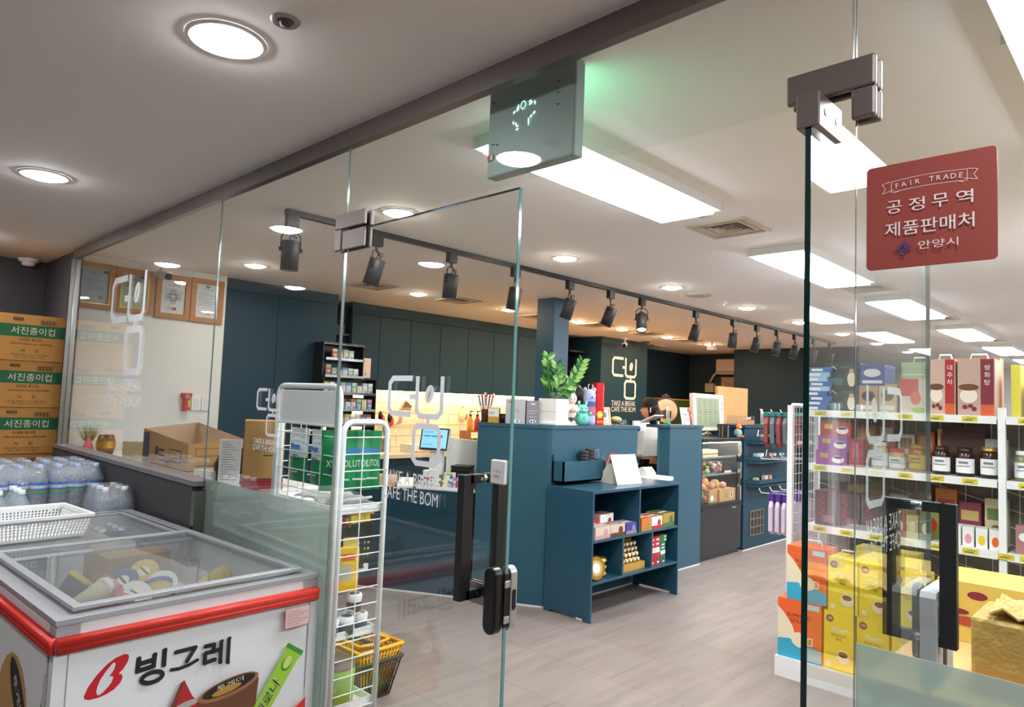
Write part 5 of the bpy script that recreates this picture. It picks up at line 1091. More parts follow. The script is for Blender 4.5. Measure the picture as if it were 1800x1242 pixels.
mb.build('clothes', t); mb = MB(); mb.sph((-.02,-.045,.245), .004, ink, 8, 6); mb.sph((.02,-.045,.245), .004, ink, 8, 6); mb.sph((0,-.062,.228), .005, ink, 8, 6); mb.build('face', t); mb = MB(); mb.tube([(-.01,0,.288),(-.015,0,.32),(-.005,0,.33)], .003, white, 5); mb.tube([(.015,0,.288),(.03,0,.315),(.02,0,.325)], .003, white, 5); mb.build('antenna', t)
carton('gift_tin', 'tall glossy red gift tin standing on the teal counter', 'gift tin', (-3.455,3.20,Z), R(72), (.075,.075,.345), mat('tin_red', '#c0182a', .25), front=lambda F, w, h: [F.ell(w*.5, h*.25, w*.42, w*.42, mat('tin_gold', '#e0a030')), F.ell(w*.5, h*.25, w*.28, w*.28, mat('tin_yellow', '#f0d050')), F.rect(w*.1, h*.05, w*.9, h*.12, mat('tin_orange', '#d86a2a')), F.rect(w*.85, h*.4, w*.9, h*.95, mat('tin_gold', '#e0a030'))])
t = thing('photo_frame', 'small pale wood frame with a drawing next to the red tin', 'picture frame', (-3.47,3.33,Z), R(68)); mb = MB(); mb.M = Matrix.Rotation(R(-12), 4, 'X')
for a in ((-.055,.055,-.012,0,.135,.15),(-.055,.055,-.012,0,0,.015),(-.055,-.04,-.012,0,.015,.135),(.04,.055,-.012,0,.015,.135)): mb.box(*a, mat('frame_pale', '#d9bb8a', .5))
mb.build('frame', t); mb = MB(); mb.M = Matrix.Rotation(R(-12), 4, 'X'); mb.box(-.04, .04, -.006, 0, .015, .135, white); F = Face(mb, (-.04,-.006,.015), (1,0,0), (0,0,1)); F.ell(.04, .07, .02, .025, grey_ink); F.text('PEAR', .04, .02, .014, ink); mb.build('picture', t)
t = thing('candy_dish', 'clear box of wrapped sweets at the counter corner', 'dish', (-3.47,3.50,Z), R(10)); mb = MB(); mb.box(-.06, .06, -.07, .07, 0, .004, bag)
for a in ((-.06,-.057,-.07,.07),(.057,.06,-.07,.07),(-.06,.06,-.07,-.067),(-.06,.06,.067,.07)): mb.box(*a, .004, .05, bag)
mb.build('box_wall', t); mb = MB(); mb.sph((0,-.02,.045), (.05,.05,.03), mat('sweet_tan', '#cdb488', .6)); mb.build('contents', t)
t = thing('counter_gadget', 'small black bracket with a blue lens on the counter corner', 'gadget', (-3.43,3.665,1.285)); mb = MB(); mb.box(-.05, .055, .016, .05, 0, .04, black_p); mb.build('body', t, bevel=.003); mb = MB(); mb.cyl((.056,.033,.02), (.06,.033,.02), .013, mat('lens_blue', '#2f5fc0', .2)); mb.build('lens', t)

# pillar block top and the till behind
t = thing('tablet', 'tablet till screen tilted on a stand above the white terminal', 'tablet', (-3.56,4.20,1.3355), R(12)); mb = MB(); mb.M = Matrix.Translation((0,-.03,.05)) @ Matrix.Rotation(R(-26), 4, 'Y'); mb.box(-.08, .08, -.125, .125, -.006, .006, mat('tablet_case', '#d8c3b8', .35)); mb.box(-.07, .07, -.112, .112, .006, .0075, mat('tablet_screen', '#8f86a3', .1)); mb.build('tablet_body', t, bevel=.003); mb = MB(); mb.box(-.03, .03, .0, .05, 0, .035, black_p); mb.build('stand', t)
t = thing('order_terminal', 'white curved back of a till terminal in the gap beside the teal pillar block', 'terminal', (-3.95,4.72,0), R(92)); mb = MB(); mb.box(-.28, .25, .05, .2, 0, .9, black_p); mb.build('cabinet', t); mb = MB(); mb.prism([(-.18,1.02),(-.165,.985),(.165,.985),(.185,1.01),(.13,1.25),(.10,1.29),(-.12,1.29),(-.155,1.25)], -.06, .03, plastic_w, 'y'); mb.build('shell', t, bevel=.02, seg=3); mb = MB(); mb.box(-.26, .24, -.0, .03, 1.285, 1.35, plastic_w); mb.build('monitor_back', t, bevel=.01); mb = MB(); mb.box(-.27, .25, .031, .04, 1.1, 1.36, black_p); mb.box(-.05, .05, .0, .06, .9, .96, black_p); mb.build('monitor_frame', t)
mb = MB(); rc = random.Random(9)
for k in range(7):
    P = [(-3.93+.02*rc.random(), 4.0+.3*rc.random()-.1, .9+.02*k+.0), (-3.9+.04*rc.random(), 4.05+.3*rc.random(), 1.05*rc.random()*.3+.78), (-3.93, 4.2+.3*rc.random(), .95)]
    mb.tube([P[0], ((P[0][0]+P[1][0])/2, (P[0][1]+P[1][1])/2+.03, (P[0][2]+P[1][2])/2-.03), P[1], P[2]], .004, black_p, 5)
o = mb.build('cable_bundle'); tag(o, 'tangle of black cables under the white terminal', 'cables')
t = thing('telephone', 'white desk device with a small display on the serving ledge', 'device', (-3.40,3.84,.896), R(80)); mb = MB(); mb.prism([(-.08,0),(.06,0),(.06,.03),(.01,.07),(-.03,.078),(-.08,.03)], -.055, .055, plastic_w, 'x'); mb.build('body', t, bevel=.005); mb = MB(); F = Face(mb, (-.03,-.072,.036), (1,0,0), (0,.7,.6)); F.rect(0, .005, .06, .05, mat('lcd_grey', '#6d7a80', .3)); mb.build('display', t)
t = thing('pen_stand', 'pair of white pens curving up from a green base on the teal pillar block', 'pen', (-3.55,4.44,1.3355)); mb = MB(); mb.lathe([(0,0),(.035,0),(.03,.015),(.012,.03),(0,.035)], mat('pen_green', '#1f9a5a', .4), n=16); mb.build('base', t); mb = MB(); mb.tube([(0,-.012,.02),(0,-.016,.15),(0,-.004,.165),(0,.02,.14),(0,.02,.02)], .006, white, 6); mb.build('pen', t)
t = thing('leaflet_stand', 'white leaflet leaning on the pillar block beside the coral toy', 'leaflet', (-3.5,4.70,1.3355), R(70)); mb = MB(); mb.M = Matrix.Rotation(R(-14), 4, 'X'); mb.box(-.05, .05, -.003, .003, 0, .17, white); F = Face(mb, (-.05,-.003,0), (1,0,0), (0,0,1)); F.rect(.015, .14, .05, .15, lime); F.ell(.05, .1, .03, .012, mat('leaf_blue', '#7fa8d8')); F.rect(.02, .04, .085, .045, grey_ink); F.rect(.02, .055, .08, .06, grey_ink); mb.build('sheet', t)
mb = MB(); cm = mat('coral', '#d9643f', .5); mb.sph((0,0,.13), (.032,.032,.04), cm); mb.lathe([(0,0),(.035,0),(.032,.07),(.02,.1)], mat('coral_red', '#b8443c', .5), n=14); mb.sph((.012,-.026,.11), (.012,.008,.012), cream, 8, 6); o = mb.build('coral_toy'); o.location = (-3.52,4.775,1.3355); tag(o, 'coral coloured toy at the end of the teal pillar block', 'toy')
# lit sign and round drum behind the cashier
t = thing('menu_board', 'dark glowing green board on the back wall behind the cashier', 'menu board', (-6.10,8.95,1.17), R(90)); mb = MB(); mb.box(-.85, 1.0, .0, .03, -.05, .45, mat('board_green', '#2f4a22', .35)); mb.box(-.86, 1.01, -.01, .03, .45, .47, oak); mb.build('board', t)
mb = MB(); mb.box(-6.69, -6.14, 8.03, 10.3, 0, 1.12, black_p); o = mb.build('base_cabinet'); tag(o, 'black base cabinet along the wall under the green board', 'cabinet')
mb = MB(); mb.box(-6.12, -6.115, 8.2, 8.6, 1.60, 1.61, emit('board_lamp', '#ffd98a', 12)); mb.box(-6.14, -6.08, 8.18, 8.62, 1.61, 1.63, black_p); o = mb.build('picture_lamp'); tag(o, 'warm strip lamp over the dark green board', 'lamp')
t = thing('coffee_drum', 'cream round coffee roaster lid with a dark ring behind the cashier', 'roaster', (-5.2,7.09,1.0), R(48)); mb = MB()
prof = [(0,-.02),(.17,-.02),(.19,.0),(.19,.03),(.175,.035)]
mb.M = Matrix.Translation((0,0,.45)) @ Matrix.Rotation(R(90), 4, 'X'); mb.lathe([(.172,-.03),(.184,-.01),(.184,.03),(.172,.045),(.166,.03)], mat('drum_rim', '#3a2018', .4), n=36); mb.build('rim', t)
mb = MB(); mb.M = Matrix.Translation((0,0,.45)) @ Matrix.Rotation(R(90), 4, 'X'); mb.lathe([(.167,.03),(.15,.038),(.08,.03),(.04,.024),(0,.02)], mat('drum_cream', '#f0d9b8', .4), n=36); mb.lathe([(.02,.03),(.02,.05),(0,.052)], mat('drum_knob', '#6a4a30'), n=14); mb.build('lid', t)
mb = MB(); mb.box(-.05, .05, -.04, .03, .625, .665, mat('drum_rim', '#3a2018')); mb.cyl((0,.0,.66), (0,.0,.68), .022, chrome); mb.build('hinge', t); mb = MB(); mb.box(-.12, .12, .0, .2, -.999, .27, black_p); mb.box(-.06, .06, -.08, .0, .35, .45, mat('grinder_dark', '#4a4038')); mb.build('stand', t)
# electronic price board and plywood panel
t = thing('price_board', 'white framed electronic menu board with a grey green display over the fridge', 'menu screen', (-3.72,5.54,1.222), R(94)); mb = MB(); mb.M = Matrix.Translation((0,0,.235)) @ Matrix.Rotation(R(-3), 4, 'X')
pbm = mat('board_cream', '#e6e3d3', .4); mb.box(-.385, .385, -.02, .03, -.20, .20, pbm); mb.build('frame', t, bevel=.01); mb = MB(); mb.M = Matrix.Translation((0,0,.235)) @ Matrix.Rotation(R(-3), 4, 'X'); mb.box(-.32, .25, -.023, -.02, -.155, .155, mat('epaper', '#93a283', .5)); F = Face(mb, (-.32,-.023,-.155), (1,0,0), (0,0,1))
ei = mat('epaper_ink', '#49583f')
for c in range(4):
    for r_ in range(11):
        if r_ == 5: F.rect(.04+.13*c, .28-.025*r_, .12+.13*c, .287-.025*r_, ei)
        else: F.rect(.04+.13*c, .28-.025*r_, .04+.13*c+.05+.03*((r_*3+c) % 3)/2, .284-.025*r_, ei)
        F.k = 2
mb.build('display', t); mb = MB()
for z in (.1, .05): mb.M = Matrix.Translation((0,0,.235)) @ Matrix.Rotation(R(-3), 4, 'X'); mb.cyl((.32,-.021,z), (.32,-.027,z), .022, white, n=16); mb.cyl((.32,-.027,z), (.32,-.028,z), .015, silver, n=16)
mb.build('button', t); mb = MB(); mb.tube([(-.1,.0,.0),(0,.0,.03),(.1,0,.0)], .008, white, 6); mb.tube([(-.1,0,.0),(-.1,.1,.0)], .008, white, 6); mb.tube([(.1,0,.0),(.1,.1,.0)], .008, white, 6); mb.tube([(0,0,.03),(0,.02,.06)], .01, white, 6); mb.build('easel', t)
carton('plywood_panel', 'pale plywood panel standing behind the electronic menu board', 'panel', (-3.97,6.6,1.2), R(92), (.86,.03,.57), ply); mb = MB(); mb.box(-4.3, -3.82, 6.1, 7.1, 0, 1.199, black_p); o = mb.build('work_cabinet'); tag(o, 'black cabinet hidden behind the teal end block, carrying the plywood panel', 'cabinet')

# ---- fridge of fruit
t = thing('display_fridge', 'black display fridge with a glass front full of fruit cups and boxes', 'fridge', (-3.40,4.84,0)); fx = -.50
mb = MB(); mb.box(fx, 0, 0, .86, .05, .53, mat('fridge_black', '#16171a', .35)); mb.build('base_cabinet', t, bevel=.004); mb = MB(); mb.box(fx+.03, -.03, .01, .85, 0, .05, black_p); mb.build('plinth', t)
mb = MB(); mb.box(fx, fx+.02, 0, .86, .53, 1.17, mat('fridge_liner', '#4d5a62', .4, .3)); mb.box(fx, 0, 0, .012, .53, 1.17, black_p); mb.box(-.03, 0, .83, .86, .53, 1.17, chrome); mb.box(fx, -.03, .848, .86, .53, 1.17, black_p); mb.build('frame', t); mb = MB(); mb.box(fx, .012, -.005, .87, 1.165, 1.205, black_p); mb.build('top_board', t, bevel=.003)
mb = MB(); mb.quad([(-.004,.012,.545),(-.004,.832,.545),(-.004,.832,1.165),(-.004,.012,1.165)], glass); mb.build('glass_front', t); mb = MB(); mb.box(-.03, .008, 0, .86, .53, .55, black_p); mb.box(-.03, .012, .0, .87, .5, .515, black); mb.box(-.001, .002, .66, .74, .478, .49, silver); mb.build('front_rail', t)
mb = MB(); mb.box(fx+.02, -.02, .02, .84, 1.155, 1.164, emit('fridge_lamp', '#fff3e0', 5)); mb.build('lamp', t)
for z in (.825, 1.0): mb = MB(); mb.box(fx+.02, -.05, .012, .845, z, z+.008, clear('shelf_glass', '#d8e4e2')); mb.box(-.06, -.05, .012, .845, z-.005, z+.012, silver); mb.build('shelf', t)
def fruit(nm_, lb, cat, y, z, r, c, x=-.12): mb = MB(); mb.lathe([(0,-r*.92),(r*.5,-r*.88),(r*.9,-r*.4),(r,0),(r*.88,r*.5),(r*.45,r*.86),(.12*r,r*.84),(0,r*.78)], c, n=16); o = mb.build(nm_); o.location = (-3.40+x, 4.84+y, z+r*.92); o.rotation_euler = (.2,.1,y*9); tag(o, lb, cat)
mgo = mat('mango', '#e2a43c', .45, noise=.1); pch = mat('peach_fruit', '#d79a94', .55, noise=.12); app = mat('melon_tan', '#d3a05a', .6)
carton('fruit_carton', 'kraft fruit carton with an oval print on the fridge floor', 'carton', (-3.52,5.43,.553), R(90), (.34,.2,.125), kraft, front=lambda F, w, h: [F.rect(w*.3, 0, w*.305, h, brown), F.rect(w*.4, h*.3, w*.43, h*.7, ink), F.ell(w*.75, h*.5, .03, .03, white), F.ell(w*.75, h*.5, .018, .024, maroon)])
carton('fruit_carton', 'plain kraft fruit carton near the teal pillar block in the fridge', 'carton', (-3.53,5.16,.553), R(90), (.17,.18,.125), kraft, front=lambda F, w, h: [F.rect(0, h*.48, w, h*.52, brown), F.ell(w*.35, h*.35, .035, .028, white)])
mb = MB(); mb.sph((0,0,.055), (.06,.075,.065), mat('grape_bag', '#5b3a48', .3)); mb.sph((.02,-.03,.11), (.035,.05,.02), mat('grape_leaf', '#4f9a3f', .5)); mb.sph((.05,.02,.06), (.012,.025,.025), orange, 10, 7); o = mb.build('grape_bag'); o.location = (-3.49,4.97,.548); tag(o, 'dark bag of grapes with a green label on the fridge floor', 'fruit bag')
fruit('mango', 'large yellow mango on the kraft carton, nearer the teal pillar block', 'mango', .08, .68, .055, mgo); fruit('mango', 'large orange yellow mango on top of the peaches in the fridge', 'mango', .24, .70, .062, mgo); fruit('peach', 'pink peach under the two mangos', 'peach', .17, .678, .04, pch, -.09); fruit('peach', 'pink peach beside the tan melon in the fridge', 'peach', .36, .678, .042, pch, -.09); fruit('melon', 'small tan melon at the end of the fridge carton', 'melon', .50, .678, .05, app); fruit('peach', 'pink peach at the far end of the fridge carton', 'peach', .60, .678, .036, pch, -.08)
rf = random.Random(2)
def punnet(lb, y, z, w_, h, cc):
    t = thing('fruit_cup', lb, 'fruit cup', (-3.50,4.84+y,z), 0, 'clear fruit cups in the fridge'); mb = MB(); mb.box(-.06, .06, -w_/2, w_/2, 0, h, bag); mb.build('cup_wall', t, bevel=.006); mb = MB()
    for k in range(9): mb.sph((.045-.03*(k % 2), -w_/2+.02+(w_-.04)*rf.random(), .02+(h-.04)*rf.random()), .019, cc[k % len(cc)], 8, 6)
    mb.build('fruit_piece', t)
for k, (y, cc, lb) in enumerate(((.07,(red,mat('tomato', '#d0562f'),maroon),'clear cup of red fruit on the middle fridge shelf'), (.21,(lime,mat('kiwi', '#b8b04a'),white),'clear cup of green fruit on the middle fridge shelf'), (.34,(pink,mat('fig', '#b86a74'),cream),'clear cup of pink fruit on the middle fridge shelf'), (.45,(pch,mat('fig', '#b86a74'),mgo),'clear cup of peach pieces on the middle fridge shelf'))): punnet(lb, y, .834, .12, .13, cc)
for k in range(4): carton('sandwich_pack', ['wrapped sandwich on the top fridge shelf, against the teal pillar block','wrapped sandwich on the top fridge shelf, second from the teal pillar block','wrapped sandwich on the top fridge shelf, third from the teal pillar block','wrapped sandwich on the top fridge shelf, last before the empty end'][k], 'sandwich', (-3.52,4.92+.105*k,1.0085), R(90), (.095,.12,.07), mat('bread', '#d8c090', .6), front=lambda F, w, h: [F.rect(0, h*.4, w, h*.55, mat('filling', '#7a4a2c')), F.rect(w*.2, h*.6, w*.7, h*.9, white)], group='wrapped sandwiches in the fridge')
carton('meal_box', 'clear meal box at the bright end of the middle fridge shelf', 'meal box', (-3.55,5.54,.8335), R(90), (.22,.16,.08), bag, front=lambda F, w, h: F.rect(w*.1, 0, w*.8, h*.3, cream))
# fridge top
for k, (y, lb) in enumerate(((5.36,'first'),(5.42,'second'),(5.48,'third'),(5.54,'fourth'))): carton('leaflet', f'dark leaflet leaning on the fridge top behind the rabbit, {lb} of four', 'leaflet', (-3.50,y+.04,1.2055), R(100+4*k), (.1,.006,.12), [mat('leaf_dk', '#3a2a28'), mat('leaf_br', '#6b4f40'), ink, mat('leaf_gr', '#8c8a88')][k], group='leaflets on the fridge top')
t = thing('rabbit_figurine', 'orange rabbit figurine with upright ears at the fridge top corner', 'figurine', (-3.43,5.665,1.2055), R(80)); ro = mat('rabbit_orange', '#d98a4a', .5); mb = MB(); mb.sph((0,0,.05), (.038,.036,.05), ro); mb.sph((0,-.008,.115), (.03,.03,.032), ro)
for s in (-1, 1): mb.sph((s*.014,.0,.17), (.009,.007,.035), ro, 10, 8); mb.sph((s*.03,-.03,.012), (.014,.026,.012), ro, 10, 7)
mb.build('body', t); mb = MB(); mb.lathe([(.034,.02),(.043,.035),(.042,.06),(.032,.08)], mat('rabbit_blue', '#7fa8b0', .6), n=16); mb.build('coat', t); mb = MB(); mb.sph((0,-.035,.108), (.012,.01,.01), cream, 8, 6); mb.sph((-.011,-.034,.122), .004, ink, 6, 5); mb.sph((.011,-.034,.122), .004, ink, 6, 5); mb.build('face', t)
# end block: things on the top and on its ledges
carton('sandwich_tray', 'clear tray of biscuits on top of the teal end block', 'tray', (-3.55,5.98,1.336), R(90), (.36,.16,.1), bag, front=lambda F, w, h: [F.rect(w*.05, h*.05, w*.95, h*.5, mat('biscuit', '#b07a58')), F.rect(w*.4, h*.6, w*.7, h*.85, mat('biscuit_l', '#d8b49a'))])
t = thing('pen_stand', 'pair of white pens curving up from a green base on the teal end block', 'pen', (-3.5,6.40,1.336)); mb = MB(); mb.lathe([(0,0),(.035,0),(.03,.012),(0,.02)], mat('pen_green', '#1f9a5a'), n=14); mb.build('base', t); mb = MB(); mb.tube([(0,-.02,.015),(0,-.02,.16),(0,0,.18),(0,.02,.15),(0,.03,.015)], .006, white, 6); mb.build('pen', t)
t = thing('succulent_pot', 'tiny succulent in a clay pot at the end of the teal end block', 'plant', (-3.5,6.6,1.336)); mb = MB(); mb.lathe([(0,0),(.03,0),(.04,.07),(.034,.07),(0,.065)], mat('clay', '#b98a68', .7), n=16); mb.build('pot', t); mb = MB()
for k in range(14): a = k*2.4; q = .3+.7*k/14; mb.add([(.006*math.cos(a+1.5),.006*math.sin(a+1.5),.07),(.006*math.cos(a-1.5),.006*math.sin(a-1.5),.07),(.06*q*math.cos(a),.06*q*math.sin(a),.17-.05*q)], [(0,1,2)], lg[k % 2])
mb.build('foliage', t)
rx = random.Random(4); ledgec = [mat('lg%d' % i, c, .5) for i, c in enumerate(('#d9cfc0','#c98a6a','#9ab0c0','#e0e0dc','#a8b87a','#c86a70'))]
for zi, z in enumerate(LZ):
    for k in range(7):
        if zi == 2 and k > 3: continue
        y = 5.93+.11*k
        if (k+zi) % 3 == 0:
            mb = MB(); mb.tube([(0,0,.01),(.0,.05,.1+.05*rx.random())], .005, [white, black_p][k % 2], 6); o = mb.build('pen'); lb = ['white','black'][k % 2]+' pen'; ct = 'pen'
        else:
            mb = MB(); mb.box(-.02, .02, -.035, .035, 0, .06+.02*rx.random(), ledgec[(k+2*zi) % 6]); F = Face(mb, (.02,-.035,0), (0,1,0), (0,0,1)); F.rect(.01, .02, .06, .04, ledgec[(k+zi+1) % 6]); o = mb.build('trinket_pack'); lb = 'small trinket pack'; ct = 'trinket'
        o.location = (-3.345, y, z+.0085)
        tag(o, f'{lb} on the {["upper","middle","lower"][zi]} ledge of the teal end block, {ord_[k]} from the fridge', ct, 'trinkets on the end block ledges')

# ---- low teal shelf in front of the tall counter
t = thing('shelf_unit', 'dark teal open shelf unit with five compartments in front of the tall counter', 'shelf', (0,0,0)); b = .018; X0, X1, Y0, Y1 = -3.372, -2.95, 2.51, 3.665
sm_ = mat('shelf_teal', '#224d62', .32, noise=.05, nscale=3)
mb = MB(); mb.box(X0, X1, Y0, Y1, .875, .895, sm_); mb.build('top_board', t, bevel=.0015)
for y in (Y0, Y1-b):
    mb = MB(); mb.prism([(X0,.03),(X0+.07,.03),(X0+.07,.0),(X0,0)] if 0 else [(X0,0),(X0+.06,0),(X0+.065,.018),(X1-.065,.018),(X1-.06,0),(X1,0),(X1,.875),(X0,.875)], y, y+b, sm_, 'y'); mb.build('side_panel', t, bevel=.0015)
    mb = MB(); mb.box(X1-.12, X1-.07, y, y+b, .004, .0178, base_w); mb.build('glide', t)
for z in (.535, .25): mb = MB(); mb.box(X0+.02, X1-.004, Y0+b, Y1-b, z, z+b, sm_); mb.build('shelf', t, bevel=.001)
mb = MB(); mb.box(X0+.02, X1-.004, 3.09, 3.09+b, .553, .875, sm_); mb.build('divider', t)
for y in (2.885, 3.27): mb = MB(); mb.box(X0+.02, X1-.004, y, y+b, .268, .535, sm_); mb.build('divider', t)
mb = MB(); mb.box(X0, X0+.012, Y0+b, Y1-b, .25, .875, sm_); mb.build('back_panel', t)
# napkin bin on the counter front
t = thing('cup_bin', 'teal wall bin with cup sleeves fixed to the tall counter over the shelf', 'bin', (0,0,0)); mb = MB(); bx0, bx1, by0, by1, bz0, bz1 = -3.372, -3.265, 2.56, 3.07, .915, 1.07
mb.box(bx0, bx0+.012, by0, by1, bz0, bz1+.05, teal); mb.box(bx1-.012, bx1, by0, by1, bz0, bz1, teal); mb.box(bx0, bx1, by0, by0+.012, bz0, bz1, teal); mb.box(bx0, bx1, by1-.012, by1, bz0, bz1, teal); mb.box(bx0, bx1, by0, by1, bz0, bz0+.012, teal); mb.build('bin_wall', t)
mb = MB()
for y in (2.6, 2.82, 3.02): mb.cyl((bx0+.012,y,bz1+.03), (bx0+.014,y,bz1+.03), .006, chrome, n=8)
mb.build('screw', t); mb = MB(); mb.box(bx0+.012, bx1-.012, by0+.012, by1-.012, bz0+.012, bz0+.014, black_p); mb.build('liner', t)
def stack(lb, y, x, h, m, r=.037):
    mb = MB(); n = 9
    for k in range(n): mb.lathe([(r*.9,h*k/n),(r,h*k/n+.002),(r,h*(k+.8)/n),(r*.93,h*(k+1)/n)], m, n=18)
    mb.lathe([(r*.93,h),(0,h-.006)], m, n=18); o = mb.build('cup_stack'); o.location = (x, y, .93); tag(o, lb, 'cup lids')
sg = mat('sleeve_grey', '#2e2e33', .6)
stack('stack of dark cup lids in the teal bin, nearer the glass door', 2.865, -3.32, .21, sg); stack('stack of dark cup lids in the teal bin, beside the plastic bag', 2.945, -3.322, .225, sg)
mb = MB(); mb.sph((0,0,.1), (.036,.036,.13), bag); mb.tube([(.03,.02,.18),(.06,.03,.12),(.075,.03,.02)], .012, bag, 6); o = mb.build('plastic_bag'); o.location = (-3.318,3.018,.935); tag(o, 'clear plastic bag tucked in the end of the teal bin', 'bag')
# on top of the shelf: leaflet holder and calendar
t = thing('leaflet_holder', 'cream leaflet holder with orange leaflets on the teal shelf top', 'leaflet holder', (-3.205,3.06,.8955), R(70)); mb = MB(); cr_ = mat('holder_cream', '#ddd6c4', .5); mb.prism([(-.05,0),(.05,0),(.05,.09),(-.05,.16)], -.04, -.036, cr_, 'x'); mb.prism([(-.05,0),(.05,0),(.05,.09),(-.05,.16)], .036, .04, cr_, 'x'); mb.box(-.04, .04, -.05, -.046, 0, .155, cr_); mb.box(-.04, .04, .046, .05, 0, .09, cr_); mb.build('holder', t)
for k in range(3): mb = MB(); mb.box(-.033, .033, -.03+.02*k, -.024+.02*k, .005, .23-.02*k, [redp, orange, mat('leaflet_coral', '#e8735a')][k]); mb.build('leaflet', t)
t = thing('desk_calendar', 'white desk calendar standing on the teal shelf top', 'calendar', (-3.08,3.14,.8955), R(84)); mb = MB(); mb.M = Matrix.Rotation(R(-20), 4, 'X'); mb.box(-.145, .145, -.004, 0, 0, .235, white); F = Face(mb, (-.145,-.004,0), (1,0,0), (0,0,1))
for q in range(2):
    for c in range(4):
        for r_ in range(6): F.rect(.03+.062*c, .195-.105*q-.012*r_, .03+.062*c+.035, .197-.105*q-.012*r_, grey_ink if r_ else ink); F.k = 2
mb.build('sheet', t); mb = MB(); mb.M = Matrix.Rotation(R(22), 4, 'X'); mb.box(-.145, .145, .0, .003, -.0, .228, white); o = mb.build('back_leg', t); o.location = (0,.165,.006)
# goods in the compartments
G5 = 'snack boxes in the teal shelf'
sb = [mat('snack_cream', '#d9c7b2', .5), mat('snack_red', '#b52a35', .5), mat('snack_pink', '#c99aa0', .5), mat('snack_orange', '#e0762f', .5), mat('snack_gold', '#a98a3a', .5), mat('snack_purple', '#4b3f9c', .5)]
def snack(lb, x, y, z, rz, d_, c, c2, word=None): carton('snack_box', lb, 'snack box', (x,y,z), rz, d_, c, front=lambda F, w, h: [F.rect(0, 0, w, h*.3, c2), F.ell(w*.7, h*.5, w*.16, h*.3, c2)]+([F.text(word, w*.4, h*.6, h*.3, ink, w=w*.4)] if word else []), top=lambda F, w, h: [F.rect(w*.1, h*.1, w*.9, h*.9, c2), F.rect(w*.2, h*.3, w*.8, h*.5, white)], group=G5)
snack('cream snack box with writing at the front of the upper compartment beside the side panel', -3.02, 2.66, .5535, R(92), (.18,.1,.085), sb[0], sb[2]); snack('cream and brown snack box next to the purple box', -3.02, 2.845, .5535, R(88), (.17,.1,.085), sb[0], brown); snack('purple snack tray box beside the compartment divider', -3.03, 3.01, .5535, R(90), (.14,.13,.08), sb[5], mat('snack_grey', '#8c8a92')); snack('red topped snack box at the back of the upper compartment', -3.14, 2.66, .5535, R(85), (.2,.11,.12), sb[1], sb[0]); snack('white and red snack box lying on the back boxes', -3.14, 2.86, .5535, R(94), (.18,.11,.14), white, sb[1])
snack('orange snack box in the upper far compartment beside the divider', -3.03, 3.20, .5535, R(90), (.13,.14,.095), sb[3], sb[4]); snack('white and red snack box in the middle of the upper far compartment', -3.03, 3.345, .5535, R(88), (.14,.15,.095), white, sb[1]); snack('gold and green snack box at the far end of the upper compartment', -3.04, 3.525, .5535, R(93), (.19,.15,.105), sb[4], mat('snack_green', '#3f6a34'))
t = None
def gpack(lb, x, y, z): 
    mb = MB(); mb.lathe([(0,0),(.075,0),(.085,.012),(.085,.03),(.07,.042),(0,.044)], gold, n=24); mb.lathe([(.0855,.016),(.087,.02),(.0855,.026)], goldp, n=24); o = mb.build('gold_tin'); o.location = (x,y,z); tag(o, lb, 'chocolate tin', 'gold chocolate tins')
for k, nm_ in enumerate(('lowest','middle','topmost')): gpack(f'flat gold chocolate tin, {nm_} of the stack of three', -3.09, 2.735, .2685+.0455*k)
mb = MB(); mb.cyl((0,0,0), (.02,0,0), .08, gold, n=26); mb.cyl((.0201,0,0), (.021,0,0), .055, goldp, n=26); mb.cyl((.0211,0,0), (.0215,0,0), .035, white, n=20); o = mb.build('gold_tin'); o.location = (-3.0,2.615,.351); o.rotation_euler = (0, R(-10), R(-10)); tag(o, 'round gold chocolate tin standing on edge beside the stack', 'chocolate tin', 'gold chocolate tins')
carton('chocolate_tray', 'gold display tray holding chocolate balls in the lower middle compartment', 'tray', (-3.06,3.085,.2685), R(90), (.32,.13,.05), mat('tray_gold', '#c29a3e', .4))
gk = 0
for r_ in range(4):
    for c in range(5):
        mb = MB(); mb.sph((0,0,0), (.02,.024,.0185), gold, 12, 8); mb.cyl((.014,0,0), (.0205,0,0), .013, white, n=12); o = mb.build('chocolate_ball'); o.location = (-3.03-.012*r_, 2.985+.049*c, .341+.037*r_); gk += 1
        tag(o, f'gold chocolate ball in row {["one","two","three","four"][r_]} above the tray, {ord_[c]} from the door', 'chocolate', 'gold chocolate balls')
carton('chocolate_backing', 'gold card pack behind the chocolate balls', 'pack', (-3.12,3.08,.3195), R(90), (.26,.04,.185), mat('tray_gold', '#c29a3e'), front=lambda F, w, h: F.rect(0, h*.85, w, h, brown))
def stick(c, c2): return lambda F, w, h: [F.rect(0, h*.42, w, h*.6, white), F.rect(w*.2, h*.7, w*.8, h*.76, white), F.rect(w*.2, h*.86, w*.8, h*.92, white), F.ell(w*.5, h*.22, w*.2, h*.1, c2), F.ell(w*.65, h*.07, w*.22, h*.035, white)]
rr_ = mat('peppero_red', '#c3202e', .4); gg_ = mat('peppero_green', '#1f7a45', .4)
for k, (y, c, lb, hh_) in enumerate(((3.345,rr_,'tall red biscuit box by the divider in the lower far compartment',.215), (3.42,rr_,'tall red biscuit box next to the green one',.215), (3.50,gg_,'tall green biscuit box at the end of the red ones',.16))): carton('biscuit_box', lb, 'biscuit box', (-3.02,y,.2685), R(90), (.07,.05,hh_), c, front=stick(c, brown), group='tall biscuit boxes in the teal shelf')
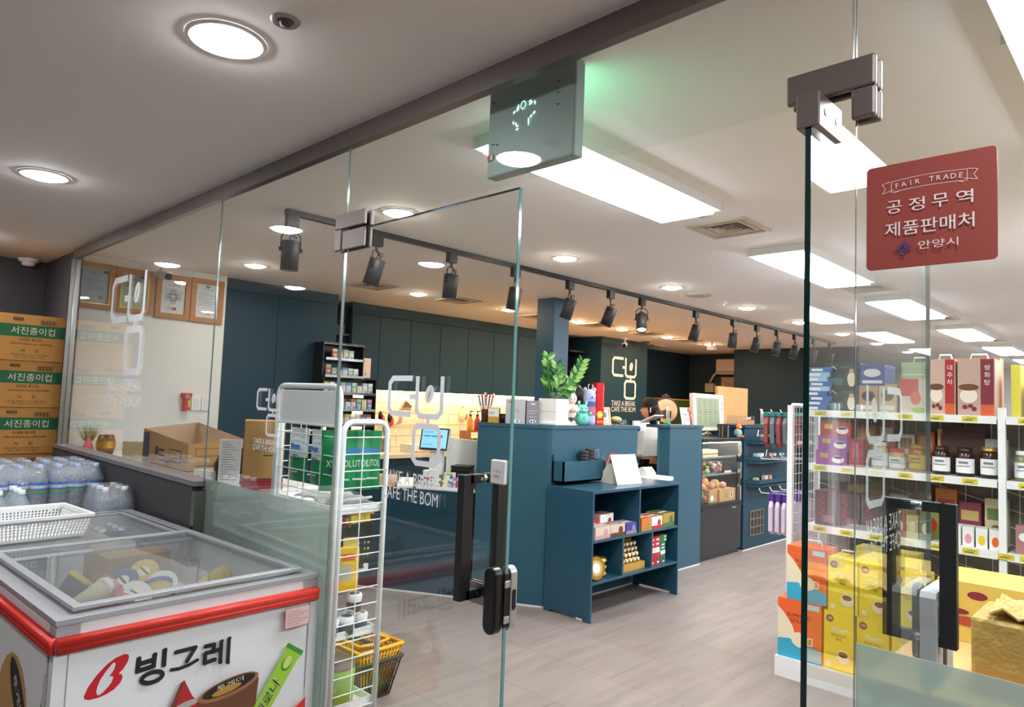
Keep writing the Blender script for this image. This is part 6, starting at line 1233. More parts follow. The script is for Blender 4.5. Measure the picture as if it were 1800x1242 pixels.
carton('biscuit_box', 'green biscuit box lying across the top of the tall green one', 'biscuit box', (-3.03,3.515,.4295), R(90), (.1,.06,.055), gg_, front=lambda F, w, h: [F.rect(w*.6, h*.6, w*.85, h*.85, white), F.rect(w*.6, h*.15, w*.85, h*.4, white)], group='tall biscuit boxes in the teal shelf')
carton('biscuit_box', 'green biscuit box behind, higher than the others', 'biscuit box', (-3.12,3.46,.2685), R(90), (.1,.06,.245), gg_, front=lambda F, w, h: F.rect(w*.5, h*.88, w*.75, h*.95, white), group='tall biscuit boxes in the teal shelf')
# corridor: air conditioner, door
t = thing('air_conditioner', 'white wall air conditioner above the corridor door', 'air conditioner', (-5.9,10.2,2.12)); mb = MB(); mb.box(-.12, .62, -.12, .12, 0, .27, mat('aircon_white', '#d9c8b8', .45)); mb.build('body', t, bevel=.02); mb = MB(); mb.box(-.1, .6, -.124, -.118, .02, .06, mat('aircon_grille', '#a89a8c')); mb.build('grille', t)
mb = MB(); mb.tube([(-6.0,10.2,2.2),(-6.12,10.2,2.1),(-6.2,10.2,1.95)], .02, mat('pipe_cream', '#cbbfae')); o = mb.build('drain_pipe'); tag(o, 'cream drain pipe curving down from the air conditioner', 'pipe')
carton('junction_box', 'cream junction box below the drain pipe', 'junction box', (-6.22,10.275,1.80), 0, (.16,.1,.16), mat('pipe_cream', '#cbbfae'))
mb = MB(); mb.box(-6.69, -5.25, 10.33, 10.45, 0, H, mat('corridor_wall', '#2a3a44', .6)); struct(mb.build('wall_corridor_end')); mb = MB(); mb.box(-6.02, -5.3, 10.30, 10.33, 0, 2.08, mat('corridor_door', '#b9a08c', .5)); d3 = struct(mb.build('door_3')); mb = MB(); mb.box(-5.94, -5.38, 10.293, 10.30, .1, 1.98, mat('corridor_panel', '#a8907c', .5)); mb.box(-5.88, -5.84, 10.27, 10.293, 1.0, 1.02, black); mb.build('door_handle', d3)
# ================================================================ PEOPLE BEHIND THE COUNTER
def person(lb, loc, rz, top, hairc, longhair, cap, height=1.6):
    t = thing('person', lb, 'person', loc, rz); s = height/1.62; skin = mat('skin', '#d2a184', .5)
    V = [((0,0,.88),.115),((0,.0,1.02),.10),((0,.0,1.2),.115),((0,.0,1.33),.095),((0,.0,1.39),.045),((0,-.015,1.45),.046),((0,-.02,1.50),.068),((0,-.015,1.56),.074),
         ((.14,0,1.31),.05),((.19,.0,1.08),.04),((.15,-.2,.98),.032),((.13,-.29,.97),.026),((-.14,0,1.31),.05),((-.19,.0,1.08),.04),((-.15,-.2,.98),.032),((-.13,-.29,.97),.026),
         ((.08,0,.82),.09),((.09,.0,.47),.058),((.09,.03,.09),.042),((.09,-.1,.04),.036),((-.08,0,.82),.09),((-.09,.0,.47),.058),((-.09,.03,.09),.042),((-.09,-.1,.04),.036)]
    E = [(0,1),(1,2),(2,3),(3,4),(4,5),(5,6),(6,7),(3,8),(8,9),(9,10),(10,11),(3,12),(12,13),(13,14),(14,15),(0,16),(16,17),(17,18),(18,19),(0,20),(20,21),(21,22),(22,23)]
    # five fingers on each hand
    fr = []
    for sg, w in ((1, 11), (-1, 15)):
        for k in range(5):
            q = (k-2)*.016; L = (.05,.07,.078,.072,.055)[k] if k else .045
            base = Vector(V[w][0]); a = base+Vector((q*1.1, -.03, -.004)) if k else base+Vector((-.032*sg,-.008,-.006)); b_ = a+Vector((q*.2 if k else -.012*sg, -L*.55, -.014)); c = b_+Vector((0,-L*.35,-.025))
            i0 = len(V); V += [(tuple(a),.010),(tuple(b_),.009),(tuple(c),.008)]; E += [(w,i0),(i0,i0+1),(i0+1,i0+2)]
    me = bpy.data.meshes.new('body'); me.from_pydata([tuple(x*s for x in p) for p, _ in V], E, []); o = bpy.data.objects.new('body', me); col.objects.link(o); o.parent = t
    m = o.modifiers.new('Skin', 'SKIN'); m.use_smooth_shade = True
    for i, (_, r_) in enumerate(V): me.skin_vertices[0].data[i].radius = (r_*s, r_*s)
    me.skin_vertices[0].data[0].use_root = True
    sb_ = o.modifiers.new('Sub', 'SUBSURF'); sb_.levels = 1; sb_.render_levels = 2; me.materials.append(skin)
    # clothing: shirt, trousers, apron follow the body
    def cloth(name, idx, grow, mt, cut):
        V2 = [(V[i][0], V[i][1]*grow) for i in idx]; mp = {j: k for k, j in enumerate(idx)}; E2 = [(mp[a], mp[b_]) for a, b_ in E if a in mp and b_ in mp]
        me2 = bpy.data.meshes.new(name); me2.from_pydata([tuple(x*s for x in p) for p, _ in V2], E2, []); q = bpy.data.objects.new(name, me2); col.objects.link(q); q.parent = t
        k_ = q.modifiers.new('Skin', 'SKIN'); k_.use_smooth_shade = True
        for i, (_, r_) in enumerate(V2): me2.skin_vertices[0].data[i].radius = (r_*s, r_*s)
        me2.skin_vertices[0].data[0].use_root = True; z_ = q.modifiers.new('Sub', 'SUBSURF'); z_.levels = 1; z_.render_levels = 2; me2.materials.append(mt)
    cloth('shirt', [0,1,2,3,8,9,10,12,13,14], 1.14, top, 0); cloth('trousers', [0,16,17,18,20,21,22], 1.12, mat('trousers_black', '#1c1c20', .8), 0)
    for sg in (-1, 1): mb = MB(); mb.sph((.09*s*sg,-.055*s,.045*s), (.05,.115,.045), mat('shoe_black', '#18181a', .5)); mb.build('shoe', t)
    # face
    mb = MB(); hz = 1.545*s; mb.sph((0,-.025*s,hz), (.073*s,.088*s,.108*s), skin, 20, 14); mb.sph((0,-.112*s,hz-.012*s), (.012*s,.018*s,.02*s), skin, 10, 8)
    for sg in (-1, 1): mb.sph((.074*s*sg,-.005*s,hz-.01*s), (.01*s,.02*s,.03*s), skin, 10, 8)
    mb.build('head', t)
    mb = MB()
    for sg in (-1, 1): mb.sph((.028*s*sg,-.1*s,hz+.008*s), (.013*s,.01*s,.007*s), white, 8, 6); mb.sph((.028*s*sg,-.108*s,hz+.008*s), (.006*s,.005*s,.006*s), ink, 8, 6); mb.box((.028*sg-.014)*s, (.028*sg+.014)*s, -.11*s, -.1*s, hz+.024*s, hz+.028*s, ink)
    mb.build('eyes', t); mb = MB(); mb.sph((0,-.104*s,hz-.052*s), (.022*s,.01*s,.007*s), mat('lips', '#a8605a', .5), 10, 6); mb.build('mouth', t)
    mb = MB(); hm = hairc
    vs = []; nu, nv = 24, 12
    for i in range(nu):
        a = 2*PI*i/nu
        for j in range(nv):
            low = -.95 if math.sin(a) > -.25 else .45
            ph = PI/2-(PI/2-math.asin(max(-.99, min(.99, low))))*j/(nv-1)
            vs.append((math.cos(a)*math.cos(ph)*.088*s, (-.012+math.sin(a)*math.cos(ph)*.103)*s, hz+(.022+math.sin(ph)*.118)*s))
    mb.add(vs, [(i*nv+j, ((i+1) % nu)*nv+j, ((i+1) % nu)*nv+j+1, i*nv+j+1) for i in range(nu) for j in range(nv-1)], hm, True)
    if longhair: mb.sph((0,.07*s,hz-.06*s), (.075*s,.06*s,.11*s), hm, 16, 10)
    h_ = mb.build('hair', t); h_.modifiers.new('Solid', 'SOLIDIFY').thickness = .008
    if cap:
        mb = MB(); mb.lathe([(.094*s,.0),(.1*s,.035),(.088*s,.08),(.05*s,.108),(0,.114)], mat('cap_black', '#141416', .8), (0,-.01*s,hz+.035*s), 24); mb.prism([(.085*s*math.cos(a), (-.06+.1*math.sin(a)*1.0)*s) for a in [PI+PI*i/12 for i in range(13)]], hz+.034*s, hz+.04*s, mat('cap_black', '#141416')); mb.build('cap', t)
        mb = MB(); mb.box(.088*s, .098*s, .0, .012, hz-.03*s, hz+.03*s, white); mb.M = Matrix(); mb.build('hair_clip', t)
    return t
hair = mat('dark_hair', '#171211', .45)
person('person in a black cap and dark hair behind the tablet, bending towards the till', (-4.42,5.50,0), R(-62), mat('shirt_black', '#26262a', .8), hair, True, True, 1.53)
person('person with short dark hair half hidden behind the figurines and the plant', (-5.15,5.02,0), R(-40), mat('shirt_grey', '#3a3d42', .8), hair, False, False, 1.66)

# ================================================================ SHELVES ON THE AISLE SIDE
GX0, GX1, GY = -1.73, -.66, 2.87
t = thing('gondola_shelf', 'white gondola shelf unit with price strips facing the open door', 'shelf', (0,0,0)); GL = [1.515, 1.195, .84]
for x in (GX0, GX1, .42):
    for y in (GY, GY+.42): mb = MB(); mb.box(x-.016, x+.016, y-.016, y+.016, 0, 1.56 if x > GX0 else 1.54, wire_w); mb.build('upright', t)
tagy = mat('price_tag_yellow', '#dccd3a', .6)
for z in GL:
    for xa, xb_ in ((GX0+.1, GX1-.02), (GX1+.02, .40)):
        mb = MB(); mb.box(xa, xb_, GY-.02, GY+.42, z-.012, z, plastic_w); mb.box(xa, xb_, GY-.026, GY-.02, z-.038, z+.002, plastic_w); F = Face(mb, (xa,GY-.026,z-.036), (1,0,0), (0,0,1)); n = 7
        for k in range(n):
            if (k*3+int(z*10)) % 4 != 1: F.rect(.05+k*.15, .004, .12+k*.15, .033, tagy); F.k -= 1; F.rect(.06+k*.15, .012, .1+k*.15, .016, grey_ink); F.rect(.07+k*.15, .021, .11+k*.15, .025, grey_ink); F.k = 1
        mb.build('shelf', t)
mb = MB(); mb.box(GX0+.05, .42, GY-.03, GY+.42, 0, .11, plastic_w); mb.build('base_shelf', t)
mb = MB()
for k in range(18): x = GX0+.03+k*.12; mb.cyl((x,GY+.215,.11), (x,GY+.215,1.5), .002, wire_w, n=4)
for k in range(12): mb.cyl((GX0,GY+.215,.13+.12*k), (.42,GY+.215,.13+.06*k), .002, wire_w, n=4)
mb.build('back_mesh', t)
mb = MB(); mb.tube([(GX0,GY,.03),(GX0,GY,1.50),(GX0,GY+.03,1.54),(GX0,GY+.4,1.54),(GX0,GY+.43,1.5),(GX0,GY+.43,.03)], .014, wire_w, 8); mb.build('end_frame', t)
mb = MB()
for k in range(24): mb.cyl((GX0,GY,.1+.06*k), (GX0,GY+.43,.1+.06*k), .002, wire_w, n=4)
for k in range(8): mb.cyl((GX0,GY+.05*k+.03,.05), (GX0,GY+.05*k+.03,1.53), .002, wire_w, n=4)
mb.build('end_mesh', t)
mb = MB(); mb.box(-1.6, .42, GY+.25, GY+.27, .12, 1.5, mat('rear_grey', '#7a7670', .8)); mb.build('rear_board', t)
# hooks with lilac bags and cloth packs on the end
cc = [mat('cloth_a', '#6a7a80'), mat('cloth_b', '#9a4a4a'), mat('cloth_c', '#2f7a78')]
for zi, z in enumerate((1.49, 1.20, .985)):
    for hi, y in enumerate((GY+.06, GY+.22, GY+.37)):
        mb = MB(); mb.tube([(GX0,y,z),(GX0-.21,y,z-.005),(GX0-.225,y,z+.02)], .003, wire_w, 6); mb.build('hook', t)
        for k in range(4 if zi == 0 else 3):
            if zi == 1: continue
            p = (GX0-.04-.045*k, y, z-.25); w3 = ord_[k]; h3 = ['nearest', 'middle', 'far'][hi]
            if zi == 0:
                q = thing('cloth_pack', f'patterned cloth pack, {w3} on the {["front", "middle", "back"][hi]} top hook at the shelf end', 'cloth pack', (p[0],p[1],z-.20), R(90+6*k-9), 'cloth packs on the shelf end hooks')
                mb = MB(); mb.prism([(-.04,.01),(.0,-.02),(.045,.0),(.05,.13),(.025,.19),(-.025,.19),(-.05,.13)], -.012, .012, cc[(k+hi) % 2], 'y')
                for r_ in range(4):
                    for sd in (-1, 1): mb.box(-.035+.01*r_, .03, min(sd*.0121,sd*.0135), max(sd*.0121,sd*.0135), .01+.035*r_, .027+.035*r_, [white, cc[1], cc[2], ink][(k+r_) % 4])
                mb.build('cloth', q); mb = MB(); mb.box(-.04, .04, -.0135, .0135, .175, .203, cc[2]); mb.build('header', q, bevel=.002)
            else:
                q = thing('lilac_bag', f'white and purple snack bag, {w3} on the {["front", "middle", "back"][hi]} lower hook at the shelf end', 'snack bag', p, R(90+5*k-6), 'lilac bags on the shelf end hooks')
                mb = MB(); mb.prism([(-.06,.02),(-.02,.0),(.055,.01),(.06,.16),(.04,.21),(-.04,.21),(-.06,.17)], -.013, .013, mat('bag_lilac', '#d5ccde', .35), 'y'); F = Face(mb, (.05,.0132,0), (-1,0,0), (0,0,1)); F.rect(.02, .03, .08, .034, purple); F.rect(.02, .05, .06, .14, white); mb.build('pouch', q, bevel=.007)
                mb = MB(); mb.box(-.042, .042, -.0145, .0145, .19, .253, mat('bag_purple', '#54308c', .4)); mb.build('header', q, bevel=.003)
# --- goods on the gondola
zt = GL[0]+.0005
GT = 'goods on the top gondola shelf'
def flatbox(lb, x, z, d_, c, c2, grp, w='', y=GY+.1, rz=0): return carton('product_box', lb, 'product box', (x,y,z), rz, d_, c, front=lambda F, w_, h: [F.rect(0, 0, w_*.25, h, c2), F.rect(w_*.35, h*.4, w_*.8, h*.6, white)], group=grp)
for k in range(9): carton('blue_carton', f'blue flat carton at the end of the top shelf, layer {["one","two","three","four","five","six","seven","eight","nine"][k]} from the bottom', 'product box', (-1.575+.008*(k % 3),GY+.09,zt+.0285*k), R(3*(k % 3)-3), (.13,.2,.028), [mat('box_blue', '#2f62a8'), mat('box_sky', '#8fc0dc')][1 if k in (4, 6, 7) else 0], front=lambda F, w, h: F.rect(w*.1, h*.2, w*.6, h*.7, white), group='stack of flat blue cartons on the top shelf')
def darkpack(F, w, h): F.stroke([(w*.1,h*.75),(w*.2,h*.88),(w*.3,h*.75)], w*.02, white); F.rect(w*.45, h*.8, w*.8, h*.86, mat('pack_teal', '#3d6a68')); F.ell(w*.75, h*.35, w*.12, h*.3, cream); F.ell(w*.75, h*.68, w*.07, h*.1, mat('skin', '#d2a184')); F.rect(w*.05, h*.1, w*.5, h*.4, mat('pack_teal', '#3d6a68'))
carton('seaweed_box', 'dark green box with a printed figure on the top shelf, upper of two', 'product box', (-1.435,GY+.12,zt+.1365), 0, (.19,.2,.145), mat('pack_darkgreen', '#22342c', .35), front=darkpack); carton('seaweed_box', 'dark green box with a printed figure on the top shelf, lower of two', 'product box', (-1.435,GY+.12,zt), 0, (.19,.2,.135), mat('pack_darkgreen', '#22342c'), front=darkpack)
def grain(lb, x, z, d_, c, c2): return carton('grain_box', lb, 'product box', (x,GY+.1,z), 0, d_, c, front=lambda F, w, h: [F.ell(w*.5, h*.6, w*.35, h*.2, c2), F.rect(w*.1, h*.1, w*.9, h*.25, white)], group=GT)
grain('tan box with dark print on the top shelf beside the dark green boxes', -1.29, zt, (.1,.2,.15), mat('g_tan', '#b9946a'), ink); grain('blue printed bundle on the top shelf above the tan box', -1.27, zt+.151, (.13,.2,.12), mat('g_blue', '#4c5aa0'), white); grain('beige box on the top shelf before the red and white boxes', -1.19, zt, (.09,.2,.16), mat('g_beige', '#cdb893'), brown)
def handle_loop(mb, w, d_, h): mb.tube([(-w*.25,0,h),(-w*.2,0,h+.03),(w*.2,0,h+.03),(w*.25,0,h)], .005, white, 6)
def tea(lb, x, w, c, band, word, hh=.295, y=GY+.09):
    def fr_(F, w_, h):
        F.rect(w_*.62, 0, w_*.97, h, band); F.rect(w_*.62, 0, w_*.97, h*.2, mat('tea_orange', '#cf5a2c'))
        for i, ch in enumerate(word): F.text(ch, w_*.8, h*(.85-.13*i), h*.095, white)
        F.ell(w_*.3, h*.35, w_*.24, h*.13, mat('tea_cup', '#e9ddcf')); F.ell(w_*.3, h*.5, w_*.28, h*.06, brown); F.ell(w_*.2, h*.15, w_*.07, h*.04, maroon); F.ell(w_*.35, h*.17, w_*.07, h*.035, maroon); F.ell(w_*.45, h*.12, w_*.07, h*.04, maroon)
    return carton('tea_box', lb, 'tea box', (x,y,zt), 0, (w,.18,hh), c, front=fr_, extra=handle_loop)
tea('pale tea box with a red band and white writing on the top shelf', -.925, .125, mat('tea_beige', '#c9aa9a'), mat('tea_red', '#a82024'), '대추차'); tea('wide pale tea box with a maroon band on the top shelf by the post', -.77, .165, mat('tea_beige2', '#bfa193'), maroon, '쌍화탕')
carton('green_box', 'pale green box stack with a handle on the top shelf', 'product box', (-1.07,GY+.2,zt), 0, (.16,.16,.29), mat('g_green', '#a5bf96'), front=lambda F, w, h: [F.rect(w*.75, 0, w, h, mat('g_green2', '#5f8f62')), F.rect(0, h*.6, w*.7, h*.62, white), F.rect(0, h*.75, w*.7, h*.77, white)], extra=handle_loop)
carton('red_box', 'red and cream printed box in front of the pale green box', 'product box', (-1.065,GY+.06,zt), 0, (.13,.1,.19), mat('g_cream', '#e0d2bf'), front=lambda F, w, h: [F.rect(0, h*.5, w*.7, h, redp), F.ell(w*.6, h*.45, w*.2, h*.2, orange), F.ell(w*.7, h*.1, w*.25, h*.08, lime)])
carton('yellow_box', 'yellow box on the top shelf just past the post', 'product box', (-.615,GY+.2,zt), 0, (.04,.2,.27), mat('g_yellow', '#d8cf4a')); carton('maroon_box', 'maroon box with a white picture on the far top shelf', 'product box', (-.47,GY+.2,zt), 0, (.16,.16,.23), maroon, front=lambda F, w, h: F.ell(w*.45, h*.6, w*.3, h*.22, white)); carton('pear_box', 'yellow green box in front of the maroon box on the far top shelf', 'product box', (-.47,GY+.06,zt), 0, (.14,.1,.13), mat('g_pear', '#cfc87a'), front=lambda F, w, h: F.ell(w*.5, h*.5, w*.2, h*.2, mat('tea_orange', '#cf5a2c')))
carton('orange_pouch_box', 'orange box behind the tea boxes on the top shelf', 'product box', (-.85,GY+.27,zt), 0, (.3,.1,.315), mat('g_orange', '#d98a4a'))
# second shelf
z2 = GL[1]+.0005
def coffee(F, w, h): F.ell(w*.72, h*.42, w*.2, h*.26, white); F.ell(w*.72, h*.55, w*.15, h*.09, ink); F.rect(w*.15, h*.5, w*.4, h*.8, mat('g_gold', '#d8b83a')); F.text('G7', w*.27, h*.65, h*.2, ink)
for k, (c, lb) in enumerate(((mat('c_mag', '#93378f'),'purple coffee box at the bottom of the three on the second shelf'), (mat('c_pur', '#83348c'),'violet coffee box in the middle of the three on the second shelf'), (mat('c_red', '#a32a24'),'red coffee box on top of the purple ones on the second shelf'))): carton('coffee_box', lb, 'coffee box', (-1.50+.012*k,GY+.08,z2+.0855*k), 0, (.175,.12,.085), c, front=coffee, group='coffee boxes on the second shelf')
carton('red_tea_pack', 'slim red pack with white writing next to the coffee boxes', 'product box', (-1.365,GY+.06,z2), 0, (.065,.08,.165), mat('c_crim', '#a8324a'), front=lambda F, w, h: [F.rect(w*.2, h*.15, w*.8, h*.9, mat('c_crim2', '#c24a60')), F.text('홍삼정', w*.5, h*.6, h*.5, white, w=w*.3)])
carton('amber_box', 'amber box behind the slim red pack on the second shelf', 'product box', (-1.36,GY+.16,z2), 0, (.1,.08,.23), mat('c_amber', '#b8843a'))
def honey(lb, x, c, lid, y=GY+.075, h=.15, r=.042, lb2=paper):
    t = thing('honey_jar', lb, 'jar', (x,y,z2), 0, 'jars on the second gondola shelf'); mb = MB(); mb.lathe([(0,0),(r,0),(r,h*.75),(r*.8,h*.85),(r*.75,h*.87)], c, n=18); mb.build('jar_body', t); mb = MB(); mb.lathe([(r*.85,h*.87),(r*.85,h),(0,h)], lid, n=18); mb.build('lid', t)
    mb = MB(); mb.lathe([(r*1.01,h*.12),(r*1.01,h*.62)], lb2, n=18); F = Face(mb, (-r*.7,-r*1.02,h*.1), (1,0,0), (0,0,1)); F.rect(.0, h*.25, r*1.4, h*.27, brown); F.rect(r*.2, h*.35, r*1.2, h*.42, grey_ink); mb.build('paper_label', t)
jm = mat('jam_dark', '#3a1c12', .15); ja = mat('jam_amber', '#b06a1a', .15); jl = mat('jam_lid', '#2a1a14', .35); jg = mat('lid_gold', '#b8924a', .3, .6)
honey('dark jam jar with a white label, under the red banded tea box', -.945, jm, jl); honey('dark jam jar with a white label, middle of the three by the post', -.835, jm, jl); honey('dark jar with a gold lid and white label beside the post', -.725, jm, jg, h=.16); honey('amber honey jar with a yellow label on the second shelf', -1.06, ja, jg, lb2=mat('lab_yel', '#d8b84a')); honey('pale jar with a white label behind the sign letters', -1.25, mat('jam_pale', '#cfc08a', .2), white); honey('small red lidded jar on the second shelf', -1.16, mat('jam_tan', '#c8a070', .2), redp, h=.12)
carton('dark_bottle_box', 'dark tall box at the back of the second shelf by the post', 'product box', (-.86,GY+.19,z2), 0, (.2,.06,.26), mat('c_dark', '#4a2f20')); carton('grey_roll_pack', 'pale grey pack at the back of the second shelf by the post', 'product box', (-.71,GY+.19,z2), 0, (.1,.06,.2), mat('c_grey', '#a5a5a0'))
for k in range(4): honey(['green jar on the second shelf just past the post','dark green jar second past the post','olive jar third past the post','pale olive jar fourth past the post'][k], -.58+.1*k, [mat('jar_gr', '#7f8f5a', .2), mat('jar_dg', '#3f4a30', .2), mat('jar_ol', '#8f8a4a', .2), mat('jar_po', '#b9b48a', .2)][k], plastic_w, h=.15)
# third shelf
z3 = GL[2]+.0005
for k in range(3): carton('zigzag_pack', ['dark pink grey box with a zigzag line at the end of the third shelf','dark pink grey box with a zigzag line, second on the third shelf','dark pink grey box with a zigzag line, third on the third shelf'][k], 'product box', (-1.53+.13*k,GY+.1,z3), 0, (.12,.16,.2), mat('z_plum', '#5b4650', .5), front=lambda F, w, h: [F.stroke([(w*(.2+.25*(i % 2)), h*(.95-.1*i)) for i in range(9)], .004, redp), F.rect(w*.4, h*.1, w*.9, h*.3, mat('z_pink', '#9a6a7c'))], group='zigzag boxes on the third shelf')
for k in range(2): carton('dried_pack', ['brown dried fruit pack behind the door letters','green and red dried fruit pack behind the door handle'][k], 'product box', (-1.12+.12*k,GY+.115,z3), R(8), (.1,.07,.19), [mat('d_brown', '#8a6a48'), mat('d_green', '#7a8a3a')][k], front=lambda F, w, h: F.ell(w*.5, h*.4, w*.3, h*.2, redp))
for k in range(4): carton('noodle_pack', ['white and violet pack in the clear bin by the post, first','white and pink pack in the clear bin by the post, second','white and yellow pack in the clear bin by the post, third','white and orange pack in the clear bin by the post, last'][k], 'product box', (-.87+.055*k,GY+.06,z3), R(4*k), (.05,.1,.1), white, front=lambda F, w, h, k=k: F.ell(w*.5, h*.4, w*.3, h*.25, [purple, pink, yellow, orange][k]), group='packs in the clear bin')
for k in range(3): carton('assorted_pack', ['patterned red and white pack on the third shelf past the post','patterned grey pack on the third shelf past the post','patterned pink pack on the third shelf past the post'][k], 'product box', (-.55+.14*k,GY+.06,z3), 0, (.12,.1,.14), [mat('a_red', '#a87a74'), mat('a_grey', '#8f8c88'), mat('a_pink', '#c0a0a0')][k], front=lambda F, w, h: [F.ell(w*.3, h*.6, w*.2, h*.15, white), F.ell(w*.7, h*.3, w*.2, h*.15, ink)])
ex = [mat('e%d' % i, c, .5) for i, c in enumerate(('#a8483c','#c9b46a','#6d7f4a','#d9d0c0','#7a5a44','#c27f3a','#8f3f56','#d2c9a0'))]
exn = ['brick red','straw yellow','olive green','cream','brown','orange tan','plum red','pale straw']
for k in range(8):
    carton('snack_pouch', f'{exn[k]} snack pack in the back row of the third shelf', 'product box', (-1.52+.115*k,GY+.2,z3), R(4*(k % 3)-4), (.1,.07,.21+.03*(k % 3)), ex[k], front=lambda F, w, h, k=k: [F.rect(w*.1, h*.55, w*.9, h*.8, ex[(k+3) % 8]), F.ell(w*.5, h*.3, w*.3, h*.15, ex[(k+5) % 8])], group='snack packs in the back row of the third shelf')
    carton('sauce_box', f'{exn[(k+3) % 8]} box in the back row of the second shelf', 'product box', (-1.54+.1*k,GY+.2,z2), 0, (.085,.06,.2+.02*(k % 4)), ex[(k+3) % 8], front=lambda F, w, h, k=k: [F.rect(w*.15, h*.6, w*.85, h*.9, ex[k]), F.rect(w*.2, h*.2, w*.8, h*.35, white)], group='boxes in the back row of the second shelf')
for k in range(4): carton('nut_pack', ['tan nut pack beside the zigzag boxes','red nut pack third from the zigzag boxes','mustard nut pack behind the door letters','green nut pack beside the dried fruit'][k], 'product box', (-1.19+.06*k,GY+.035,z3), R(5*k-8), (.055,.05,.12), [ex[5], ex[0], ex[1], ex[2]][k], front=lambda F, w, h: F.ell(w*.5, h*.5, w*.3, h*.25, cream))
# coffee mix cartons on the base
def mix(F, w, h):
    F.ell(w*.2, h*.87, w*.13, w*.13, maroon); F.text('-20%', w*.2, h*.875, h*.045, white, w=w*.16); F.text('Maxim', w*.55, h*.7, h*.085, white, w=w*.55, a=.05); F.text('MOCHA GOLD', w*.5, h*.6, h*.045, brown, w=w*.5); F.text('MILD', w*.5, h*.54, h*.04, brown, w=w*.2); F.ell(w*.65, h*.25, w*.22, h*.12, cream); F.ell(w*.65, h*.29, w*.16, h*.05, brown); F.rect(w*.1, h*.05, w*.25, h*.14, cream)
def org(F, w, h):
    F.poly([(0,0),(w*.5,0),(w*.45,h*.3),(w*.35,h*.55),(w*.15,h*.75),(0,h*.85)], cream); F.poly([(0,0),(w,0),(w,h*.22),(w*.6,h*.3),(w*.25,h*.33),(0,h*.3)], skyblue); F.rect(w*.65, h*.88, w*.95, h*.97, mat('o_tag', '#b9d3dc')); F.text('SUPREMO', w*.5, h*.74, h*.06, brown, w=w*.55); F.text('GOLD', w*.45, h*.65, h*.06, brown, w=w*.3); F.ell(w*.52, h*.34, w*.2, h*.13, cream); F.stroke([(w*.7,h*.4),(w*.8,h*.4),(w*.8,h*.29),(w*.7,h*.28)], w*.03, cream)
by_ = GY-.13
mb = MB(); mb.box(-1.71, .2, by_-.12, GY-.03, 0, .11, plastic_w); o = mb.build('low_platform'); tag(o, 'low white platform under the coffee cartons', 'platform')
carton('coffee_carton', 'orange and blue coffee carton on the platform corner, lower one', 'coffee carton', (-1.585,by_,.1105), R(2), (.24,.19,.325), orange, front=org, left=org, extra=handle_loop); carton('coffee_carton', 'orange and blue coffee carton standing on the other orange one', 'coffee carton', (-1.545,by_,.4365), 0, (.22,.18,.30), orange, front=org, extra=handle_loop)
for x, z, hh_, lb in ((-1.37,.1105,.31,'yellow coffee mix carton on the platform, beside the lower orange carton'), (-1.20,.1105,.31,'yellow coffee mix carton on the platform, second from the orange carton'), (-1.03,.1105,.31,'yellow coffee mix carton on the platform, third from the orange carton'), (-1.35,.4215,.29,'yellow coffee mix carton in the upper row, beside the upper orange carton'), (-1.19,.4215,.29,'yellow coffee mix carton in the upper row, behind the door letters'), (-1.03,.4215,.27,'yellow coffee mix carton in the upper row, behind the door handle')):
    carton('coffee_carton', lb, 'coffee carton', (x,by_,z), 0, (.155,.18,hh_), yellow, front=mix, extra=handle_loop, group='yellow coffee mix cartons')
carton('coffee_carton', 'pale yellow sugar carton lying on the upper coffee cartons', 'coffee carton', (-1.15,by_+.02,.7135), 0, (.3,.12,.07), mat('y_pale', '#d8c65a'), front=lambda F, w, h: F.ell(w*.5, h*.5, w*.1, h*.3, cream)); 
# clutter close behind the right hand pane
carton('noodle_carton', 'wide yellow cartons with red marks behind the gold wrapped box', 'carton', (-.36,1.75,.70), R(2), (.62,.3,.21), mat('n_yellow', '#d3b85a'), front=lambda F, w, h: [F.ell(w*.2, h*.8, w*.05, h*.07, maroon), F.ell(w*.55, h*.75, w*.06, h*.07, maroon), F.rect(w*.78, h*.6, w*.95, h*.75, maroon), F.ell(w*.1, h*.5, w*.06, h*.05, maroon), F.ell(w*.15, h*.35, w*.08, h*.08, mat('n_red', '#a8452f'))])
t = thing('goods_stand', 'low wooden stand behind the frosted pane carrying the gold wrapped box', 'stand', (-.2,1.45,0)); mb = MB(); mb.box(-.52, .6, -.5, .5, .65, .699, ply); mb.build('stand_top', t)
for x in (-.48, .56):
    for y in (-.46, .46): mb = MB(); mb.box(x-.025, x+.025, y-.025, y+.025, 0, .65, ply); mb.build('leg', t)
gw = mat('gold_wrap', '#c2a159', .42, .25, noise=.25, nscale=14, bump=.9, bscale=35)
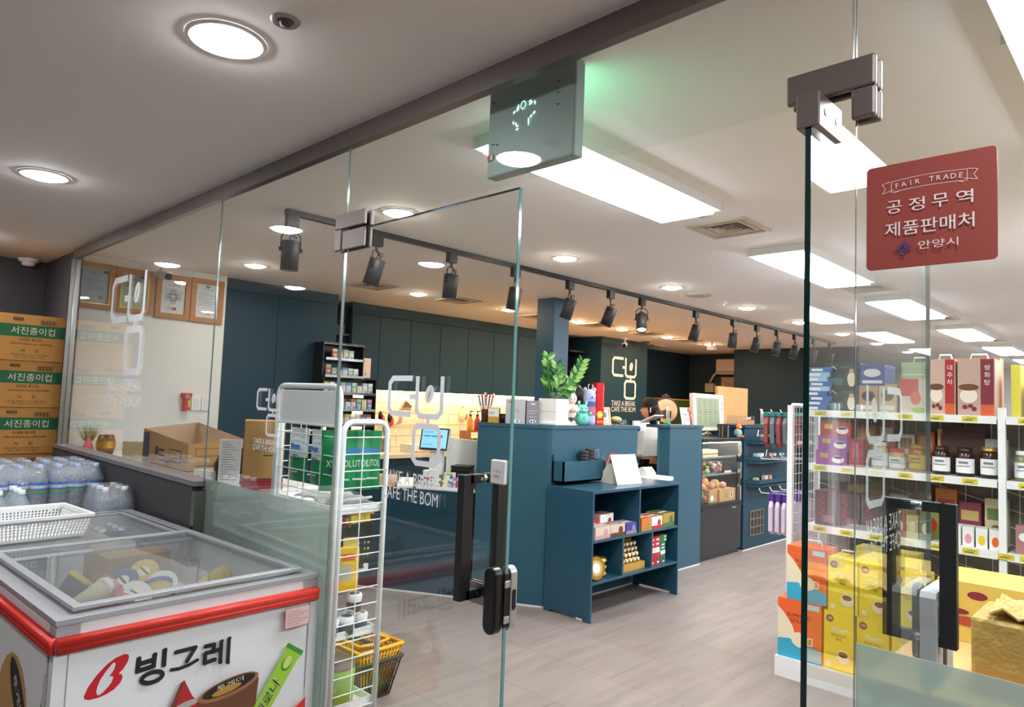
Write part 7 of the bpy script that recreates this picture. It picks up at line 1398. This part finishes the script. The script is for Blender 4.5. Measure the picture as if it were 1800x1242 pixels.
mb = MB(); mb.box(-.30, .22, -.13, .13, 0, .22, gw); o = mb.build('wrapped_box', None, bevel=.012); o.location = (-.165,1.2,.70); tag(o, 'box wrapped in crumpled gold foil behind the frosted pane', 'wrapped box')
mb = MB(); rnd = random.Random(8); vs = [((i/14-.5)*.5, (j/6-.5)*.25, .01+.03*rnd.random()) for j in range(7) for i in range(15)]
mb.add(vs, [(j*15+i, j*15+i+1, j*15+i+16, j*15+i+15) for j in range(6) for i in range(14)], gw); o = mb.build('foil_sheet'); o.location = (-.17,1.2,.92); o.modifiers.new('S', 'SOLIDIFY').thickness = .006; tag(o, 'loose crumpled gold foil lying on the wrapped box', 'foil')

# ================================================================ LIGHT, WORLD, CAMERA
w = bpy.data.worlds.new('World'); sc.world = w; w.use_nodes = True; w.node_tree.nodes['Background'].inputs[0].default_value = (.9,.95,1,1); w.node_tree.nodes['Background'].inputs[1].default_value = .05
cam_d = bpy.data.cameras.new('Camera'); cam = bpy.data.objects.new('Camera', cam_d); col.objects.link(cam); sc.camera = cam
cam_d.sensor_fit = 'HORIZONTAL'; cam_d.sensor_width = 36; cam_d.lens = 36*1219.3/1800; cam_d.clip_start = .02; cam_d.clip_end = 100
yaw, pitch, roll = R(44.078), R(3.922), R(2.180)
fw_ = Vector((-math.sin(yaw)*math.cos(pitch), math.cos(yaw)*math.cos(pitch), math.sin(pitch))); rt = Vector((math.cos(yaw), math.sin(yaw), 0)); up = rt.cross(fw_)
r2 = rt*math.cos(roll)+up*math.sin(roll); u2 = -rt*math.sin(roll)+up*math.cos(roll)
M = Matrix((r2, u2, -fw_)).transposed().to_4x4(); M.translation = (0,-1.4,1.5); cam.matrix_world = M
sc.view_settings.view_transform = 'Standard'; sc.view_settings.look = 'None'; sc.view_settings.exposure = 1.95; sc.view_settings.gamma = 1
sc.view_settings.use_curve_mapping = False
cy = sc.cycles; cy.use_denoising = True; cy.max_bounces = 14; cy.diffuse_bounces = 8; cy.glossy_bounces = 4; cy.transmission_bounces = 6; cy.transparent_max_bounces = 40; cy.caustics_reflective = False; cy.caustics_refractive = False; cy.sample_clamp_indirect = 6
